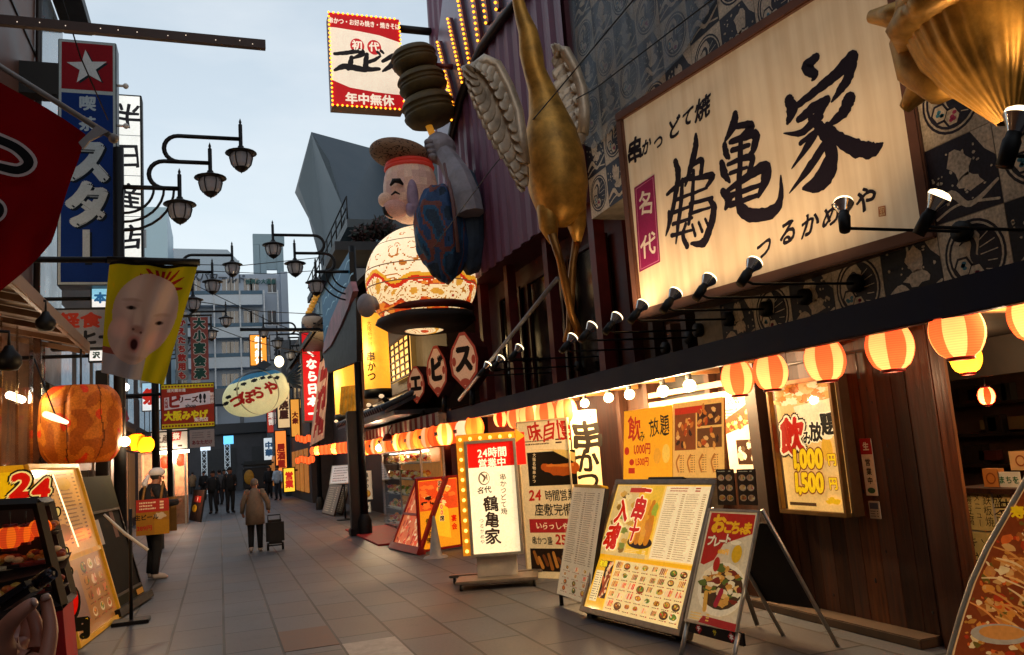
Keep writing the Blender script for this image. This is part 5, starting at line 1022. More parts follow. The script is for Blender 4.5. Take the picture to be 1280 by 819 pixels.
# striped awning
t = thing('striped_awning', 'red and white striped awning past the end of the navy fascia', 'awning', (4.2, 20, ZF0)); ya, yb_ = 15.52, 25.0; xa = 3.95; za = PX(500, 541, xa).z; zb = za + .24; n = 36
m = MB()
for i in range(n):
    y0, y1 = ya + (yb_ - ya) * i / n, ya + (yb_ - ya) * (i + 1) / n; cl = hx('#7d1c1a') if i % 2 else hx('#b8a894')
    m.quad([(xa, y0, za), (xa, y1, za), (xa, y1, zb), (xa, y0, zb)], cl); m.quad([(xa, y0, zb), (xa, y1, zb), (5.2, y1, zb + .25), (5.2, y0, zb + .25)], cl)
obj('canvas', m, pmat(0, .8, var=.3), t); m = MB(); m.tube([(xa + .02, ya, za), (xa + .02, yb_, za)], .018, 8); obj('front_rail', m, M_black, t)

# ================================================================== LANTERN GOD FIGURE WITH MALLET
YB = 15.5; KB = (PY(600, 350, YB) - PY(500, 350, YB)).length / 100
def bp_(px, py, dy=0.0): return PY(px, py, YB + dy)
t = thing('lantern_figure', 'giant paper lantern figure of a laughing god with striped cap, blue sleeve and raised mallet', 'figure', bp_(530, 418))
c = bp_(527, 350); Rb = (67 * KB, 62 * KB, 66 * KB)
def bodycol(d):
    q = math.atan2(d.y, d.x) * 2.2; z = d.z; nz = noise.noise((d.x * 3, d.y * 3, d.z * 3))
    if abs(((math.atan2(d.y, d.x) / 6.283 * 22) % 1) - .5) > .485 or abs((z * 6.5 % 1) - .5) > .482: return hx('#6b4a34')
    w = -.12 + .1 * math.sin(q * 1.7) + .06 * math.sin(q * 4)
    if abs(z - w) < .035: return hx('#c9301c')
    if abs(z - w - .07) < .035: return hx('#e0a832')
    if z < w - .05:
        g = noise.noise((d.x * 3.4 + 5, d.y * 3.4, d.z * 4.2)); k = noise.noise((d.x * 8, d.y * 8, d.z * 8))
        if g > .24: return hx('#c8481f') if k > -.12 else hx('#e08a3a')
        if .18 < g: return hx('#a8381c')
        if abs(g) < .025 or abs(g + .22) < .02: return hx('#b87a2a')
        if g < -.42: return hx('#d8a040')
        return hx('#f8e8c8')
    g = noise.noise((d.x * 3.4, d.y * 3.4 + 3, d.z * 3.6))
    if .24 < g < .27 or .44 < g < .5 or abs(g + .35) < .012: return hx('#b8702c')
    return hx('#fdf2dc')
m = MB(); m.ell(c, Rb, 220, 150, colf=bodycol); obj('body', m, pmat(.82, .5, '#ffeccc'), t)
hc = bp_(513, 236); hr = (33 * KB, 33 * KB, 44 * KB); skin = mat('painted_paper_skin', '#c99a86', .6, var=.2, es=.05, ecol='#e8b090')
m = MB(); m.ell(hc, hr, 22, 15, smooth=False, fn=lambda d: 1 + .12 * max(0, -d.z) * max(0, -d.x), colf=lambda d: hx(random.choice(['#dcc0ae', '#d4b4a4', '#dec6b6', '#ccb0a8', '#d8bab0']))); 
m.ell(bp_(482, 250, -.25), (9 * KB,) * 3, 14, 10); m.ell(bp_(494, 262, -.38), (15 * KB, 12 * KB, 12 * KB), 14, 10, smooth=False, col=hx('#c49a90')); m.c = [hx('#dcc0ae') if c_ == (1, 1, 1, 1) else c_ for c_ in m.c]; obj('head', m, pmat(.1, .6, '#e8b090', var=.2), t)
m = MB(); m.ell(bp_(516, 246, -.5), (7 * KB, 5 * KB, 22 * KB), 14, 12); m.ell(bp_(513, 262, -.5), (6 * KB, 5 * KB, 9 * KB), 12, 10); obj('ear', m, mat('lilac_paper', '#9c86a0', .6, var=.2), t)
m = MB(); m.tube([bp_(x, y, -.5) for x, y in ((488, 232), (492, 226), (499, 226), (504, 231))], [.02, .05, .055, .02], 8); obj('brow', m, M_black, t); m = MB(); m.tube([bp_(x, y, -.53) for x, y in ((489, 244), (494, 240), (500, 243))], [.012, .028, .012], 8); obj('eye', m, M_black, t); m = MB()
m.tube([bp_(x, y, -.42) for x, y in ((480, 259), (483, 266), (491, 272))], [.05, .06, .03], 8); obj('moustache', m, M_black, t)
for z_, k in ((-4, .86), (2, .81)): m = MB(); m.tube([hc + V((math.cos(q) * hr[0] * k, math.sin(q) * hr[1] * k, (28 + z_ * .9) * KB)) for q in [2 * math.pi * i / 24 for i in range(25)]], .042, 8); obj('headband', m, mat('red_headband', '#b8322c', .6, var=.1, es=.12, ecol='#d8402c'), t)
def hatcol(d): return hx('#3a2a22') if abs(noise.noise((d.x * 6, d.y * 6, d.z * 6))) < .07 else hx('#8a6a52')
m = MB(); M = Matrix.Translation(bp_(501, 194)) @ Matrix.Rotation(rad(9), 4, 'Y')
m.ell((0, 0, 0), (37 * KB, 35 * KB, 16 * KB), 120, 70, M=M, fn=lambda d: 1 + .1 * max(0, -d.x) * (d.z + .4), colf=hatcol); obj('cap', m, pmat(0, .7), t)
paper = mat('grey_paper', '#8d8a92', .7, var=.25, scale=3)
m = MB(); m.tube([bp_(588, 268, -1.3), bp_(583, 247, -1.25), bp_(575, 224, -1.1), bp_(563, 204, -.7), bp_(555, 192, -.3)], [.27, .28, .25, .22, .19], 9, smooth=False); obj('forearm', m, paper, t)
m = MB(); m.ell(bp_(550, 186, -.2), (20 * KB, 18 * KB, 20 * KB), 14, 10, fn=lambda d: 1 + .1 * noise.noise(d * 2.5), smooth=False)
for i in range(4): m.ell(bp_(536 + i * 1.5, 178 + i * 6, -.35), (6 * KB, 7 * KB, 4.5 * KB), 10, 8)
obj('fist', m, paper, t)
m = MB(); m.ell(bp_(552, 292, -.95), (31 * KB, 22 * KB, 58 * KB), 90, 60, fn=lambda d: 1 + .06 * noise.noise(d * 3) + .05 * abs(noise.noise(d * 5)), colf=lambda d: hx(['#2b3f56', '#2c5a80', '#7d4a44', '#34507a', '#25384c'][int((noise.noise((d.x * 1.9 + 1, d.y * 1.9, d.z * 1.9)) + .6) * 4.2) % 5])); obj('robe_sleeve', m, pmat(0, .6, var=.3), t)
m = MB(); m.ell(bp_(583, 276, -.75), (27 * KB, 26 * KB, 66 * KB), 24, 16, smooth=False, fn=lambda d: 1 + .05 * noise.noise(d * 4)); obj('sack', m, mat('slate_blue_cloth', '#34465a', .7, var=.35, scale=2), t)
m = MB(); m.tube([bp_(556, 205, -.9), bp_(566, 250, -1.45), bp_(573, 315, -1.45)], .035, 8); obj('cord', m, mat('faded_red_cord', '#6b4a48', .7), t)
bale = mat('olive_brown_bale', '#4c3e1a', .65, var=.3, scale=7, bump=.3)
for (px, py, r, h) in ((518, 75, 29, 30), (528, 105, 31, 32), (536, 138, 33, 40)):
    ax = (bp_(516, 66) - bp_(537, 142)).normalized(); M = Matrix.Translation(bp_(px, py)) @ ax.to_track_quat('Z', 'Y').to_matrix().to_4x4(); r *= KB; h *= KB
    m = MB(); m.lathe([(0, -h * .5), (r * .6, -h * .49), (r * .84, -h * .4), (r * .97, -h * .24), (r, -h * .16), (r, -h * .155), (r * .92, -h * .14), (r * .91, -h * .04), (r * .95, -h * .03), (r * .95, h * .03), (r * .91, h * .04), (r * .92, h * .14), (r, h * .155), (r, h * .16), (r * .97, h * .24), (r * .84, h * .4), (r * .6, h * .49), (0, h * .5)], 28, M); obj('mallet_bale', m, bale, t)
m = MB(); m.tube([bp_(533, 150), bp_(552, 196)], .07, 10); obj('mallet_handle', m, mat('lit_amber_handle', '#d98a2c', .5, es=.3, ecol='#f0a030'), t)
m = MB(); M = Matrix.Translation(bp_(535, 402)); m.lathe([(0, -12 * KB), (46 * KB, -10 * KB), (60 * KB, -1 * KB), (57 * KB, 6 * KB), (40 * KB, 10 * KB), (0, 10 * KB)], 26, M, rip=lambda q, z: 1 + .05 * math.sin(q * 5 + z)); obj('base', m, mat('charred_base', '#241c1c', .7, var=.35, scale=3, bump=.4), t)
m = MB(); m.lathe([(52 * KB, 0), (57 * KB, 3 * KB), (57 * KB, 7 * KB), (52 * KB, 10 * KB)], 26, Matrix.Translation(bp_(534, 393))); obj('red_cushion', m, M_dkred, t)
m = MB(); m.ell(bp_(458, 382, -.2), (11 * KB, 11 * KB, 14 * KB), 16, 12); m.tube([bp_(458, 382, -.2), bp_(476, 376, -.1)], [.13, .16], 10); obj('hand', m, paper, t)
m = MB(); e0 = bp_(545, 82); m.tube([e0, V((XP + .1, YB, e0.z))], .06, 8); obj('support_bar', m, M_dkred, t)
m = MB(); e0 = bp_(572, 196, .3); e1 = bp_(572, 222, .3); m.tube([e0, V((XP + .1, YB + .3, e0.z))], .055, 8); m.tube([e1, V((XP + .1, YB + .3, e1.z))], .045, 8)
for k in range(6):
    x0 = e0.x + (XP - e0.x) * k / 6; x1 = e0.x + (XP - e0.x) * (k + 1) / 6; m.tube([(x0, YB + .3, e0.z if k % 2 else e1.z), (x1, YB + .3, e1.z if k % 2 else e0.z)], .018, 6)
obj('support_truss', m, M_dkred, t)

# ---- hexagon signs
for i, (ch, px, py, hw, hh, lb) in enumerate((('エ', 520, 481, 11, 24, 'hexagon sign with black kana e, furthest and smallest of the three'), ('ビ', 546, 464, 13, 33, 'hexagon sign with black kana bi, between the other two'), ('ス', 580, 451, 18, 37, 'hexagon sign with black kana su, nearest and largest of the three'))):
    C = PX(px, py, 4.0); f = plane_frame((px - hw, py - hh), (px + hw, py - hh), (px + hw, py + hh), (px - hw, py + hh), C, (-.8, -.6, 0)); w, h = f.w, f.h
    t = thing('hexagon_sign', lb, 'sign', f.p(w / 2, 0)); H_ = [(w / 2, 0), (w, h * .3), (w, h * .68), (w * .56, h), (w * .44, h), (0, h * .68), (0, h * .3)]
    H_ = [(.5, 0), (.94, .27), (1, .5), (.92, .72), (.6, .985), (.4, .985), (.08, .72), (0, .5), (.06, .27)]
    m = MB(); m.prism([f.p(w * x, h * y, -.35) for x, y in H_], f.n * .35); obj('cabinet', m, mat('hex_dark_red', '#4a1512', .45, var=.3), t)
    a = Art(f, .004); a.poly([(w * x, h * y) for x, y in H_], '#9a4438'); a.poly([(w * (.5 + (x - .5) * .84), h * (.5 + (y - .5) * .88)) for x, y in H_], '#dcb9a0'); a.lay()
    for sx_ in (.16, .84): a.oval(w * sx_, h * .5, w * .07, h * .08, '#9a4438')
    a.oval(w * .5, h * .14, w * .16, h * .06, '#9a4438'); a.text(ch, w * .5, h * .54, h * .52, '#17100e', .06, sx=w / h * 1.25); a.done('lit_face', pmat(.28, .5, '#ffd8b0'), t)
    m = MB(); m.tube([f.p(w / 2, .02, -.2), V((f.p(w / 2, 0).x + .1, f.p(w / 2, 0).y, ZF1))], .05, 8); m.tube([f.p(w / 2, h / 2, -.3), f.p(w / 2, h / 2, -.3) + V((1.2, 0, 0))], .04, 8); obj('bracket', m, M_black, t)

# ---- overhead sign of the crab restaurant
f = facing((415, 14), (502, 27), (502, 140), (411, 128), 17.0); t = thing('projecting_shop_sign', 'white and red projecting sign with black brush kana, edged with amber bulbs', 'sign', f.p(f.w / 2, 0)); w, h = f.w, f.h
m = MB(); f.box(m, 0, 0, w, h, -.4, -.002); obj('cabinet', m, M_dkred, t); a = base_art(f, '#f2eada'); a.rect(0, h * .84, w, h, '#b3141c'); a.rect(0, 0, w, h * .16, '#b3141c')
a.poly([(0, h * .845), (w, h * .845), (w, h * .74), (w * .7, h * .80), (w * .4, h * .825)], '#b3141c'); a.poly([(0, h * .155), (w, h * .155), (w * .6, h * .17), (w * .25, h * .2), (0, h * .27)], '#b3141c'); a.lay(2)
a.text('串かつ・お好み焼き・焼きそば', w * .5, h * .915, h * .07, '#f8efe0', .025, sx=.76); a.text('年中無休', w * .52, h * .085, h * .125, '#f8efe0', .04)
for ch, x in (('初', .38), ('代', .62)): a.oval(w * x, h * .66, w * .1, h * .082, '#c22830'); a.text(ch, w * x, h * .665, h * .11, '#f8efe0', .04)
for P_, W_ in (([(50, 184), (90, 181), (136, 174), (142, 186), (112, 200)], [10, 13, 16, 18, 6]), ([(108, 196), (104, 216), (96, 236)], [12, 15, 12]), ([(50, 240), (80, 228), (118, 232), (156, 240)], [8, 18, 20, 14]), ([(160, 186), (156, 215), (162, 236), (202, 236)], [12, 16, 18, 10]), ([(160, 214), (184, 206), (206, 192)], [10, 12, 6]), ([(196, 178), (204, 186)], [9, 7]), ([(208, 174), (216, 182)], [9, 7]),
        ([(214, 210), (248, 192), (258, 198), (240, 226), (214, 244)], [10, 16, 20, 16, 6]), ([(244, 222), (262, 240), (274, 256)], [12, 20, 14])): a.pstroke([(400 + x / 2.73, y / 2.73) for x, y in P_], [k / 2.73 * 1.1 for k in W_], '#141014', rag=.1)
a.done('lit_face', pmat(.62, .5, '#fff0e0'), t)
BP = []
for p0, p1, n in (((0, 0), (0, h), 22), ((0, 0), (w, 0), 15), ((0, h), (w, h), 15), ((w, 0), (w, h), 22)):
    BP += [f.p(p0[0] + (p1[0] - p0[0]) * k / n, p0[1] + (p1[1] - p0[1]) * k / n, .015) for k in range(n)]
bulbs('bulb', BP, .023, M_amber, t); m = MB(); m.tube([f.p(w, h * .72, -.2), V((XP + .3, 17.2, f.p(w, h * .72).z))], .07, 8); m.tube([f.p(w, h * .95, -.2), V((XP + .3, 17.2, f.p(w, h * .95).z))], .09, 8); obj('bracket', m, M_black, t)

# ---- pale support rod and long cables
p0, p1 = PX(697, 348, 4.0), PX(574, 500, 4.0); m = MB(); m.tube([p0, p1], .03, 8); tag(obj('support_rod', m, mat('pale_grey_rod', '#8c8a90', .4, .3)), 'pale grey rod slanting from the crane\'s knee down to the fascia', 'rod')
def cable(pts, r, label): m = MB(); m.tube(pts, r, 6); tag(obj('cable', m, M_wire), label, 'cable')
cable([PX(800, -10, 3.9), PX(700, 110, 3.8), PX(615, 210, 3.7), PX(540, 312, 3.7)], .008, 'black cable running down from the upper right past the crane\'s neck')
cable([PX(900, -8, 4.6), PX(745, 110, 4.55), PX(700, 135, 4.65)], .008, 'black cable crossing the grey upper cladding')

# ================================================================== SHOPS FURTHER ALONG ON THE RIGHT
t = thing('lantern_shop_building', 'dark timber shop with tall yellow cylinder lanterns beyond the laughing figure', 'building', (7, 21, 0))
m = MB(); m.span((4.7, 17.35, 0), (10, 25, 7.2)); obj('wall', m, mat('dark_shop_wall', '#2e2019', .6, var=.35), t)
f = along((488, 425), (512, 420), (512, 470), (488, 480), 4.55); m = MB(); f.box(m, 0, 0, f.w, f.h, -.04, -.02); wn = obj('window', m, mat('lit_paper_window', '#ffd890', .5, es=1.0, ecol='#ffc060', var=.1), t); m = MB(); f.ring(m, .05, -.02, .03)
for k in range(1, 4): f.box(m, f.w * k / 4 - .02, .04, f.w * k / 4 + .02, f.h - .04, -.015, .02)
for k in range(1, 6): f.box(m, .04, f.h * k / 6 - .02, f.w - .04, f.h * k / 6 + .02, -.016, .018)
obj('lattice', m, M_dkwood, wn)
m = MB(); m.span((3.5, 17.5, 2.5), (4.7, 25, 2.6)); m.prism([(3.3, 17.5, 2.62), (3.3, 25, 2.62), (4.75, 25, 3.25), (4.75, 17.5, 3.25)], (0, 0, -.08)); rf = obj('pent_roof', m, mat('black_roof_tile', '#353d4a', .35, var=.3), t)
m = MB()
for k in range(26): y = 17.6 + k * .29; m.tube([(3.25, y, 2.66), (4.72, y, 3.3)], .07, 8)
obj('tile_rows', m, MATS['black_roof_tile'], rf)
for (px, py, rx, h_, lb, tx, xx) in ((432, 478, 15, 84, 'tall yellow cylinder lantern with a black cap left of the taller one', '', 4.0), (470, 440, 17, 100, 'tallest yellow cylinder lantern with black lettering beside the lattice window', '串かつ', 3.9)):
    c = PX(px, py, xx); kk = (c - EYE).length / FOC / 1.08; r, h2 = rx * kk, h_ * kk; b = thing('cylinder_lantern', lb, 'lantern', c - V((0, 0, h2 / 2)))
    M = Matrix.Translation(c); m = MB(); m.lathe([(r, -h2 / 2), (r, h2 / 2)], 28, M, hx('#ffd070')); obj('shade', m, pmat(.95, .6, '#ffc860'), b)
    for s_, nm in ((-1, 'bottom_cap'), (1, 'top_cap')): m = MB(); m.lathe([(0, s_ * h2 / 2), (r * 1.08, s_ * h2 / 2), (r * 1.08, s_ * (h2 / 2 + .22)), (0, s_ * (h2 / 2 + .22))], 24, M); obj(nm, m, M_black, b)
    if tx:
        fr = Frame(c + V((-r * .72, -r * .8, -h2 / 2)), (.8, -.6, 0), (0, 0, 1), r, h2); a = Art(fr, .02)
        for i, ch in enumerate(tx): a.text(ch, r * .2, h2 * (.42 - .13 * i), h2 * .13, '#2a1a10', .03)
        a.text('大阪新世界', r * .2, h2 * .72, h2 * .07, '#6b4a20', .0, vert=True); a.done('lettering', pmat(0), b)
    plamp(c - V((r + .3, .3, 0)), 18, (1, .68, .3), .2, b)
f = plane_frame((420, 487), (444, 478), (452, 512), (430, 521), PX(436, 500, 3.3), (-.6, -.8, .2)); m = MB(); f.box(m, 0, 0, f.w, f.h, -.12, 0, bev=.02)
for k in range(5): f.box(m, f.w * k / 5 + .02, .02, f.w * k / 5 + f.w * .12, f.h - .02, .001, .04)
tag(obj('gold_box', m, mat('gold_leaf_box', '#c08a20', .35, .3, var=.6, scale=3, es=.12, ecol='#e0a030')), 'tilted gold box hanging between the post and the cylinder lantern', 'box')  # weak emission makes the gold look lit; the box is no lamp
# ---- striped eaved shop beyond the post
t = thing('eaved_shop_building', 'dark eaved shop with a blue wave panel and pink fish, beyond the black post', 'building', (7, 30, 0))
m = MB(); m.span((4.55, 25.05, 0), (10, 36, 8.2)); obj('wall', m, mat('brown_timber_wall', '#3a281e', .6, var=.35), t)
m = MB(); m.span((2.85, 25.1, 5.55), (4.55, 35.8, 5.72)); m.prism([(2.7, 25.1, 5.5), (2.7, 35.8, 5.5), (4.6, 35.8, 7.4), (4.6, 25.1, 7.4)], (0, 0, .15)); obj('eave', m, mat('dark_eave_wood', '#1d1614', .6, var=.3), t)
C = PX(415, 400, 3.4); f = along((404, 350), (440, 335), (440, 440), (404, 452), 2.85); 
a = Art(f, .01); a.rect(0, 0, f.w, f.h, '#1d5f80')
for j in range(5):
    for i in range(5): x, y = f.w * (i + .3 + .4 * (j % 2)) / 5, f.h * (j + .4) / 5; a.stroke([(x, y), (x + f.w * .08, y + f.h * .04), (x + f.w * .15, y + f.h * .02)], f.h * .018, '#8fb8c9')
a.done('wave_panel', pmat(.1, .5), t); m = MB(); f.box(m, 0, 0, f.w, f.h, -.1, .005); obj('panel_back', m, M_black, t)
m = MB(); P0 = [(438, 352), (425, 372), (413, 400), (405, 428), (403, 442), (413, 432), (425, 408), (435, 384), (441, 364)]; m.prism([PX(x, y, 2.75) for x, y in P0], (.12, 0, 0)); obj('fish_panel', m, mat('pink_fish_paint', '#a87078', .5, var=.4, scale=2.5), t)
m = MB(); m.prism([PX(x, y, 2.8) for x, y in ((403, 443), (413, 433), (426, 409), (436, 385), (445, 372), (446, 452), (410, 466))], (.1, 0, 0)); obj('eave_underside', m, mat('eave_dark_wood', '#120e0e', .6), t)
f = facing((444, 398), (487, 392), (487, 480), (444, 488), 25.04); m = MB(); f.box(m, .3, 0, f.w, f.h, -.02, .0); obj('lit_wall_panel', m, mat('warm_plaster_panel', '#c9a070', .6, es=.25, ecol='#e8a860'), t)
plamp((3.6, 24.3, 4.2), 30, (1, .66, .34), .2, t)
# shopfronts under it: menu boards, blue wave curtain, lanterns
for (lbl, nm, c4, x, col, txs) in (('white poster of a skewer bowl on the dark wall right of the black post', 'skewer_poster', ((453, 590), (470, 588), (470, 625), (453, 627)), 3.95, '#e0d2b4', '串かつ'), ('small white price notice under the skewer bowl poster', 'price_notice', ((453, 630), (468, 629), (468, 642), (453, 643)), 3.95, '#d8ccb4', '定食')):
    f = along(*c4, x); f = Frame(f.o, V((.6, -.8, 0)), f.u, f.h * (.45 if '串' in txs else 1.1), f.h); b = thing(nm, lbl, 'poster', f.p(f.w / 2, 0)); plate(f, 'panel', b, M_white, .03); a = base_art(f, col); a.text(txs, f.w * .5, f.h * (.65 if len(txs) > 2 else .5), f.h * (.19 if len(txs) > 2 else .4), '#17110e', .04, vert=len(txs) > 2, brush=.04)
    if len(txs) > 2: a.oval(f.w * .5, f.h * .2, f.w * .38, f.h * .13, '#b8702c'); a.oval(f.w * .5, f.h * .22, f.w * .28, f.h * .08, '#e0a83a')
    a.done('printed_face', pmat(.25, .5), b)
f = along((434, 560), (449, 548), (449, 622), (434, 618), 3.6); b = thing('wave_curtain', 'dark blue noren curtain with white waves in the shop front beyond the post', 'curtain', f.p(f.w / 2, 0)); plate(f, 'cloth', b, mat('indigo_cloth', '#1c3a5c', .8, var=.2), .02); a = Art(f)
for j in range(5): y = f.h * (j + .4) / 5; a.stroke([(f.w * .1, y), (f.w * .35, y + f.h * .06), (f.w * .55, y + f.h * .02), (f.w * .9, y + f.h * .05)], [.02, .12, .06, .02], '#c9c4b8')
a.done('waves', pmat(0, .8), b)
for (x0, x1, y0, y1, lb, cl, ln) in ((402, 414, 604, 642, 'leaning easel board at the kerb, left of the pale lectern menu', '#8a8278', 18), (415, 424, 604, 640, 'narrow leaning board between the easel and the lectern menu', '#6b5a48', 18)):
    f = stand((x0, y1), (x1 + 3, y1 + 4), (x0 + 8, y0), ln); b = thing('leaning_board', lb, 'menu board', f.p(f.w / 2, 0)); plate(f, 'panel', b, M_dkwood, .04); a = base_art(f, cl, .04); a.lines(f.w * .15, f.h * .1, f.w * .85, f.h * .9, 12, '#d8ccb4'); a.done('printed_face', pmat(.06, .5), b)
c = G(432, 650); b = thing('lectern_menu', 'pale tilted lectern menu on a thin black stand before the dark shop', 'menu stand', c); m = MB(); m.tube([c, c + V((0, 0, 1.05))], .025, 8); m.lathe([(.25, 0), (.25, .03), (0, .04)], 16, Matrix.Translation(c)); obj('stand', m, M_black, b)
f = Frame(c + V((-.4, .1, 1.0)), (.9, -.4, 0), (.2, .45, .75), .85, .62); plate(f, 'tray', b, M_alu, .03); a = base_art(f, '#c8ccd0', .03); a.lines(f.w * .1, f.h * .1, f.w * .9, f.h * .9, 6, '#5a5a60', .4); a.done('menu_page', pmat(.25, .5), b)
for i in range(9):
    c = PX(391 + i * 5.5, 564 - i * .6, 2.9); lantern('eave_lantern', 'small orange lantern in the row under the dark eave beyond the post', c, .1, .27, '#ff8c48', '#ff7a3a', 4 if i % 4 == 1 else 0, 4, 'orange lanterns in a row under the dark eave', n=16)
c = PX(444, 561, 3.6); lantern('eave_lantern', 'lone orange lantern right beside the black post, next to the row', c, .2, .45, '#ff9a3a', '#ff8a30', 0, 0, n=16)
# ---- hanging signs over the shops beyond
f = facing((379, 416), (401, 416), (401, 525), (379, 526), 30.0); t = thing('red_vertical_sign', 'tall red vertical sign with white kana and a puffer head on top', 'sign', f.p(f.w / 2, 0)); w, h = f.w, f.h; m = MB(); f.box(m, -.06, -.06, w + .06, h + .06, -.4, -.002); obj('cabinet', m, mat('sign_grey_box', '#4a5058', .5, .4), t); a = base_art(f, '#c4141a')
for i, ch in enumerate('ふぐなら日本一'): a.text(ch, w * .5, h * (.925 - .142 * i), h * .125, '#fff4ea', .06, brush=.03)
a.done('lit_face', pmat(.8, .5), t)
m = MB(); c = PY(390, 401, 29.8); k = (PY(400, 401, 29.8) - PY(390, 401, 29.8)).length / 10; m.ell(c, (13 * k, .35, 10 * k), 20, 14, colf=lambda d: hx('#2a2226') if d.z > .45 or noise.noise((d.x * 4, d.y * 4, d.z * 4)) > .4 else hx('#b8a08c')); obj('puffer_head', m, pmat(.05, .5), t)
m = MB(); 
for q in range(7): m.ell(PY(386 + q * 1.9, 391 - q * 4.2, 29.8), (4.2 * k, .15, 3.4 * k), 10, 8)
obj('gold_tail', m, mat('gold_orange_scales', '#e0a03a', .4, .2, var=.5, scale=8, es=.2, ecol='#f0a840'), t)
t = thing('pink_banner', 'long faded pink and white banner hanging slantwise beside the red vertical sign', 'banner', PY(396, 556, 26)); tl, tr, br_, bl = [PY(*p, 26) for p in ((400, 452), (412, 441), (405, 548), (387, 558))]; m = MB(); nx, ny = 10, 40
vs = [tl.lerp(tr, i / nx).lerp(bl.lerp(br_, i / nx), j / ny) + V((0, .06 * math.sin(i * 1.1 + j * .3), 0)) for j in range(ny + 1) for i in range(nx + 1)]; m.add(vs, [(j * (nx + 1) + i, (j + 1) * (nx + 1) + i, (j + 1) * (nx + 1) + i + 1, j * (nx + 1) + i + 1) for j in range(ny) for i in range(nx)], smooth=True)
for j in range(ny):
    for i in range(nx): m.c[j * nx + i] = hx('#8f3a44') if 1 < i < 9 and 3 < j < 37 and noise.noise((i * .45, j * .2, 1)) > -.15 else hx('#c9b0ac')
obj('cloth', m, cloth_mat(), t); m = MB(); m.tube([tl, tr, V((4.5, 26, tr.z))], .03, 6); obj('rod', m, M_black, t)
# ---- further shop blocks with lit signs, both sides converging on the far end
for (nm, lb, x0, x1, y0, y1, hgt, col) in (('brown_shop_block', 'brown shop block past the red vertical sign on the right side', 3.6, 12, 36.1, 47, 7.5, '#3d3330'), ('grey_shop_block', 'grey block with lit orange signs at the far right end of the street', 3.3, 14, 47.1, 64, 8.5, '#4a4e55')):
    t = thing(nm, lb, 'building', ((x0 + x1) / 2, (y0 + y1) / 2, 0)); m = MB(); m.span((x0, y0, 0), (x1, y1, hgt)); obj('wall', m, mat(nm + '_wall', col, .7, var=.3), t)
    rnd = random.Random(len(nm))
    for k in range(int((y1 - y0) / 2.2)):
        y = y0 + 1 + k * 2.2; m = MB(); m.span((x0 - .05, y, .4), (x0 - .01, y + 1.6, 2.3)); obj('lit_shopfront', m, mat('lit_shopfront_glow', '#9a6a3a', .5, es=.25, ecol='#ff9a40', var=.6, scale=3), t)
        m = MB(); m.span((x0 - .04, y, 4.2), (x0 - .01, y + 1.2, 5.5)); obj('window', m, mat('dull_window', '#2c3540', .15, var=.1), t)
for (c4, y, lb, bg, fg, tx, es) in ((((313, 420), (333, 418), (333, 456), (313, 457)), 52, 'orange and white lit vertical sign above the puffer lantern', '#e88a2c', '#fff2dc', '年中無休', 1.1),
        (((338, 420), (360, 418), (360, 448), (338, 450)), 50, 'grey vertical sign with dark lettering above the puffer lantern, right of the orange one', '#8a9098', '#22262c', '串横', .1), (((345, 540), (358, 538), (358, 600), (345, 601)), 46, 'orange lit vertical sign low on the right at the far end', '#ff8c3c', '#7a1a10', '居酒屋', .9), (((355, 586), (368, 585), (368, 614), (355, 615)), 42, 'yellow lit street sign at the far right kerb', '#ffc83a', '#b3241a', '営業', 1.0), (((330, 548), (342, 547), (342, 575), (330, 576)), 58, 'small white lit sign furthest down the right side', '#d8e4ea', '#2a4a6a', '中華', .6)):
    f = facing(*c4, y); t = thing('lit_shop_sign', lb, 'sign', f.p(f.w / 2, 0)); m = MB(); f.box(m, -.05, -.05, f.w + .05, f.h + .05, -.3, -.002); obj('cabinet', m, M_black, t); a = base_art(f, bg); a.text(tx, f.w / 2, f.h / 2, min(f.h / (len(tx) + .3), f.w * .8), fg, .06, vert=True); a.done('lit_face', pmat(es, .5), t)
    m = MB(); m.tube([f.p(f.w, f.h * .9, -.15), f.p(f.w, f.h * .9, -.15) + V((2.5, 0, 0))], .05, 6); obj('bracket', m, M_black, t)
for (c4, y, lb, bg, fg, tx, es) in ((((347, 480), (362, 478), (362, 534), (347, 535)), 44, 'cream lit vertical sign with dark lettering above the orange tavern sign', '#f0c890', '#3a1c14', '串焼屋', .6), (((364, 500), (374, 499), (374, 545), (364, 546)), 40, 'narrow amber lit sign close behind the red vertical sign', '#f0a040', '#5a1a10', '大衆', .7), (((334, 508), (345, 507), (345, 540), (334, 541)), 56, 'dull red vertical sign beyond the cream one', '#b83a2c', '#f0e0d0', '寿司', .5)):
    f = facing(*c4, y); t = thing('lit_shop_sign', lb, 'sign', f.p(f.w / 2, 0)); m = MB(); f.box(m, -.05, -.05, f.w + .05, f.h + .05, -.3, -.002); obj('cabinet', m, M_black, t); a = base_art(f, bg); a.text(tx, f.w / 2, f.h / 2, min(f.h / (len(tx) + .3), f.w * .8), fg, .06, vert=True); a.done('lit_face', pmat(es, .5), t); m = MB(); m.tube([f.p(f.w, f.h * .9, -.15), f.p(f.w, f.h * .9, -.15) + V((2.5, 0, 0))], .05, 6); obj('bracket', m, M_black, t)
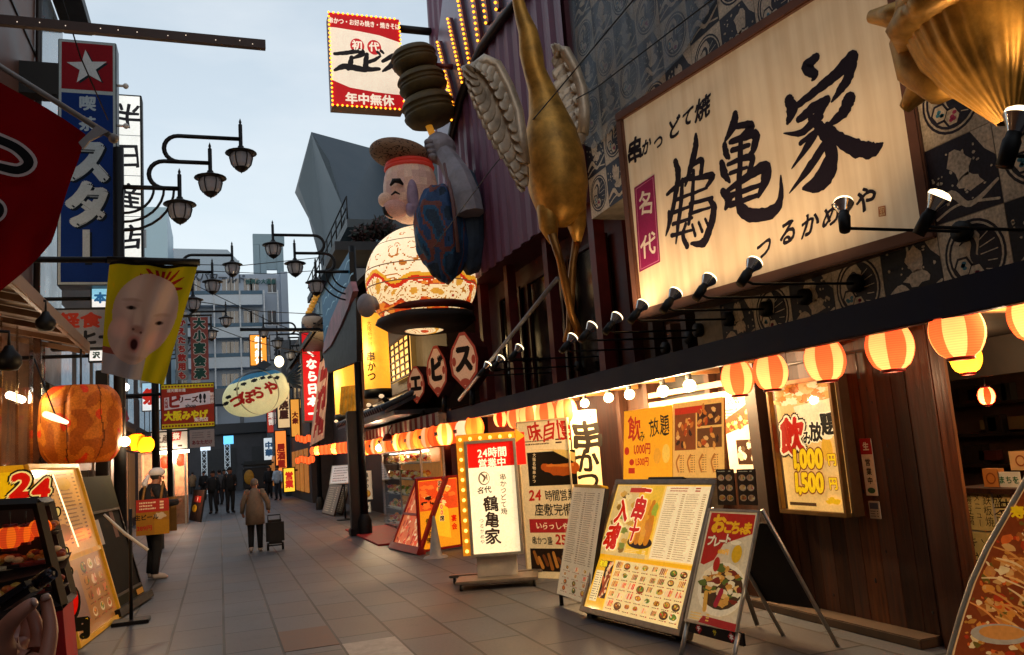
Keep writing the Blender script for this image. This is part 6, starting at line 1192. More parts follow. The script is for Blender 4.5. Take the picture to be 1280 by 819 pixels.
for i, (px, py) in enumerate(((421, 528), (437, 519), (462, 508), (478, 497))):
    c = PX(px, py, 3.35); t = thing('roof_spotlight', ['small pale spot lamp at the street end of the black tiled roof', 'small pale spot lamp on the black tiled roof left of the post', 'small pale spot lamp on the black tiled roof right of the post', 'small pale spot lamp high on the black tiled roof near the hexagon signs'][i], 'spotlight', c); m = MB(); m.tube([c, c + V((.14, .05, -.12))], [.045, .06], 10); obj('barrel', m, M_black, t); m = MB(); m.ell(c + V((-.02, -.01, .03)), (.06, .06, .045), 10, 8); obj('bulb_face', m, mat('dim_spot_glass', '#e8c8a0', .3, var=0, es=.7, ecol='#ffd8a8'), t)
for i in range(10): c = PX(372 + (i % 5) * 4.5, 548 + (i // 5) * 26 + (i % 3), 3.3); lantern('far_lantern', 'tiny orange lantern among those strung along the far right shops', c, .11, .28, '#ff8c48', '#ff7030', 0, 4, 'orange lanterns along the far right shops', n=14)
# ---- black post
P = G(447, 669); t = thing('black_post', 'square dark post at the kerb at the end of the striped awning', 'post', P); m = MB(); m.box((P.x, P.y, 1.35), (.26, .26, 2.7), bev=.02); obj('shaft', m, mat('post_brown_black', '#1f1714', .5, var=.3), t); m = MB(); m.box((P.x, P.y, .08), (.34, .34, .16), bev=.02); obj('foot', m, M_black, t)

# ================================================================== BIG BUILDINGS BEHIND
t = thing('faceted_dark_building', 'huge dark blue faceted building with a tilted crown rising over the right hand shops', 'building', (14, 60, 0)); Y0 = 52
fl = [(389, 165), (373, 232), (392, 285), (408, 330), (418, 305), (432, 268), (411, 200)]; frr = [(389, 165), (411, 200), (432, 268), (440, 290), (560, 300), (560, 215), (470, 187)]
A_ = [PY(x, y, Y0 + (3 if (x, y) in ((389, 165), (411, 200), (432, 268)) else 0) * 0 + (8 if x < 400 and y != 165 else 0)) for x, y in fl]
m = MB()
L_ = [PY(389, 165, Y0 + 6), PY(373, 232, Y0 + 8), PY(392, 285, Y0 + 7), PY(408, 330, Y0 + 6), PY(418, 305, Y0 + 3), PY(432, 268, Y0), PY(411, 200, Y0 + 3)]
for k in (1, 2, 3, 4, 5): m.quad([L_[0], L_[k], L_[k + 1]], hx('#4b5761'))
m.quad([L_[0], L_[5 + 1], L_[5 + 0]], hx('#4b5761')); obj('lit_facet', m, mat('slate_panel_lit', '#56646e', .5, .2, var=.1, scale=.4), t, recalc=False)  # lighter slate: the light on this facet is put into its colour
m = MB(); R_ = [L_[0], L_[6], L_[5], PY(445, 420, Y0), PY(600, 420, Y0 + 10), PY(600, 200, Y0 + 10), PY(470, 187, Y0 + 9)]; m.prism(R_[1:] + [R_[0]], (0, 14, 0)); obj('shaded_facet', m, mat('slate_panel_shaded', '#2a3844', .45, .2, var=.1, scale=.4), t)  # same slate darkened, with the facet's shade put into the colour
m = MB()
m.span((7, Y0 + 3, 0), (24, Y0 + 22, 14)); obj('lower_block', m, mat('slate_lower', '#38434c', .6, var=.1), t)
# glass block with plants on its roof
t = thing('glass_front_building', 'blue glass fronted building with shrubs on its roof edge above the eaved shop', 'building', (8, 40, 0)); xg = 4.9
a0, a1, b1 = PX(446, 266, xg), PX(404, 330, xg), PX(404, 420, xg); m = MB(); m.span((xg, a0.y, 0), (11, a1.y + 4, a0.z - .6)); obj('wall', m, mat('blue_grey_panel', '#51707e', .4, .2, var=.12), t)
m = MB(); f = along((446, 280), (446, 280), (404, 420), (404, 420), xg - .03); 
for k in range(7): y = a0.y + (a1.y + 4 - a0.y) * k / 7; m.span((xg - .06, y + .1, a0.z - 4), (xg - .02, y + .9, a0.z - .9))
obj('window', m, mat('pale_glass_band', '#a8c4d0', .12, .1, var=.1), t)
m = MB(); m.span((xg - .4, a0.y - .2, a0.z - .6), (11, a1.y + 4, a0.z - .3)); obj('parapet', m, mat('dark_parapet', '#20303a', .5), t)
m = MB()
for k in range(9): m.tube([(xg - .35, a0.y + k * 1.5, a0.z - .3), (xg - .35, a0.y + k * 1.5, a0.z + .6)], .03, 6)
for z in (.2, .6): m.tube([(xg - .35, a0.y, a0.z + z), (xg - .35, a1.y + 4, a0.z + z)], .03, 6)
obj('railing', m, M_black, t)
def leaves(c, r, n, size, seed, cols):
    rnd = random.Random(seed); m = MB()
    for _ in range(n):
        d = V((rnd.gauss(0, 1), rnd.gauss(0, 1), rnd.gauss(0, 1))).normalized() * rnd.random() ** .4; p = V((c[0] + d.x * r[0], c[1] + d.y * r[1], c[2] + d.z * r[2])); a_ = V((rnd.gauss(0, 1), rnd.gauss(0, 1), rnd.gauss(0, 1))).normalized(); b_ = a_.orthogonal().normalized(); s_ = size * rnd.uniform(.6, 1.3)
        m.quad([p, p + a_ * s_ * .5 + b_ * s_ * .28, p + a_ * s_, p + a_ * s_ * .5 - b_ * s_ * .28], hx(rnd.choice(cols)))
    return m
for (px, py, rx, lb) in ((455, 296, 15, 'reddish bushy shrub on the roof terrace left of the figure\'s cap'), (478, 288, 17, 'dark bushy shrub on the roof terrace right behind the figure\'s head')):
    yv = 24.0; c = PY(px, py, yv); kk = (PY(px + 10, py, yv) - c).length / 10; b = thing('terrace_shrub', lb, 'shrub', c - V((0, 0, rx * kk))); obj('foliage', leaves(c, (rx * kk, rx * kk, rx * kk * .9), 900, .16, px, ['#3a3430', '#4a2f2c', '#2c332a', '#5a3c38']), pmat(0, .7), b); m = MB(); m.tube([c - V((0, 0, rx * kk)), c], [.06, .03], 6); obj('stem', m, M_dkwood, b)
c = PY(468, 305, 24.4); m = MB(); m.span((3.2, 23.2, c.z - .5), (6.4, 25.5, c.z - .25)); m.span((4.72, 23.2, 7.2), (6.4, 25.5, c.z - .5)); tag(obj('roof_terrace', m, mat('terrace_dark_slab', '#2a2e34', .6)), 'small dark roof terrace carrying shrubs behind the laughing figure', 'terrace')

# spa hotel
YH = 90; t = thing('hotel_building', 'pale grey hotel block with blue balcony bands at the far end of the street', 'building', (0, YH + 8, 0)); h0 = PY(358, 345, YH); zt = h0.z + .2; xr = h0.x; xl = -14
m = MB(); m.span((xl, YH, 0), (xr, YH + 22, zt)); obj('wall', m, mat('hotel_grey_wall', '#9caabc', .8, var=.08, scale=.3), t)
rows = [375, 415, 452, 492]
for py in rows: z = PY(300, py, YH).z; m = MB(); m.span((xl, YH - 1.2, z - .75), (xr - 2.6, YH - .02, z + .35)); b = obj('balcony', m, mat('hotel_balcony', '#c4d0dc', .7, var=.06), t); m = MB(); m.span((xl, YH - 1.24, z + .36), (xr - 2.6, YH - .02, z + .75)); obj('blue_band', m, mat('hotel_blue_band', '#2f5c78', .5), b)
for px in (268, 300, 330, 347): x = PY(px, 400, YH).x; m = MB(); m.span((x - .07, YH - 1.3, 0), (x + .07, YH - 1.245, zt - 2)); obj('downpipe', m, mat('hotel_white_line', '#c8d0d8', .6), t)
for py in (357, 398, 436, 476):
    z = PY(300, py, YH).z
    for px in (214, 228, 245, 283, 293, 310, 318, 340): x = PY(px, py, YH).x; m = MB(); m.span((x - .42, YH - .03, z - .75), (x + .42, YH - .005, z + .75)); w_ = obj('window', m, mat('hotel_window', '#2c3a48', .12, var=.3), t); m = MB(); m.span((x - .05, YH - .06, z - .75), (x + .05, YH - .031, z + .75)); m.span((x - .5, YH - .06, z - .85), (x + .5, YH - .031, z - .751)); obj('frame', m, mat('hotel_white_line'), w_)
f = facing((235, 340), (348, 352), (348, 362), (235, 350), YH - .3); a = Art(f)
for i, ch in enumerate('スパワールド'): a.text(ch, *a.at(244 + i * 11.5, 345.5 + i * .6), a.hp(250, 346, 12), '#3a4450', .03)
a.text('世界の大温泉', *a.at(326, 352), a.hp(326, 352, 6), '#2a5a5c', .06); a.done('roof_lettering', pmat(0), t)
m = MB(); q = PY(278, 315, YH + 4); m.span((xl, YH + 3, zt), (PY(300, 320, YH).x, YH + 18, zt + 2.2)); m.prism([(xl, YH + 3, zt + 2.2), (PY(298, 320, YH).x, YH + 3, zt + 2.2), (PY(285, 320, YH).x, YH + 3, zt + 3.4), (xl, YH + 3, zt + 3.6)], (0, 12, 0)); obj('roof_house', m, mat('hotel_roof_house', '#8ea0b0', .5, .2, var=.1), t)
m = MB()
for px in (322, 330, 352): x = PY(px, 320, YH).x; z2 = PY(px, 300, YH).z; m.span((x - .35, YH + 2, zt), (x + .35, YH + 2.8, z2))
z2 = PY(340, 300, YH).z; m.span((PY(322, 320, YH).x - .35, YH + 2, z2), (PY(358, 320, YH).x, YH + 2.8, z2 + 1.2)); m.span((PY(330, 320, YH).x, YH + 2.2, zt + 1.0), (PY(355, 320, YH).x, YH + 2.6, zt + 3.2)); obj('roof_frame', m, mat('hotel_roof_frame', '#6b8494', .5, .3, var=.1), t)
m = MB(); m.span((xr - .7, YH - 1.2, 0), (xr + .02, YH - .02, zt)); obj('end_pier', m, mat('hotel_grey_wall'), t)
t = thing('pale_blue_tower', 'plain pale blue tower block standing left of the hotel roof', 'building', PY(195, 590, 75)); q0, q1 = PY(160, 258, 75), PY(210, 330, 75); m = MB(); m.span((q0.x, 75, 0), (q1.x, 85, q0.z)); obj('wall', m, mat('tower_blue_panel', '#8fb0c4', .4, .1, var=.06, scale=.3), t)
m = MB()
for k in range(8): m.span((q0.x + .8, 74.96, 4 + k * 2.4), (q0.x + 1.4, 74.99, 5.6 + k * 2.4))
obj('window', m, mat('tower_window', '#3a5064', .2), t)
# viaduct wall that closes the street, with lit lattice masts before it
t = thing('viaduct_wall', 'dark grey concrete viaduct closing off the end of the street', 'wall', (0, 72, 0)); z1 = PY(280, 543, 70).z; m = MB(); m.span((-30, 70, 0), (30, 71.5, z1)); obj('wall', m, mat('viaduct_concrete', '#46474c', .85, var=.25, scale=.8), t); m = MB(); m.span((-30, 69.6, z1), (30, 73, z1 + .8)); obj('deck', m, mat('viaduct_deck', '#2a2e34', .7), t); m = MB(); m.span((-30, 69.7, z1 + 2.4), (30, 72.5, z1 + 3.6)); 
for k in range(12): m.span((-20 + k * 3.6, 70, z1 + .8), (-19.7 + k * 3.6, 70.4, z1 + 2.4))
obj('canopy', m, mat('viaduct_canopy', '#5a6068', .6), t)
m = MB()
for x in (-4.5, -1.0, 2.4): m.span((x, 69.95, .3), (x + 2.2, 69.99, z1 * .75))
obj('recess_panel', m, mat('viaduct_recess', '#33363a', .7, var=.2), t)
for px, lb in ((284, 'lit lattice mast with a blue lamp at the far end, by the group of people'), (255, 'lit lattice mast at the far end just left of the blue lamp one')):
    p = G(px, 603); p = V((PY(px, 560, 66).x, 66, 0)); b = thing('lattice_mast', lb, 'mast', p); z2 = PY(px, 552 if px > 270 else 560, 66).z; m = MB()
    for sx_ in (-.18, .18): m.tube([p + V((sx_, 0, 0)), p + V((sx_, 0, z2))], .035, 6)
    for k in range(int(z2 / .4)): m.tube([p + V((-.18, 0, k * .4)), p + V((.18, 0, k * .4 + .4))], .02, 5); m.tube([p + V((.18, 0, k * .4)), p + V((-.18, 0, k * .4 + .4))], .02, 5)
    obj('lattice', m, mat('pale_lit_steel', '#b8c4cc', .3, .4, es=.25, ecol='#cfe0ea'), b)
    m = MB(); m.box(p + V((.1, -.2, z2 + .1)), (.7, .3, .6)); obj('lamp', m, mat('blue_white_lamp', '#7fd0ff', .3, var=0, es=1.2, ecol='#58b8f0') if px > 270 else mat('white_far_lamp', '#e0f0ff', .3, var=0, es=.8), b)

# ================================================================== STREET LAMPS WITH THREE HANGING LANTERNS
YL = 13.0; q0 = PY(148, 195, YL)
def street_lamp():
    t = thing('street_lamp', 'black street lamp post beside the blue vertical sign, three lanterns on looping arms', 'street lamp', (q0.x, YL, 0), 'three armed street lamps'); x0 = q0.x
    m = MB(); m.tube([(x0, YL, 0), (x0, YL, q0.z + .12)], [.085, .075], 12); m.lathe([(.15, 0), (.15, .3), (.1, .42), (.085, .45)], 14, Matrix.Translation((x0, YL, 0))); obj('post', m, M_iron, t)
    H = [PY(300, 148, YL), PY(262, 178, YL), PY(224, 210, YL)]; ya = [PY(300, 174, YL).z, PY(262, 204, YL).z, PY(224, 236, YL).z]
    a1, a2, a3 = ya; xl1, xl2 = PY(205, 190, YL).x, PY(186, 215, YL).x
    def arc(xc, zt, zb): r = (zt - zb) / 2; return [V((xc - r * math.sin(q), YL, (zt + zb) / 2 + r * math.cos(q))) for q in [math.pi * i / 10 for i in range(11)]]
    m = MB(); r1 = (a1 - a2) / 2; m.tube([V((H[0].x, YL, a1))] + arc(xl1 + r1, a1, a2) + [V((H[1].x, YL, a2))], .034, 8); r2 = (a2 - a3) / 2; m.tube([V((xl1 + r1, YL, a2))] + arc(xl2 + r2, a2, a3) + [V((H[2].x, YL, a3))], .034, 8); m.tube([(x0, YL, a3), (H[2].x, YL, a3)], .036, 8); obj('arm', m, M_iron, t)
    m = MB()
    for r in (.42, .56, .7): m.tube([V((x0 + .06 + r * math.cos(q), YL, a3 - r * .95 * math.sin(q))) for q in [math.pi / 2 * i / 8 for i in range(9)]], .02, 6)
    obj('scroll', m, M_iron, t)
    for h, az in zip(H, ya):
        zt = h.z; L = zt - PY(0, 0, YL).z; k = (PY(300, 148, YL).z - PY(300, 217, YL).z); zb = zt - k; M = Matrix.Translation((h.x, YL, zb)); 
        m = MB(); m.lathe([(.001, k), (.022, k * .93), (.014, k * .9), (.03, k * .88), (.03, k * .5), (.045, k * .49), (.05, k * .46), (.12, k * .42), (.23, k * .375), (.24, k * .36), (.17, k * .345), (.0, k * .345)], 18, M); b = obj('lamp_head', m, M_iron, t)
        m = MB(); m.lathe([(.15, k * .345), (.165, k * .28), (.14, k * .16), (.1, k * .1)], 8, M, smooth=False); obj('glass', m, mat('smoky_lamp_glass', '#8a8c94', .15, var=.1, es=.03, ecol='#c8c0c0'), b)
        m = MB(); m.lathe([(.105, k * .105), (.1, k * .085), (.05, k * .04), (.012, k * .02), (.001, 0)], 14, M)
        for i in range(6):
            q = math.pi * 2 * i / 6; m.tube([M @ V((.155 * math.cos(q), .155 * math.sin(q), k * .345)), M @ V((.172 * math.cos(q), .172 * math.sin(q), k * .28)), M @ V((.146 * math.cos(q), .146 * math.sin(q), k * .16)), M @ V((.105 * math.cos(q), .105 * math.sin(q), k * .1))], .009, 5)
        obj('cage', m, M_iron, b)
    return t
SL = street_lamp()
pr_ = PX(441, 420, 2.95); dup(SL, (2.95, 18.6, 0), math.pi, 'black street lamp reaching over the street from the right before the yellow cylinder lanterns')
dup(SL, (-1.35, 20.5, 0), 0, 'black street lamp half hidden behind the baby face flag'); dup(SL, (-1.45, 28.0, 0), 0, 'black street lamp beyond the vertical banners, its lanterns against the hotel balconies'); dup(SL, (3.3, 30.5, 0), math.pi, 'distant black street lamp above the puffer lantern')
c = PY(349, 452, 29.9); m = MB(); m.ell(c, (.16, .16, .2), 14, 10); t = thing('lit_globe_lamp', 'single lit globe lamp right above the puffer lantern tail', 'lamp', c); obj('globe', m, mat('lit_globe', '#fff4d0', .3, var=0, es=3, ecol='#ffecc0'), t); m = MB(); m.tube([c + V((0, 0, .1)), c + V((0, 0, .4))], .05, 8); obj('cap', m, M_iron, t)

# ================================================================== PUFFER FISH LANTERN
YF = 24.0; c = PY(322, 491, YF); kf = (PY(332, 491, YF) - PY(322, 491, YF)).length / 10; t = thing('puffer_fish_lantern', 'giant puffer fish lantern with cream belly, spots and red brush name, hanging over the street', 'lantern', c - V((0, 0, 33 * kf)))
RF = (45 * kf, 24 * kf, 29 * kf); tilt = Matrix.Translation(c) @ Matrix.Rotation(rad(-18), 4, 'Y')
SPOT = [(-.8, .22), (-.52, .42), (-.3, .52), (0.0, .52), (.24, .5), (.45, .42), (-.92, .0), (.62, .3)]
def pcol(d):
    if abs(((math.atan2(d.y, d.x) / 6.283 * 26) % 1) - .5) > .475: return hx('#8a8268')
    if d.z > .86 - .25 * max(0, d.x): return hx('#1c2836')
    if d.z > .62 - .18 * d.x: return hx('#2f6a94')
    for sx_, sz in SPOT:
        if abs(d.x - sx_) < .085 and abs(d.z - sz) < .075 and ((d.x - sx_) / .085) ** 2 + ((d.z - sz) / .075) ** 2 < 1: return hx('#1a1a1e')
    return hx('#dfe0b8')
m = MB(); m.ell((0, 0, 0), RF, 120, 84, M=tilt, colf=lambda d: pcol(V((d.x, d.y, d.z))), fn=lambda d: 1 - .12 * max(0, d.x) ** 2 * (1 - abs(d.z))); obj('body', m, pmat(.42, .5, '#f4ecd0'), t)
f = facing((280, 460), (366, 460), (366, 524), (280, 524), YF); a = Art(f, 0); random.seed(1)
for i, (ch, px, py, h) in enumerate((('づ', 295, 503, 17), ('ぼ', 309, 498, 17), ('ら', 322, 493, 16), ('や', 337, 487, 17))): a.ptext(ch, px, py, h, '#a81f1a', bold=.05, brush=.04, rot=.14)
I = tilt.inverted()
for i, v in enumerate(a.mb.v):
    w_ = I @ v; s_ = max(.05, 1 - (w_.x / RF[0]) ** 2 - (w_.z / RF[2]) ** 2); a.mb.v[i] = tilt @ V((w_.x, -RF[1] * math.sqrt(s_) - .02, w_.z))
a.done('brush_name', pmat(.2, .5), t)
m = MB(); m.prism([PY(x, y, YF) for x, y in ((358, 470), (372, 452), (377, 462), (374, 476), (378, 486), (366, 484))], (0, .12, 0))
for k in range(6): m.tube([PY(360, 472 + k, YF), PY(376, 455 + k * 5.5, YF)], .03, 6)
obj('tail', m, mat('navy_fin', '#1f3346', .5, var=.2), t); m = MB(); m.prism([PY(x, y, YF - .3) for x, y in ((318, 458), (330, 450), (340, 456), (330, 462))], (0, .12, 0)); obj('back_fin', m, mat('navy_fin'), t)
m = MB(); m.tube([PY(325, 460, YF), PY(325, 413, YF), PY(398, 413, YF)], .04, 6); m.tube([PY(300, 412, YF), PY(400, 412, YF)], .05, 6); m.tube([PY(398, 413, YF), V((4.6, YF, PY(398, 413, YF).z))], .05, 6); obj('hanging_arm', m, M_iron, t)

# ================================================================== LEFT SIDE BUILDINGS
t = thing('brown_tiled_building', 'dark brown building at the upper left with a glossy glass edge', 'building', (-6, 10, 0)); xb = -2.7
m = MB(); m.span((-9, -14, 3.3), (xb, PX(45, 60, xb).y, 14)); m.span((-9, -14, 0), (xb - 1.6, 16, 3.3)); obj('wall', m, mat('brown_wall_tile', '#6b4634', .5, var=.3, scale=1.2), t)
y0 = PX(45, 60, xb).y; m = MB(); m.span((-9, y0, 3.3), (xb - .02, y0 + 2.6, 10.3)); obj('glass_bay', m, mat('bluish_glass_bay', '#8ea4b4', .15, .2, var=.25, scale=1.5), t)
m = MB()
for k in range(5): m.span((xb - .01, 2 + k * 2.2, 3.3), (xb + .03, 2.06 + k * 2.2, 14))
for k in range(5): m.span((xb - .01, 1.5, 4.5 + k * 2), (xb + .025, y0, 4.54 + k * 2))
m.tube([(xb + .06, y0 - .1, 3.3), (xb + .06, y0 - .1, 14)], .05, 8); obj('panel_joint', m, mat('joint_dark', '#1c1412', .5), t)
m = MB(); m.span((xb + .001, y0 + .4, 10.3), (xb + .5, y0 + 2.6, 10.5)); obj('coping', m, M_black, t)
for (nm, lb, y0_, y1_, hgt, col, win) in (('left_glass_shop_building', 'dark shop building with bright upper windows behind the blue sign', 16.2, 24, 6.0, '#3a3432', 1), ('left_narrow_building', 'narrow dark building beside the vertical banners', 24.1, 33, 5.2, '#40383a', 0), ('left_far_building', 'low building at the far left end of the street', 33.1, 60, 4.4, '#3c3e44', 0)):
    t = thing(nm.replace('left_', ''), lb, 'building', (-6, (y0_ + y1_) / 2, 0)); m = MB(); m.span((-10, y0_, 0), (-2.75, y1_, hgt)); obj('wall', m, mat(nm + '_wall', col, .6, var=.3), t); n = int((y1_ - y0_) / 2.4)
    for k in range(n): y = y0_ + .5 + k * 2.4; m = MB(); m.span((-2.78, y, 3.4), (-2.73, y + 1.7, 4.9)); obj('window', m, mat('pale_shop_window', '#9ab0c0', .12, es=.25 if win else .02, ecol='#a8c8e0', var=.3), t); m = MB(); m.span((-2.79, y, .3), (-2.72, y + 1.9, 2.4)); obj('shopfront', m, mat('dim_shopfront', '#6b4a30', .4, es=.06, ecol='#ffb060', var=.5), t)
t = thing('light_blocking_rear_building', 'plain grey building closing the street behind the viewer', 'building', (0, -20, 0)); m = MB(); m.span((-16, -26, 0), (16, -18, 11)); obj('wall', m, mat('rear_block_wall', '#4a4644', .8, var=.2), t)  # out of view, added to block sky light from behind
m = MB()
for k in range(6): m.span((-12 + k * 4.2, -17.99, 4), (-10 + k * 4.2, -17.95, 6)); m.span((-12 + k * 4.2, -17.99, 8), (-10 + k * 4.2, -17.95, 10))
obj('window', m, mat('dull_window', '#2c3540'), t)
# near shop with a vinyl front under a sloping roof
t = thing('vinyl_front_shop', 'open fronted shop on the left with a clear vinyl curtain under a sloping metal roof', 'building', (-3.3, 8, 0)); xv = -2.35
r0, r1 = PX(40, 392, -1.95), PX(131, 476, -1.75)
m = MB(); za = r0.z; m.prism([(-1.75, 4.2, za - .05), (-1.75, 13, za - .05), (-4.2, 13, za + .55), (-4.2, 4.2, za + .55)], (0, 0, .07)); rf = obj('roof', m, mat('roof_sheet_taupe', '#7d685c', .5, .1, var=.25), t)
m = MB()
for k in range(10): y = 4.4 + k * .95; m.prism([(-1.76, y, za - .13), (-1.76, y + .06, za - .13), (-4.1, y + .06, za + .42), (-4.1, y, za + .42)], (0, 0, .07))
obj('rafter', m, mat('rafter_wood', '#6b4a30', .6), rf); m = MB(); m.span((-1.76, 4.2, za - .12), (-1.70, 13, za + .04), bev=.01); obj('gutter', m, mat('gutter_taupe', '#8a7466', .45, .2), rf)
m = MB(); m.span((-4.3, 4.2, 0), (-4.25, 13, 3.2)); m.span((-4.3, 13, 0), (-2.4, 13.05, 3.3)); obj('back_wall', m, mat('shop_back_wall', '#5a3c26', .6, var=.4), t)
for y in (4.6, 7.4, 10.2, 12.9): m = MB(); m.span((xv - .05, y - .05, 0), (xv + .05, y + .05, za + .1)); obj('post', m, M_dkwood, t)
m = MB(); nx = 60; vs = []
for i in range(nx + 1): y = 4.6 + 8.3 * i / nx; d = .05 * math.sin(i * 1.1) + .03 * math.sin(i * 2.7); vs += [(xv + .08 + d, y, 1.15), (xv + .08 + d * .7, y, za)]
m.add(vs, [(2 * i, 2 * i + 1, 2 * i + 3, 2 * i + 2) for i in range(nx)], smooth=True); obj('vinyl_curtain', m, glass('vinyl_sheet', .1, (.85, .78, .68), .12), t)
m = MB(); m.span((xv - .5, 4.6, 0), (xv + .02, 12.9, 1.1)); obj('counter', m, mat('shop_counter_dark', '#2a1c14', .5, var=.3), t)
c = PX(20, 497, -2.42); m = MB(); m.tube([c - V((0, .35, 0)), c + V((0, .35, 0))], .05, 8); obj('glow_tube', m, M_tube, t); plamp(c + V((.15, 0, 0)), 5, (1, .86, .66), .1, t)
c = PX(40, 497, -2.5); m = MB(); m.tube([c, c + V((0, .5, 0))], .025, 8); obj('glow_tube', m, mat('orange_tube', '#ffb060', .3, var=0, es=5, ecol='#ff9a40'), t)
rnd = random.Random(6)
m = MB()
for k in range(40): y = rnd.uniform(4.8, 12.8); z = rnd.uniform(1.15, 1.5); m.box((xv - .4 + rnd.uniform(-.1, .1), y, z), (.2, rnd.uniform(.1, .4), rnd.uniform(.1, .6)), col=hx(rnd.choice(['#5a2a1c', '#7a4a24', '#3a2a20', '#8a5a2c', '#4a3a30'])))
obj('shelf_goods', m, pmat(.02, .6), t); plamp((-3.3, 6.2, 2.4), 12, (1, .7, .42), .1, t); plamp((-3.2, 11.6, 2.3), 10, (1, .66, .36), .1, t)
# dark flood lamps under the eave
for (px, py, r, lb) in ((57, 402, 12, 'black dome lamp hanging off the sloping roof edge under the blue sign'), (11, 448, 15, 'black dome lamp at the left edge under the red flag')):
    c = PX(px, py, -1.68); kk = (c - EYE).length / FOC / 1.15 * r; b = thing('dome_lamp', lb, 'lamp', c); m = MB(); m.lathe([(0, 1.1 * kk), (.3 * kk, 1.05 * kk), (.45 * kk, .7 * kk), (.95 * kk, .1 * kk), (kk, -.4 * kk), (.7 * kk, -.95 * kk), (0, -1.05 * kk)], 18, Matrix.Translation(c)); obj('dome', m, M_black, b); m = MB(); m.tube([c + V((0, 0, kk)), c + V((0, 0, kk * 2.2)), c + V((-.3, 0, kk * 2.4))], .015, 6); obj('stem', m, M_black, b)
c = PX(63, 274, -2.0); b = thing('small_wall_lamp', 'small lit cone lamp in the shadow under the red flag', 'lamp', c); M = Matrix.Translation(c) @ Matrix.Rotation(rad(-35), 4, 'Y'); m = MB(); m.lathe([(0, .12), (.04, .11), (.1, -.03)], 16, M); obj('shade', m, mat('lit_cone_shade', '#ffc080', .5, es=.7, ecol='#ffb060', var=0), b); m = MB(); m.ell(c, (.045,) * 3, 10, 8); obj('bulb', m, M_bulb, b); m = MB(); m.tube([c + V((0, 0, .1)), c + V((-.8, 0, .2))], .012, 6); obj('arm', m, M_black, b); plamp(c - V((-.03, 0, .1)), 4, (1, .6, .3), .04, b)

# ================================================================== LEFT SIDE SIGNS
f = facing((80, 48), (153, 55), (139, 357), (63, 357), YL + .35); f = Frame(f.o, f.r, f.u, f.w, f.h); w, h = f.w, f.h
t = thing('cafe_sign', 'tall blue vertical cafe sign with white kana under a white star on red', 'sign', f.p(w / 2, 0)); m = MB(); f.box(m, 0, 0, w, h, -.35, -.002, bev=.01); obj('cabinet', m, mat('sign_steel_navy', '#1c2c3c', .4, .4), t); a = base_art(f, '#a8b8bc', .015)
a.rect(.05, .05, w - .05, h * .775, '#0b2f74'); a.rect(.05, h * .79, w - .05, h - .05, '#86131f'); a.lay(2); cx, cy, R_ = w * .5, h * .885, w * .36
for dx, cl in ((.03, '#10242c'), (0, '#c4ccd0')): a.poly([(cx + dx + R_ * (1 if k % 2 == 0 else .4) * math.cos(math.pi / 2 + k * math.pi / 5 + .1), cy - dx * .8 + R_ * (1 if k % 2 == 0 else .4) * math.sin(math.pi / 2 + k * math.pi / 5 + .1)) for k in range(10)], cl)
a.text('喫', w * .5, h * .735, h * .062, '#a8bcc8', .04); a.text('茶', w * .5, h * .65, h * .062, '#a8bcc8', .04)
for ch, y in (('ス', .5), ('タ', .32)): a.text(ch, w * .54, h * y - .03, h * .19, '#0c1c2c', .07, sx=.85); a.text(ch, w * .5, h * y, h * .19, '#b4c4cc', .07, sx=.85)
a.rect(w * .46, h * .08, w * .58, h * .21, '#0c1c2c'); a.rect(w * .42, h * .095, w * .54, h * .22, '#b4c4cc'); a.done('painted_face', pmat(.0, .85), t)
m = MB(); m.box((f.o.x - .45, YL + .5, f.o.z + h * .83), (.95, .3, h * .13)); obj('bracket', m, M_black, t)
for zz in (.83, .66): m = MB(); c = f.p(w, h * zz, -.1); m.tube([c, c + V((.1, 0, 0))], .02, 6); m.ell(c + V((.12, 0, 0)), (.045,) * 3, 8, 6); obj('side_lamp', m, M_white, t)
f = facing((148, 120), (180, 121), (171, 323), (144, 323), 14.6); w, h = f.w, f.h; t = thing('white_vertical_sign', 'narrow white lit vertical sign with black lettering right behind the blue cafe sign', 'sign', f.p(w / 2, 0)); m = MB(); f.box(m, -.03, -.03, w + .03, h + .03, -.3, -.002, bev=.01); obj('cabinet', m, M_black, t); a = base_art(f, '#eef0ea')
for i, ch in enumerate('半日産店'): a.text(ch, w * .5, h * (.875 - .25 * i), h * .16, '#17181c', .02, brush=.04); a.rect(0, h * (.75 - .25 * i), w, h * (.75 - .25 * i) + .012, '#6a6c70')
a.done('lit_face', pmat(.82, .4), t); m = MB(); m.tube([f.p(0, h * .8, -.15), f.p(-1.6, h * .8, -.15)], .05, 6); obj('bracket', m, M_black, t)
f = facing((66, 387), (134, 388), (132, 435), (66, 434), 13.2); w, h = f.w, f.h; t = thing('snack_sign', 'white wall sign with red and black lettering under the blue cafe sign', 'sign', f.p(w / 2, 0)); plate(f, 'panel', t, M_black, .15, .03, -.002); a = base_art(f, '#8a8a8c'); a.text('軽食', w * .5, h * .72, h * .42, '#a8301c', .05, sx=1.25); a.text('コーヒー', w * .52, h * .26, h * .42, '#17181c', .06, sx=.95); a.done('printed_face', pmat(.03, .5), t)
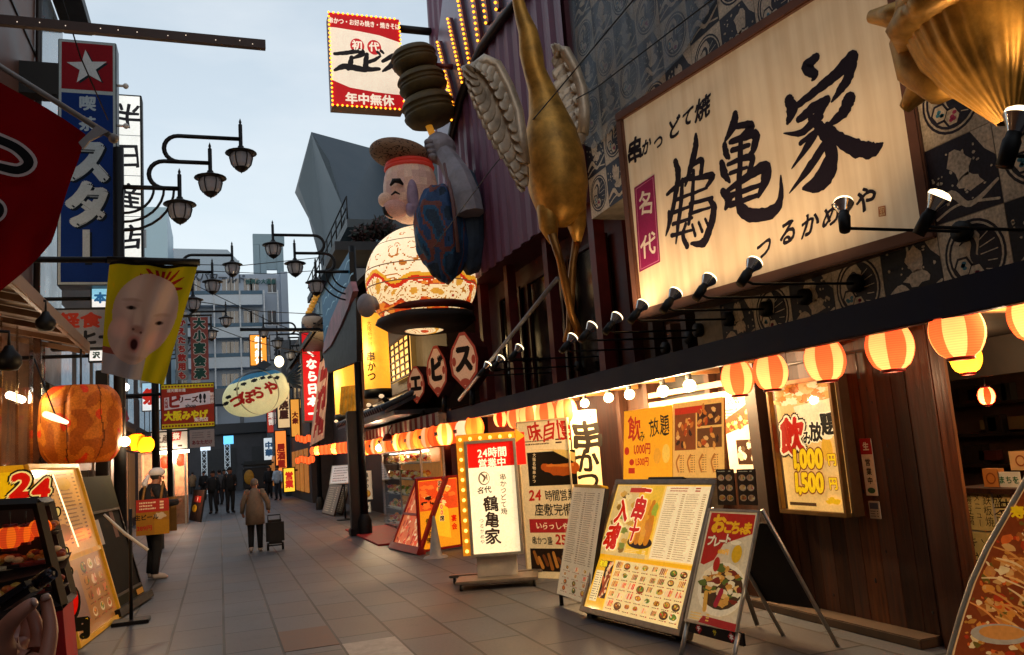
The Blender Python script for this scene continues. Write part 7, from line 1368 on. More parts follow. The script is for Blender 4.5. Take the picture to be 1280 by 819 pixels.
for (c4, y, nm, lb, bg, tx, fg) in (((115, 361), (136, 361), (135, 384), (115, 384), 13.6, 'small_lit_sign', 'small blue and white lit sign under the blue cafe sign') and (((115, 361), (136, 361), (135, 384), (115, 384)), 13.6, 'small_lit_sign', 'small blue and white lit sign under the blue cafe sign', '#8fd0ea', '本', '#1c5a8a'), (((112, 437), (129, 437), (128, 451), (112, 451)), 13.6, 'white_lit_card', 'small white lit sign under the snack and coffee sign', '#e8ece8', '沢', '#2a3a30'), (((178, 478), (200, 480), (200, 514), (178, 512)), 23.0, 'blue_poster', 'blue and white lit shop poster left of the footprint sign', '#9fc8e0', '祭', '#b3241a')):
    f = facing(*c4, y); t = thing(nm, lb, 'sign', f.p(f.w / 2, 0)); plate(f, 'panel', t, M_black, .12, .02, -.002); a = base_art(f, bg); a.rect(0, 0, f.w, f.h * .42, '#f0f4f4'); a.text(tx, f.w / 2, f.h * .5, f.h * .6, fg, .06); a.done('lit_face', pmat(.7, .5), t)
    m = MB(); m.tube([f.p(0, f.h * .5, -.06), f.p(-1.2, f.h * .5, -.06)], .03, 6); obj('bracket', m, M_black, t)
f = facing((203, 480), (268, 480), (267, 535), (201, 534), 20.2); w, h = f.w, f.h; t = thing('souvenir_shop_sign', 'yellow edged red sign with a white band and footprints, projecting over the left side', 'sign', f.p(w / 2, 0)); plate(f, 'panel', t, M_black, .15, .02, -.002); a = base_art(f, '#c9b81c'); a.rect(0, h * .1, w, h * .9, '#8f2a1c'); a.poly([(w * .05, h * .42), (w * .93, h * .52), (w * .93, h * .82), (w * .05, h * .7)], '#cfc8d0'); a.lay(2)
for i in range(17): a.oval(w * (i + .5) / 17, h * .95, .022, .022, '#7a2a1c'); a.oval(w * (i + .5) / 17, h * .05, .022, .022, '#7a2a1c')
a.text('ビ', w * .24, h * .6, h * .3, '#8a1f1a', .06); a.text('リーズ', w * .5, h * .64, h * .15, '#4a1f1a', .05); a.text('shop', w * .55, h * .5, h * .12, '#2a2a30', .03)
for x in (.74, .82): a.oval(w * x, h * .69, w * .028, h * .075, '#15151a'); a.oval(w * x, h * .58, w * .02, h * .035, '#15151a')
a.text('大阪みやげ', w * .46, h * .28, h * .22, '#e0d01c', .06, sx=.85); a.text('通天閣本通', w * .28, h * .86, h * .08, '#d8d0c8', .03); a.text('販売店', w * .75, h * .17, h * .1, '#e8e0d8', .03); a.text('新世界', w * .965, h * .65, h * .09, '#e0d8d0', .03, vert=True); a.text('大阪城', w * .09, h * .58, h * .08, '#8a1f1a', .03, vert=True)
a.done('printed_face', pmat(.12, .5), t); m = MB(); m.tube([f.p(0, h * .8, -.08), f.p(-1.6, h * .8, -.08)], .04, 6); obj('bracket', m, M_black, t)
f = facing((237, 537), (268, 537), (268, 559), (237, 559), 27.0); t = thing('faded_notice', 'faded pinkish notice hanging below the yellow edged sign', 'sign', f.p(f.w / 2, 0)); plate(f, 'panel', t, M_white, .05); a = base_art(f, '#8f8688'); a.text('あなただけ', f.w / 2, f.h * .28, f.h * .26, '#6b2a34', .04, sx=.85); a.lines(f.w * .1, f.h * .5, f.w * .9, f.h * .9, 3, '#6a6468'); a.done('printed_face', pmat(.04, .5), t); m = MB(); m.tube([f.p(0, f.h, -.03), f.p(-2, f.h, -.03)], .025, 6); obj('bracket', m, M_black, t)
for (c4, y, lb, fg, tx) in ((((239, 397), (261, 396), (260, 475), (238, 475)), 22.3, 'vertical banner with dark green lettering outlined white on faded red, right one of the pair', '#1f4a42', '大小宴会承'), (((221, 398), (236, 398), (234, 475), (218, 475)), 22.6, 'narrow vertical banner with red lettering on grey, left one of the pair', '#a8302c', 'かえたち飲用も')):
    f = facing(*c4, y); w, h = f.w, f.h; t = thing('vertical_banner', lb, 'banner', f.p(w / 2, 0), 'pair of vertical banners'); plate(f, 'cloth', t, mat('banner_back', '#5a4a4a', .8), .03); a = base_art(f, '#8a4a44' if fg[1] == '1' else '#7d8a90'); n = len(tx)
    for i, ch in enumerate(tx): a.text(ch, w * .5, h * (1 - (i + .5) / n), h / n * .86, fg, .07, out='#d0c8c0', outw=.05)
    a.done('printed_face', pmat(.05, .6), t); m = MB(); m.tube([f.p(-.5, h + .05, -.03), f.p(w + .1, h + .05, -.03)], .025, 6); obj('rod', m, M_black, t)

# ---- flags
def cloth(fr_pts, y, nx, ny, wave, colf, name, parent):
    """a hanging cloth between four pixel corners at distance y, with folds"""
    tl, tr, br, bl = [PY(*p, y) for p in fr_pts]; m = MB(); vs = []; nrm = V((0, -1, 0))
    for j in range(ny + 1):
        for i in range(nx + 1): u_, v_ = i / nx, j / ny; vs.append(tl.lerp(tr, u_).lerp(bl.lerp(br, u_), v_) + nrm * wave(u_, v_))
    m.add(vs, [(j * (nx + 1) + i, (j + 1) * (nx + 1) + i, (j + 1) * (nx + 1) + i + 1, j * (nx + 1) + i + 1) for j in range(ny) for i in range(nx)], smooth=True)
    for j in range(ny):
        for i in range(nx): m.c[j * nx + i] = colf((i + .5) / nx, (j + .5) / ny)
    return obj(name, m, cloth_mat(), parent)
YR = 5.2; t = thing('red_flag', 'big dark red flag with black lettering outlined white, on a pale pole', 'flag', PY(0, 240, YR)); m = MB(); m.tube([PY(-150, -22, YR), PY(0, 83, YR), PY(141, 172, YR)], [.016, .016, .018], 8); m.ell(PY(142, 173, YR), (.03, .03, .03), 10, 8); obj('pole', m, mat('pale_flag_pole', '#8a8480', .5), t)
FL = ((-150, 8), (107, 168), (62, 300), (-150, 520)); wv = lambda u_, v_: .05 * math.sin(u_ * 9 + v_ * 3) + .03 * math.sin(v_ * 7 + u_ * 4)
cloth(FL, YR, 40, 30, wv, lambda u_, v_: hx('#6b0c12'), 'cloth', t); fr = facing((-150, 0), (110, 0), (110, 400), (-150, 400), YR - .1); a = Art(fr, .0)
for wd, cl, ly in ((17, '#c9b8b4', 1), (10, '#0c0a0c', 2)):
    a.pstroke([(-60, 150), (-8, 172), (22, 186), (36, 203), (22, 213), (-12, 207), (-40, 214)], [wd, wd, wd, wd * 1.1, wd, wd * .9, wd], cl, ly); a.pstroke([(-40, 240), (-10, 252), (0, 262), (-8, 272), (-40, 276)], wd * .9, cl, ly)
    a.pstroke([(-90, 120), (-80, 200), (-110, 280)], wd * 1.2, cl, ly)
a.done('lettering', pmat(0, .8), t)
m = MB(); m.prism([PY(x, y, YR - .03) for x, y in ((98, 178), (120, 157), (136, 164), (112, 176), (104, 186))], (0, .02, 0)); obj('white_tie', m, mat('white_cloth_tie', '#9a9494', .8), t)
YA = 7.2; t = thing('baby_face_flag', 'yellow hanging flag printed with a big pale baby face and red crown', 'flag', PY(190, 470, YA)); m = MB(); m.tube([PY(134, 325, YA), PY(250, 328, YA)], .03, 8); obj('bar', m, M_black, t)
m = MB(); m.tube([PY(134, 325, YA), V((-2.6, YA, PY(134, 325, YA).z))], .025, 8); obj('bracket', m, M_black, t)
def E(x, y, cx, cy, rx, ry): return ((x - cx) / rx) ** 2 + ((y - cy) / ry) ** 2
Y_, S1, S2, S3 = hx('#b3a81a'), hx('#c4ada0'), hx('#b59a90'), hx('#94786f')
def babyc(u_, v_):
    x, y = u_ * 112, v_ * 146; mix = lambda a, b, e, w=.35: a if e > 1 + w else b if e < 1 - w else tuple(p + (q - p) * (1 + w - e) / (2 * w) for p, q in zip(a, b))
    if y < 4: return hx('#1a1a1c')
    k = 70 + 13 * math.sin(x * .55)
    if E(x, y, 56, 66, 46, 52) < 1 or E(x, y, 44, 94, 38, 34) < 1:
        c = mix(S2, S1, E(x, y, 56, 44, 36, 26), .8)
        for cx, cy, rx, ry, cl, w in ((22, 86, 13, 12, '#cfa598', .8), (80, 98, 15, 12, '#cba093', .8), (46, 74, 5, 15, '#d4bdb0', .8), (48, 84, 9, 5, '#a98478', .6), (34, 49, 12, 2.5, '#a58a7e', .8), (80, 65, 11, 2.5, '#a58a7e', .8), (35, 55, 10, 5, '#b0948a', .7), (79, 71, 9, 5, '#b0948a', .7), (35, 59, 7, 2.6, '#54403c', .5), (79, 75, 6.5, 2.5, '#54403c', .5), (35, 59, 3, 2.4, '#1c1616', .4), (79, 75, 3, 2.4, '#1c1616', .4), (42, 85, 2, 1.6, '#6b4a44', .5), (53, 87, 2, 1.6, '#6b4a44', .5), (46, 102, 9, 10, '#b07a74', .5), (46, 103, 5.5, 7, '#3c2224', .4), (50, 120, 14, 3, '#a58a80', .9)):
            c = mix(c, hx(cl), E(x, y, cx, cy, rx, ry), w)
        return c
    if 40 < x < 100 and 8 < y < 34 and (math.atan2(30 - y, x - 66) * 2.6 % 1) * 26 + 6 > math.hypot(x - 66, y - 34) - 6: return hx('#8f2420')
    if y > 112 and x < 70: return hx('#9a9498') if y > 120 else hx('#8a4a40')
    return Y_
cloth(((137, 328), (248, 330), (205, 482), (127, 466)), YA, 150, 180, lambda u_, v_: .05 * math.sin(u_ * 7 + v_ * 2) + .025 * math.sin(u_ * 17 + 4 * v_), babyc, 'cloth', t)
# ---- boom with small lights, top left
q0_, q1_ = PY(-40, 20, 8.0), PY(332, 55, 8.0); t = thing('light_boom', 'long brown boom with tiny lights reaching over the street at the upper left', 'boom', q0_); m = MB(); d = (q1_ - q0_).normalized(); s_ = V((0, 0, .045)); m.prism([q0_ - s_, q1_ - s_, q1_ + s_, q0_ + s_], (0, .06, 0)); m.tube([q0_ + V((0, .03, 0)), V((-2.65, 8.03, q0_.z))], .05, 6); obj('beam', m, mat('boom_brown', '#3f2c28', .5, .3), t); m = MB()
for k in range(11): m.ell(q0_.lerp(q1_, .16 + .82 * k / 10 + random.uniform(-.03, .03)) + V((0, -.002, random.uniform(-.015, .015))), (.0055,) * 3, 6, 4)
obj('tiny_light', m, mat('tiny_light_glass', '#ffe8d0', .3, var=0, es=.7), t)
cable([PY(75, -10, 9), PY(100, 70, 9.5), PY(135, 150, 10)], .008, 'thin wire hanging down past the star of the blue sign')
for i, (p, q) in enumerate((((205, 330), (400, 322)), ((215, 372), (440, 395)), ((235, 352), (440, 440)), ((230, 395), (395, 445)), ((240, 338), (440, 335)))):
    cable([PY(*p, 23 + i), PY((p[0] + q[0]) / 2, (p[1] + q[1]) / 2 + 6, 24 + i), PY(*q, 25 + i)], .012, ['topmost thin wire sagging across the street before the hotel roof', 'thin wire crossing before the upper hotel balcony', 'thin wire slanting down to the right across the hotel front', 'lowest thin wire sagging over the puffer lantern', 'thin wire level with the hotel lettering'][i])

# ================================================================== THINGS AT THE LEFT KERB
c = PX(101, 531, -1.75); kk = (c - EYE).length / FOC / 1.1; t = thing('big_orange_lantern', 'big squat orange lantern of creased paper hanging under the sloping roof', 'lantern', c - V((0, 0, 47 * kk)))
def olc(q, z): n_ = noise.noise((math.cos(q) * 2.2, math.sin(q) * 2.2, z * 5)); return hx('#6b3a12') if abs((q / 6.283 * 7 + .05 * math.sin(z * 9)) % 1 - .5) > .478 else (hx('#d8431c') if n_ > .38 else hx('#c97a26') if n_ > -.1 else hx('#a85c1c'))
m = MB(); R_, H_ = 46 * kk, 47 * kk; m.lathe([(0, -H_ * .98)] + [(R_ * (1 - abs(z) ** 5 * .3) * (1 - .06 * z * z), H_ * z) for z in [-.98 + 1.96 * i / 60 for i in range(61)]] + [(0, H_)], 190, Matrix.Translation(c), colf=olc, rip=lambda q, z: 1 - .05 * max(0, math.cos(q * 7)) ** 8 + .025 * noise.noise((math.cos(q) * 3, math.sin(q) * 3, z * 4))); obj('shade', m, pmat(.2, .55, '#ff9a40', var=.3), t)
m = MB(); m.tube([c + V((0, 0, H_)), V((c.x, c.y, za))], .015, 6); obj('hanger', m, M_wire, t)
p0, p1 = PX(57, 518, -1.5), PX(83, 528, -1.5); m = MB(); m.tube([p0, p0.lerp(p1, .3), p0.lerp(p1, .6), p1], [.03, .034, .03, .022], 10); b = thing('tube_reflection_rod', 'short lit fluorescent tube across the front of the big orange lantern', 'lamp', p0.lerp(p1, .5)); obj('tube', m, mat('tube_reflection_glow', '#ffe0b0', .3, var=0, es=2.2, ecol='#ffd8a0'), b); m = MB(); m.tube([p0.lerp(p1, .5), p0.lerp(p1, .5) + V((-.2, 0, .6))], .008, 6); obj('wire', m, M_wire, b)  # reflection of a tube on the lantern, modelled as a glowing rod
for px, py, r, x, lb in ((171, 553, 11, -1.4, 'round yellow lantern beside the bare bulb, in front of its twin'), (182, 556, 10, -1.4, 'yellow lantern half hidden behind another, next to the dark post')):
    c = PX(px, py, x) if px < 175 else PX(px, py, -1.25); k = (c - EYE).length / FOC / 1.06 * r; lantern('yellow_lantern', lb, c, k, k * 1.75, '#ff9c18', '#ff9c18', 4, 0, n=24)
c = PX(156, 552, -1.25); t = thing('bare_bulb', 'bare bright bulb between the big orange lantern and the yellow ones', 'lamp', c); m = MB(); m.ell(c, (.07,) * 3, 14, 10); obj('bulb', m, M_bulb, t); m = MB(); m.tube([c + V((0, 0, .06)), c + V((0, 0, .5))], .012, 6); obj('cord', m, M_wire, t); plamp(c + V((.1, -.1, -.02)), 14, (1, .7, .4), .07, t)
c = PX(156, 484, -1.5); t = thing('round_spot_bulb', 'white round spot bulb under the end of the sloping roof', 'lamp', c); m = MB(); m.ell(c, (.07,) * 3, 12, 8); obj('bulb', m, mat('cool_bulb', '#ffffff', .3, var=0, es=7, ecol='#fff0e0'), t); m = MB(); m.tube([c + V((0, .02, .02)), c + V((-.14, .1, .1))], [.07, .05], 10); obj('socket', m, M_black, t)
m = MB(); p = PX(150, 515, -1.9); m.prism([PX(x, y, -1.9) for x, y in ((140, 490), (150, 497), (160, 524), (152, 532), (143, 528))], (.03, 0, 0)); tag(obj('pink_parasol', m, mat('pink_cloth', '#b8345a', .7, var=.3)), 'folded pink cloth hanging just right of the big orange lantern', 'cloth')
m = MB(); p = G(191, 690); m.box((-1.62, 13.6, 1.6), (.16, .16, 3.2), bev=.01); tag(obj('dark_kerb_post', m, M_black), 'dark square post at the left kerb behind the man in the white headscarf', 'post')
m = MB(); m.span((-2.4, 13.5, 2.02), (-1.35, 14.9, 2.1)); m.span((-2.4, 13.5, 2.3), (-1.3, 14.9, 2.36)); tag(obj('stall_canopy', m, M_dkwood), 'small dark stall canopy over the yellow lanterns', 'canopy')
m = MB(); m.span((-2.35, 13.2, 0), (-1.75, 14.6, 1.75)); tag(obj('stall_cabinet', m, mat('dim_cabinet', '#2c2622', .5, var=.3)), 'dark cabinet standing under the yellow lanterns behind the sign boards', 'cabinet')
# yellow lit menu box with 24
f = stand((97, 812), (150, 771), (66, 581), 15); bk_ = f.n * -1; t = thing('yellow_menu_box', 'yellow lit sign box with red 24 on its end and menus facing the street', 'sign', f.p(f.w / 2, 0)); D0, D1 = .95, .42
lv = V((-1, 0, 0)); e0, e1 = f.p(0, 0), f.p(0, f.h); g0, g1 = e0 + lv * 1.35, e1 + lv * .75
m = MB()
m.prism([e0 + f.r * .012, e1 + f.r * .012, g1 + f.r * .012, g0 + f.r * .012], f.r * (f.w - .012)); obj('cabinet', m, mat('yellow_box_paint', '#b8861a', .45, var=.15), t)
fe = Frame(g0, e0 - g0, V((0, 0, 1)), (e0 - g0).length, e1.z); a = Art(fe, .004); loc = lambda p: ((p - fe.o).dot(fe.r), (p - fe.o).dot(fe.u)); Q = [loc(p) for p in (g0, e0, e1, g1)]; a.poly(Q, '#d9a420'); cx = sum(q[0] for q in Q) / 4; cy = sum(q[1] for q in Q) / 4; a.poly([(cx + (x - cx) * .88, cy + (y - cy) * .93) for x, y in Q], '#f2c814'); a.lay(2)
a.ptext('2', 26, 606, 40, '#d8150f', bold=.06, shear=.12, sx=1.15, out=[('#14100c', .11), ('#fff4e0', .05)]); a.ptext('4', 52, 611, 35, '#d8150f', bold=.06, shear=.1, sx=1.1, out=[('#14100c', .11), ('#fff4e0', .05)])
a.ptext('時間営業', 30, 650, 16, '#14100c', bold=.05); a.ptext('円', 98, 785, 26, '#14100c', bold=.12); a.ptext('円', 98, 785, 26, '#f2c814', bold=.03); a.poval(91, 754, 10, 22, '#14100c'); a.poval(90, 752, 8, 19, '#d8150f'); a.prect(70, 726, 92, 738, '#e8d8a0')
for y in (640, 690, 715): a.poval(72 + (y - 640) * .2, y, 5, 7, '#14100c'); a.poval(72 + (y - 640) * .2, y, 3, 5, '#e8dcc0')
a.done('end_face', pmat(.55, .4, '#ffdf70', coat=.3), t)
m = MB(); f.ring(m, .05, .0, .035, bev=.005); f.box(m, .05, f.h * .44, f.w - .05, f.h * .47, 0, .03); obj('menu_frame', m, mat('ochre_frame', '#c9901c', .4, var=.2, es=.12, ecol='#e0a020'), t)
a = Art(f, .004); a.rect(.05, f.h * .47, f.w - .05, f.h - .05, '#d0a468'); a.rect(.05, .05, f.w - .05, f.h * .44, '#a8743c'); a.lay(2); a.lines(f.w * .12, f.h * .52, f.w * .9, f.h * .95, 18, '#6b4a3a', .4, 2); a.oval(f.w * .35, f.h * .6, f.w * .12, f.h * .05, '#8a5a30'); a.oval(f.w * .6, f.h * .88, f.w * .15, f.h * .04, '#c9a024'); random.seed(41); a.grid(f.w * .42, f.h * .07, f.w * .92, f.h * .42, 3, 4); a.rect(f.w * .1, f.h * .1, f.w * .38, f.h * .38, '#8a6a60')
a.done('menu_face', pmat(.3, .3, '#ffe0b8', coat=.8), t)
m = MB(); m.tube([f.p(f.w * .42, f.h * .5, .06), f.p(f.w * .33, f.h * .93, .06)], .007, 8); obj('glow_tube', m, mat('tube_reflection_glow', '#ffe0b0', .3, var=0, es=2.2, ecol='#ffd8a0'), t)  # thin glowing rod imitates a tube reflected in the menu face
# dark grey sign seen from behind
f = stand((141, 775), (183, 748), (109, 596), 15); t = thing('grey_signboard', 'big dull green grey signboard with dark recess, leaning behind the yellow menu box', 'sign', f.p(f.w / 2, 0)); plate(f, 'panel', t, mat('grey_green_panel', '#2c2c22', .8, var=.25, spec=.1), .08); m = MB(); f.box(m, f.w * .08, f.h * .12, f.w * .92, f.h * .74, .0, .012); obj('recess_panel', m, mat('recess_grey', '#1c1a18', .8, var=.2, spec=.1), t); m = MB(); f.ring(m, .03, .012, .03, f.w * .08, f.h * .12, f.w * .92, f.h * .74); obj('recess_frame', m, M_black, t)
for q_, c_ in (((.2, .5, .3, .68), '#a8a09a'), ((.62, .52, .72, .72), '#5a3a30'), ((.75, .06, .95, .1), '#c9901c')): a = Art(f, .014); a.rect(f.w * q_[0], f.h * q_[1], f.w * q_[2], f.h * q_[3], c_); a.done('sticker', pmat(.02, .6), t)
m = MB(); f.box(m, .0, 0, f.w, .09, -.3, .1); obj('foot', m, M_black, t)
p = G(164, 779); t = thing('pole_stand', 'thin dark pole on a flat square base beside the grey signboard', 'stand', p); m = MB(); m.tube([p, p + V((0, 0, 1.25))], .02, 8); obj('pole', m, M_black, t); m = MB(); m.box(p + V((0, 0, .02)), (.38, .3, .04), bev=.006); obj('base', m, M_black, t)
m = MB(); y_ = p.y - .08; m.tube([PY(130, 643, y_), PY(156, 667, y_), PY(185, 688, y_)], [.012, .018, .018], 8); tag(obj('white_bar', m, M_white), 'white bar with dark bands held slanting across the grey signboard', 'bar')
# glass fronted sample case nearest
YG = 6.2; t = thing('near_sample_case', 'dark framed glass case of food samples on a red base at the lower left', 'display case', G(40, 840)); P4 = [PY(x, y, YG) for x, y in ((-60, 634), (47, 629), (78, 756), (-60, 790))]; b4 = [PY(x, y, YG) for x, y in ((-60, 792), (78, 758), (93, 870), (-60, 900))]
m = MB(); b4[2].z = b4[3].z = 0; m.prism(b4, (0, .4, 0)); obj('base', m, M_red, t)
m = MB(); 
for i in range(4): m.tube([P4[i], P4[(i + 1) % 4]], .035, 4, smooth=False); m.tube([P4[i] + V((0, .4, 0)), P4[(i + 1) % 4] + V((0, .4, 0))], .03, 4, smooth=False); m.tube([P4[i], P4[i] + V((0, .4, 0))], .03, 4, smooth=False)
obj('frame', m, mat('case_black_bronze', '#1c1512', .4, .4), t); m = MB(); m.prism([p + V((0, .36, 0)) for p in P4], (0, .03, 0)); m.quad([P4[3], P4[2], P4[2] + V((0, .39, 0)), P4[3] + V((0, .39, 0))]); obj('back_panel', m, mat('case_dark_back', '#2a1a12', .5, var=.4), t)
m = MB(); m.quad(P4); obj('glass_pane', m, glass('case_glass', .02, (.95, .92, .88), .1), t); rnd = random.Random(12)
zc = P4[2].z
m = MB(); m.quad([P4[3] + V((0, .1, .22)), P4[2] + V((0, .1, .22)), P4[2] + V((0, .36, .3)), P4[3] + V((0, .36, .3))]); obj('shelf', m, M_dkwood, t)
n_ = 0
for j in range(3):
    for i in range(7):
        u_ = (i + .6 + .3 * (j % 2)) / 7.4; v_ = .14 + .26 * j; q_ = P4[3].lerp(P4[2], u_).lerp(P4[0].lerp(P4[1], u_), v_) + V((0, .15 + .08 * j, 0)); m = MB(); m.lathe([(0, 0), (.07, 0), (.1, .03), (.09, .03), (0, .012)], 12, Matrix.Translation(q_), hx(rnd.choice(['#c9b898', '#2a1a14', '#8a2a1c'])))
        for k in range(6): m.ell(q_ + V((rnd.uniform(-.05, .05), rnd.uniform(-.05, .05), .04 + rnd.uniform(0, .04))), (.035, .03, .022), 8, 6, col=hx(rnd.choice(['#b8702c', '#8a3a1c', '#c9a04a', '#7a2a18', '#a85a24', '#d0b080'])))
        tag(obj('case_sample_dish', m, pmat(.03, .3)), 'food sample dish in the %s row of the dark framed case at the lower left' % ['lowest', 'middle', 'top'][j], 'food sample', 'food samples in the near dark framed case')
for i, (px, py, r, lb) in enumerate(((12, 672, 15, 'orange lantern glowing inside the near sample case, left one'), (32, 668, 11, 'orange lantern in the middle behind the glass of the near sample case'), (50, 660, 12, 'orange lantern near the right edge inside the near sample case'))):
    c = PY(px, py, YG + .2); k = (c - EYE).length / FOC / 1.06 * r; lantern('reflected_lantern', lb, c, k, k * 1.5, '#e8741c', '#c9481a', 0, 5, n=20)  # lantern shapes in the case imitate lanterns mirrored in its glass
# booth with lit vinyl front and its sign
p = G(234, 655); t = thing('lit_vinyl_booth', 'small lit booth with clear vinyl front and red lamps beyond the man in the headscarf', 'booth', p); q_ = PY(199, 655, p.y); x0, x1 = q_.x, p.x; zt = PY(215, 566, p.y).z; zs = PY(215, 538, p.y).z
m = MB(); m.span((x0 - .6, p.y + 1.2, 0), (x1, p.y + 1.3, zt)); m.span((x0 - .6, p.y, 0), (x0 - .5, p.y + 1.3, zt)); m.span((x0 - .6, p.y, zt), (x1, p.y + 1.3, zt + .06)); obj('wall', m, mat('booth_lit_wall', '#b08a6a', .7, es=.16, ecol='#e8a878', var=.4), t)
m = MB(); 
for x in (x0, x1 - .06, (x0 + x1) / 2): m.span((x, p.y - .03, 0), (x + .06, p.y + .03, zt))
obj('frame', m, M_alu, t); m = MB(); m.quad([(x0, p.y, .1), (x1, p.y, .1), (x1, p.y, zt), (x0, p.y, zt)]); obj('vinyl_front', m, glass('booth_vinyl', .15, (.92, .86, .82), .15), t)
m = MB(); m.tube([(x0 - .1, p.y - .08, zt + .02), (x1 + .1, p.y - .08, zt + .02)], .05, 8); obj('glow_tube', m, M_tube, t); plamp(((x0 + x1) / 2, p.y + .5, zt - .3), 30, (1, .74, .5), .15, t); plamp(((x0 + x1) / 2, p.y - .4, zt - .1), 12, (1, .82, .62), .15, t)
m = MB(); m.span((x0, p.y + .5, 0), (x1, p.y + 1.0, .9)); obj('counter', m, mat('booth_counter', '#8a6a50', .6, var=.3), t)
for k, (px, py) in enumerate(((206, 578), (226, 575))): c = PY(px, py, p.y + .3); m = MB(); m.lathe([(.05, .2), (.16, .1), (.16, -.12), (.05, -.2)], 14, Matrix.Translation(c)); obj('red_lamp', m, mat('red_lamp_glow', '#ff4a28', .5, var=0, es=1.6, ecol='#ff3a1c'), t)
fr = Frame((x0 - .2, p.y - .1, zt + .12), (1, 0, 0), (0, 0, 1), x1 - x0 + .25, zs - zt - .1); a = base_art(fr, '#c9bcac'); a.text('土産', fr.w * .3, fr.h * .55, fr.h * .45, '#5a4a40', .04, brush=.05); a.poly([(fr.w * .52, fr.h * .4), (fr.w * .8, fr.h * .45), (fr.w * .85, fr.h * .9), (fr.w * .58, fr.h * .85)], '#b8382c'); a.text('祭', fr.w * .69, fr.h * .65, fr.h * .35, '#e8dcc8', .05); a.lines(fr.w * .08, fr.h * .06, fr.w * .92, fr.h * .22, 1, '#4a3a34', .6); a.done('top_sign', pmat(.16, .5), t); plate(fr, 'top_sign_panel', t, M_white, .06)
f = stand((236, 650), (250, 653), (237, 612), 10); t = thing('dark_leaning_sign', 'small dark leaning sign with yellow and red marks at the booth corner', 'sign', f.p(f.w / 2, 0)); plate(f, 'panel', t, M_black, .05); a = base_art(f, '#2a1a18', .02); a.oval(f.w * .35, f.h * .4, f.w * .2, f.h * .12, '#d8a01c'); a.rect(f.w * .2, f.h * .6, f.w * .8, f.h * .8, '#a8241c'); a.text('串', f.w * .5, f.h * .7, f.h * .16, '#e8dcc8', .05); a.done('printed_face', pmat(.08, .5), t)

# ================================================================== PEOPLE
SKIN = mat('skin', '#9a6248', .5, var=.1); SKINP = mat('pale_skin', '#b07058', .5, var=.1)
def skin_mesh(name, J, E_, par, M, mt, rs=1.0, sub=1, root=0):
    me = bpy.data.meshes.new(name); keys = list(J); me.from_pydata([M @ V(J[k][0]) for k in keys], [(keys.index(a), keys.index(b)) for a, b in E_], [])
    o = bpy.data.objects.new(name, me); COL.objects.link(o); md = o.modifiers.new('skin', 'SKIN'); md.use_smooth_shade = True
    lay = me.skin_vertices[0].data
    for i, k in enumerate(keys): r = J[k][1] * rs; lay[i].radius = (r, r) if not hasattr(r, '__len__') else r; lay[i].use_root = (i == root)
    o.modifiers.new('sub', 'SUBSURF').levels = sub; o.modifiers['sub'].render_levels = sub
    dg = bpy.context.evaluated_depsgraph_get(); dg.update(); nm = bpy.data.meshes.new_from_object(o.evaluated_get(dg))
    bpy.data.objects.remove(o); I = WM[par.name].inverted(); nm.transform(I); nm.materials.clear(); nm.materials.append(mt)
    for p in nm.polygons: p.use_smooth = True
    o = bpy.data.objects.new(name, nm); COL.objects.link(o); o.parent = par; WM[o.name] = WM[par.name]; return o
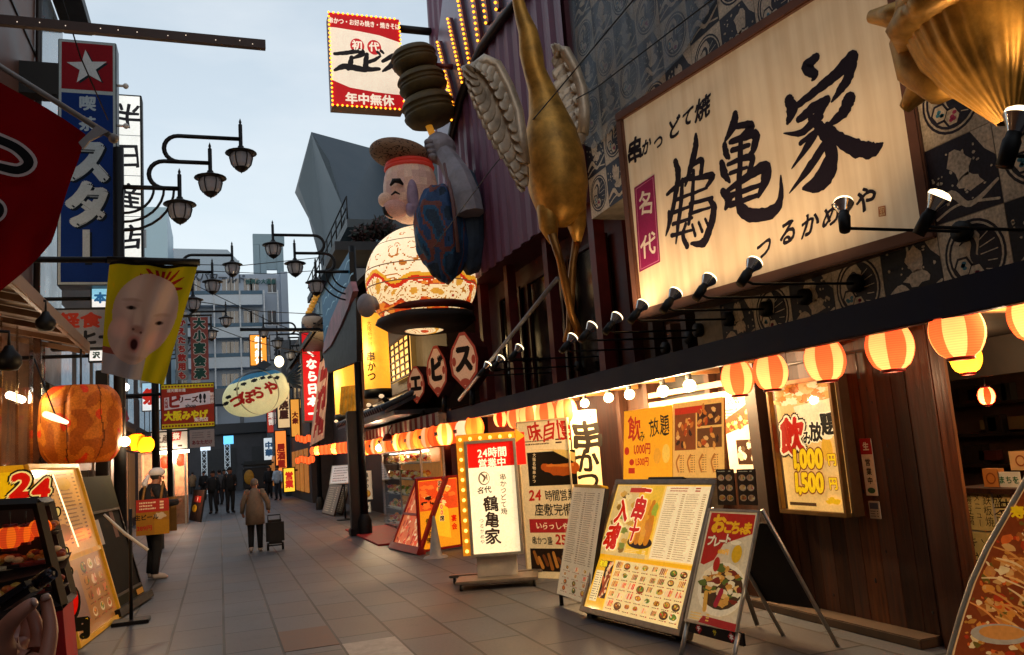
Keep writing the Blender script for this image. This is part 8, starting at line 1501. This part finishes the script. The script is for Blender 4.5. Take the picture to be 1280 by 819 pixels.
def person(label, loc, head, h, top, legs, hair, shoe='#2a2624', coat_hem=.85, pose=None, coat_w=1.0, hat=None, skin=SKIN, group=None, face=True, sleeve=True):
    t = thing('person', label, 'person', loc, group); M = Matrix.Translation(loc) @ Matrix.Rotation(head, 4, 'Z') @ Matrix.Scale(h / 1.75, 4)
    P = dict(pelvis=(0, 0, .94), waist=(0, .01, 1.08), chest=(0, 0, 1.3), neck=(0, 0, 1.47), skull=(0, .03, 1.56), crown=(0, .02, 1.68), shl=(-.17, 0, 1.4), shr=(.17, 0, 1.4), ell=(-.24, -.02, 1.14), elr=(.24, -.02, 1.14), wrl=(-.25, .06, .9), wrr=(.25, .06, .9), hal=(-.25, .08, .8), har=(.25, .08, .8),
             hil=(-.09, 0, .92), hir=(.09, 0, .92), knl=(-.1, .03, .5), knr=(.1, .03, .5), anl=(-.1, -.02, .09), anr=(.1, -.02, .09), tol=(-.11, .13, .035), tor=(.11, .13, .035))
    P.update(pose or {})
    RD = dict(pelvis=.12, waist=.11, chest=.13, neck=.055, skull=.085, crown=.065, shl=.065, shr=.065, ell=.045, elr=.045, wrl=.03, wrr=.03, hal=.035, har=.035, hil=.085, hir=.085, knl=.06, knr=.06, anl=.042, anr=.042, tol=.035, tor=.035)
    E_ = [('pelvis', 'waist'), ('waist', 'chest'), ('chest', 'neck'), ('neck', 'skull'), ('skull', 'crown'), ('chest', 'shl'), ('chest', 'shr'), ('shl', 'ell'), ('shr', 'elr'), ('ell', 'wrl'), ('elr', 'wrr'), ('wrl', 'hal'), ('wrr', 'har'), ('pelvis', 'hil'), ('pelvis', 'hir'), ('hil', 'knl'), ('hir', 'knr'), ('knl', 'anl'), ('knr', 'anr'), ('anl', 'tol'), ('anr', 'tor')]
    skin_mesh('body', {k: (P[k], RD[k]) for k in P}, E_, t, M, skin, h / 1.75)
    s = h / 1.75; A_ = lambda k, d=(0, 0, 0): M @ (V(P[k]) + V(d)); mt = mat('coat_' + top, top, .8, var=.2, scale=9, bump=.2)
    m = MB(); pe, ch, nk = V(P['pelvis']), V(P['chest']), V(P['neck']); fwd = [pe + V((0, 0, coat_hem - .94)), pe.lerp(ch, .3), pe.lerp(ch, .75), ch + (nk - ch) * .35, ch + (nk - ch) * .75, nk + V((0, 0, .015))]
    w = coat_w; ring = [(.155 * w, .215 * w), (.15 * w, .2 * w), (.145 * w ** .6, .205 * w ** .6), (.135, .215), (.1, .175), (.07, .075)]
    m.tube([M @ p for p in fwd], [(a * s, b * s) for a, b in ring], 20)
    if sleeve:
        for q in 'lr': m.tube([A_('sh' + q), A_('sh' + q).lerp(A_('el' + q), .5), A_('el' + q), A_('el' + q).lerp(A_('wr' + q), .5), A_('wr' + q)], [.068 * s, .07 * s, .064 * s, .057 * s, .05 * s], 12); m.ell(A_('sh' + q), (.07 * s,) * 3, 12, 8)
    obj('jacket', m, mt, t)
    m = MB()
    for q in 'lr': m.tube([A_('hi' + q, (0, 0, .06)), A_('hi' + q), A_('hi' + q).lerp(A_('kn' + q), .5), A_('kn' + q), A_('kn' + q).lerp(A_('an' + q), .5), A_('an' + q, (0, 0, .0))], [.1 * s, .11 * s, .095 * s, .078 * s, .068 * s, .06 * s], 14)
    obj('trousers', m, mat('trousers_' + legs, legs, .8, var=.2, scale=9), t)
    for q in 'lr':
        m = MB(); a, b = A_('an' + q), A_('to' + q); m.tube([a + V((0, 0, .01 * s)), a - V((0, 0, .035 * s)), a.lerp(b, .5) - V((0, 0, .01 * s)), b, b + (b - a).normalized() * .05 * s], [.05 * s, (.055 * s, .052 * s), .05 * s, .042 * s, .02 * s], 12); obj('shoe', m, mat('shoe_' + shoe, shoe, .6, var=.1), t)
    c = M @ (V(P['skull']).lerp(V(P['crown']), .62)); R3 = Matrix.Rotation(head, 4, 'Z'); B = (R3 @ V((0, 1, 0)))
    m = MB(); m.ell((0, 0, 0), (.088 * s, .105 * s, .105 * s), 20, 14, M=Matrix.Translation(c - B * .018 * s + V((0, 0, .012 * s))) @ R3, fn=lambda d: 1.0 if (d.y < .35 or d.z > .55) else .8); obj('hair', m, mat('hair_' + hair, hair, .7, var=.2, scale=30), t)
    if face:
        f_ = M @ (V(P['skull'])); X_ = R3 @ V((1, 0, 0)); fm = mat('face_marks', '#2c1a16', .5, var=0)
        def dot(nm, c_, r_, mt_): m = MB(); m.ell(c_, [k_ * s for k_ in r_], 8, 6); obj(nm, m, mt_, t)
        dot('nose', f_ + B * .09 * s + V((0, 0, .02 * s)), (.014, .022, .024), skin); dot('mouth', f_ + B * .08 * s - V((0, 0, .035 * s)), (.024, .01, .006), fm)
        for q in (-1, 1): dot('ear', f_ + X_ * .085 * s * q + V((0, 0, .03 * s)), (.012, .02, .03), skin); dot('eye', f_ + B * .083 * s + X_ * .033 * s * q + V((0, 0, .045 * s)), (.012, .01, .007), fm)
    return t, M, P
# woman with the shopping trolley
g = G(320, 690); hgt = 1.44
t, M, P = person('stooped woman in a beige coat seen from behind, pulling a black shopping trolley', g, rad(-4), hgt, '#86725e', '#17161a', '#7d7068', '#c9b8ac', .64, dict(skull=(0, .1, 1.53), crown=(0, .12, 1.64), neck=(0, .05, 1.46), chest=(0, .02, 1.29), anl=(-.1, -.12, .12), tol=(-.11, .02, .04), anr=(.1, .08, .09), tor=(.11, .24, .035), wrr=(.31, .0, .95), har=(.33, -.03, .87), elr=(.3, -.03, 1.14), ell=(-.27, .02, 1.12), wrl=(-.29, .1, .92)), 1.42)
c = g + V((.36, -.12, 0)); b = thing('shopping_trolley', 'black two wheeled shopping trolley pulled by the stooped woman', 'trolley', c); m = MB(); m.box(c + V((0, 0, .36)), (.34, .26, .46), bev=.05); obj('bag', m, mat('black_trolley_cloth', '#16130f', .7, var=.3), b)
for sx_ in (-.14, .14): m = MB(); m.tube([c + V((sx_ - .02, 0, .08)), c + V((sx_ + .02, 0, .08))], .075, 14); obj('wheel', m, M_black, b)
m = MB(); m.tube([c + V((-.13, -.1, .55)), c + V((-.13, -.06, .68)), c + V((.1, -.06, .68)), c + V((.1, -.1, .55))], .013, 6); m.tube([c + V((-.13, 0, .1)), c + V((.13, 0, .1))], .015, 6); obj('handle', m, M_black, b)
# man with the sandwich board
g = G(192, 724); hm = 1.74
t, M, P = person('man in a white headscarf and black jacket wearing a yellow and red sandwich board', g, rad(-68), hm, '#141217', '#100f12', '#2a221f', '#a89a92', .86, dict(elr=(.2, .1, 1.16), wrr=(.12, .34, 1.17), har=(.1, .43, 1.2), ell=(-.2, .08, 1.17), wrl=(-.1, .33, 1.16), hal=(-.06, .42, 1.17), neck=(0, .03, 1.47), skull=(0, .08, 1.55), crown=(0, .09, 1.66)), skin=SKIN)
s = hm / 1.75; c = M @ V((0, .07, 1.665)); R3 = Matrix.Rotation(rad(-68), 4, 'Z'); m = MB(); m.ell((0, 0, 0), (.108 * s, .128 * s, .078 * s), 20, 12, M=Matrix.Translation(c) @ R3); m.ell(M @ V((0, -.07, 1.60)), (.03, .035, .04), 10, 8); m.tube([M @ V((0, -.08, 1.6)), M @ V((.02, -.13, 1.5)), M @ V((.02, -.12, 1.43))], [.03, .045, .03], 8); obj('headscarf', m, mat('white_headscarf', '#e6dede', .8, var=.15, scale=12), t)
n = V((-.12, -.99, 0)).normalized(); f = plane_frame((168, 622), (212, 626), (211, 668), (172, 669), g + V((.03, -.27, 0)), n); m = MB(); f.box(m, 0, 0, f.w, f.h, -.012, 0); f.box(m, .04, .0, f.w + .02, f.h, -.55, -.538); 
for x in (.1, f.w - .12): m.tube([f.p(x, f.h, 0), f.p(x, f.h + .25, -.2), f.p(x, f.h, -.54)], .02, 6)
b = thing('sandwich_board', 'yellow and red beer sandwich board worn by the man in the headscarf', 'sandwich board', f.p(f.w / 2, 0)); obj('panel', m, mat('sandwich_board_card', '#8a5f20', .6), b); a = base_art(f, '#9a661c', 0); a.rect(0, f.h * .64, f.w, f.h, '#a82c20'); a.oval(f.w * .72, f.h * .52, f.w * .2, f.h * .09, '#c0a888', wob=.2); a.rect(f.w * .55, 0, f.w, f.h * .4, '#a8741a'); a.text('生ビール', f.w * .32, f.h * .5, f.h * .16, '#2a1a14', .04); a.text('289円', f.w * .25, f.h * .2, f.h * .16, '#a8241c', .04); a.lines(f.w * .1, f.h * .7, f.w * .9, f.h * .95, 3, '#e8c8a0', .6); a.done('print', pmat(.03, .5), b)
# people far down the street
for i, (px, py, hh, hd, top, lg, hr_, lb, sk) in enumerate(((288, 641, 1.74, 200, '#121215', '#141418', '#141010', 'tall man in black, rightmost of the group standing down the street', {}), (267, 642, 1.66, 160, '#17171a', '#22242a', '#1a1412', 'person in dark jacket and grey trousers, nearest of the group down the street', {}), (275, 631, 1.7, 30, '#4a4c50', '#2a2c34', '#14110f', 'person in a grey jacket between the two dark ones in the group down the street', {}), (281, 627, 1.7, 180, '#15151a', '#18181c', '#1a1512', 'dark clothed person half hidden behind the tall man in black', {}),
        (255, 625, 1.68, 170, '#16181c', '#141418', '#151010', 'dark clothed person standing apart left of the group down the street', {}), (241, 618, 1.7, 10, '#8a6a4a', '#2a2420', '#2a1c14', 'person in a tan coat at the corner of the lit booth', {}), (337, 623, 1.7, 180, '#121418', '#101014', '#141010', 'dark clothed person beside the dark cart, beyond the stooped woman', {}), (348, 625, 1.68, 150, '#b8c4d0', '#20242c', '#17120f', 'person in a pale shirt near the yellow lit sign at the far right', {}))):
    g = G(px, py); person(lb, g, rad(hd), hh, top, lg, hr_, '#1a1816', .84 if i not in (5,) else .6, {'anl': (-.12, -.05, .09), 'tol': (-.13, .1, .035), 'wrr': (.2, .14, 1.0), 'har': (.17, .2, .98)} if i % 2 else {'wrl': (-.15, .2, 1.05), 'hal': (-.1, .26, 1.05)})
g = G(322, 618); b = thing('dark_cart', 'dark covered cart with a yellow panel standing far down the street behind the stooped woman', 'cart', g); k = .9; m = MB(); m.box(g + V((0, 0, 1.0)), (1.7, 1.2, 1.3), bev=.08); obj('body', m, mat('dark_cart_body', '#15171a', .6, var=.3), b); m = MB(); m.box(g + V((.05, 0, 1.9)), (1.9, 1.4, .35), bev=.12); obj('cover', m, mat('dark_cart_cover', '#1f2a2e', .6, var=.3), b); m = MB(); m.ell(g + V((-.5, -.63, 1.1)), (.3, .05, .45), 16, 12); obj('panel', m, mat('cart_yellow_panel', '#b8861c', .5, var=.3), b)
for sx_ in (-.6, .6): m = MB(); m.tube([g + V((sx_, -.5, .2)), g + V((sx_, -.42, .2))], .2, 16); obj('wheel', m, M_black, b)

# ---- the passer-by whose raised hand shows in the lower left corner
pl = V((-1.22, .62, 0)); t, M, P = person('passer-by at the lower left holding up a small black camera, only the hand in view', pl, rad(-20), 1.68, '#2a3a4c', '#1c1c20', '#1a1512', skin=SKINP, sleeve=False, pose=dict(elr=(.27, .16, 1.2), wrr=(.26, .30, 1.28), har=(.26, .32, 1.3)))
YH_ = 1.02
def hpnt(px, py, dy=0.0): return PY(px, py, YH_ + dy)
kk = (hpnt(50, 780) - hpnt(40, 780)).length / 10; I_ = M.inverted()
sh = M @ V(P['shr']); el = V((-1.02, .86, 1.13)); wr = hpnt(-40, 862)
J = {'arm': (el, .045), 'wrist': (wr, .031), 'palm': (hpnt(-6, 832), .036), 'k1': (hpnt(36, 842), .024), 'k2': (hpnt(12, 822, .03), .02)}
E_ = [('arm', 'wrist'), ('wrist', 'palm'), ('palm', 'k1'), ('palm', 'k2')]
def chain(nm, root, pts, rs):
    prev = root
    for i, (p, r) in enumerate(zip(pts, rs)): J[nm + str(i)] = (p, r); E_.append((prev, nm + str(i))); prev = nm + str(i)
chain('thumb', 'palm', [hpnt(2, 792, -.02), hpnt(20, 770, -.03), hpnt(36, 757, -.03), hpnt(46, 751, -.025)], [.0155, .0118, .0105, .0088])
chain('index', 'k1', [hpnt(58, 822, .0), hpnt(64, 788, .01), hpnt(60, 762, .02), hpnt(56, 742, .025)], [.0135, .0112, .0102, .0082])
chain('middle', 'k1', [hpnt(44, 822, .02), hpnt(48, 792, .02), hpnt(42, 772, .03), hpnt(34, 758, .035)], [.0125, .0108, .01, .0082])
chain('ring', 'k2', [hpnt(32, 800, .04), hpnt(36, 782, .05), hpnt(30, 768, .055), hpnt(22, 758, .055)], [.012, .0105, .0096, .008])
chain('little', 'k2', [hpnt(20, 800, .06), hpnt(22, 786, .07), hpnt(16, 774, .075), hpnt(10, 766, .075)], [.0105, .0092, .0085, .007])
skin_mesh('hand', J, E_, t, Matrix(), SKINP, .7, 2, 2)
for a_, b_, dy in (((46, 751), (41, 754), -.034), ((56, 743), (58, 750), .018)):
    p_, q_ = hpnt(*a_, dy), hpnt(*b_, dy); m = MB(); m.tube([p_, p_.lerp(q_, .4), q_], [.0035, .005, .0045], 8); obj('fingernail', m, mat('fingernail', '#c9a090', .3, var=0), t)
m = MB(); m.tube([sh, sh.lerp(el, .5), el, el.lerp(wr, .5), el.lerp(wr, .86)], [.085, .075, .066, .055, .047], 14); m.ell(sh, (.086,) * 3, 12, 8); obj('sleeve', m, mat('coat_#2a3a4c', '#2a3a4c', .8), t)
c0, c1 = hpnt(2, 758, .02), hpnt(66, 716, .0); d = (c1 - c0).normalized(); b = thing('small_camera', 'small black camera with a shiny lens rim held in the passer-by\'s hand', 'camera', c0.lerp(c1, .4)); m = MB(); q = d.to_track_quat('X', 'Z').to_matrix().to_4x4(); m.box((0, 0, 0), ((c1 - c0).length * .72, .034, 19 * kk), M=Matrix.Translation(c0.lerp(c1, .36)) @ q, bev=.006); obj('body', m, mat('camera_black', '#17141a', .4, var=.2), b)
m = MB(); m.tube([c0.lerp(c1, .68), c0.lerp(c1, .9), c1], [9.5 * kk, 9.5 * kk, 8.5 * kk], 18); obj('lens', m, mat('lens_black', '#131218', .25, .3, var=.1), b); m = MB(); m.tube([c0.lerp(c1, .97), c0.lerp(c1, 1.02)], [9 * kk, 8.6 * kk], 18, cap=False); obj('lens_rim', m, mat('lens_rim_steel', '#9a98a4', .2, .9, var=0), b)
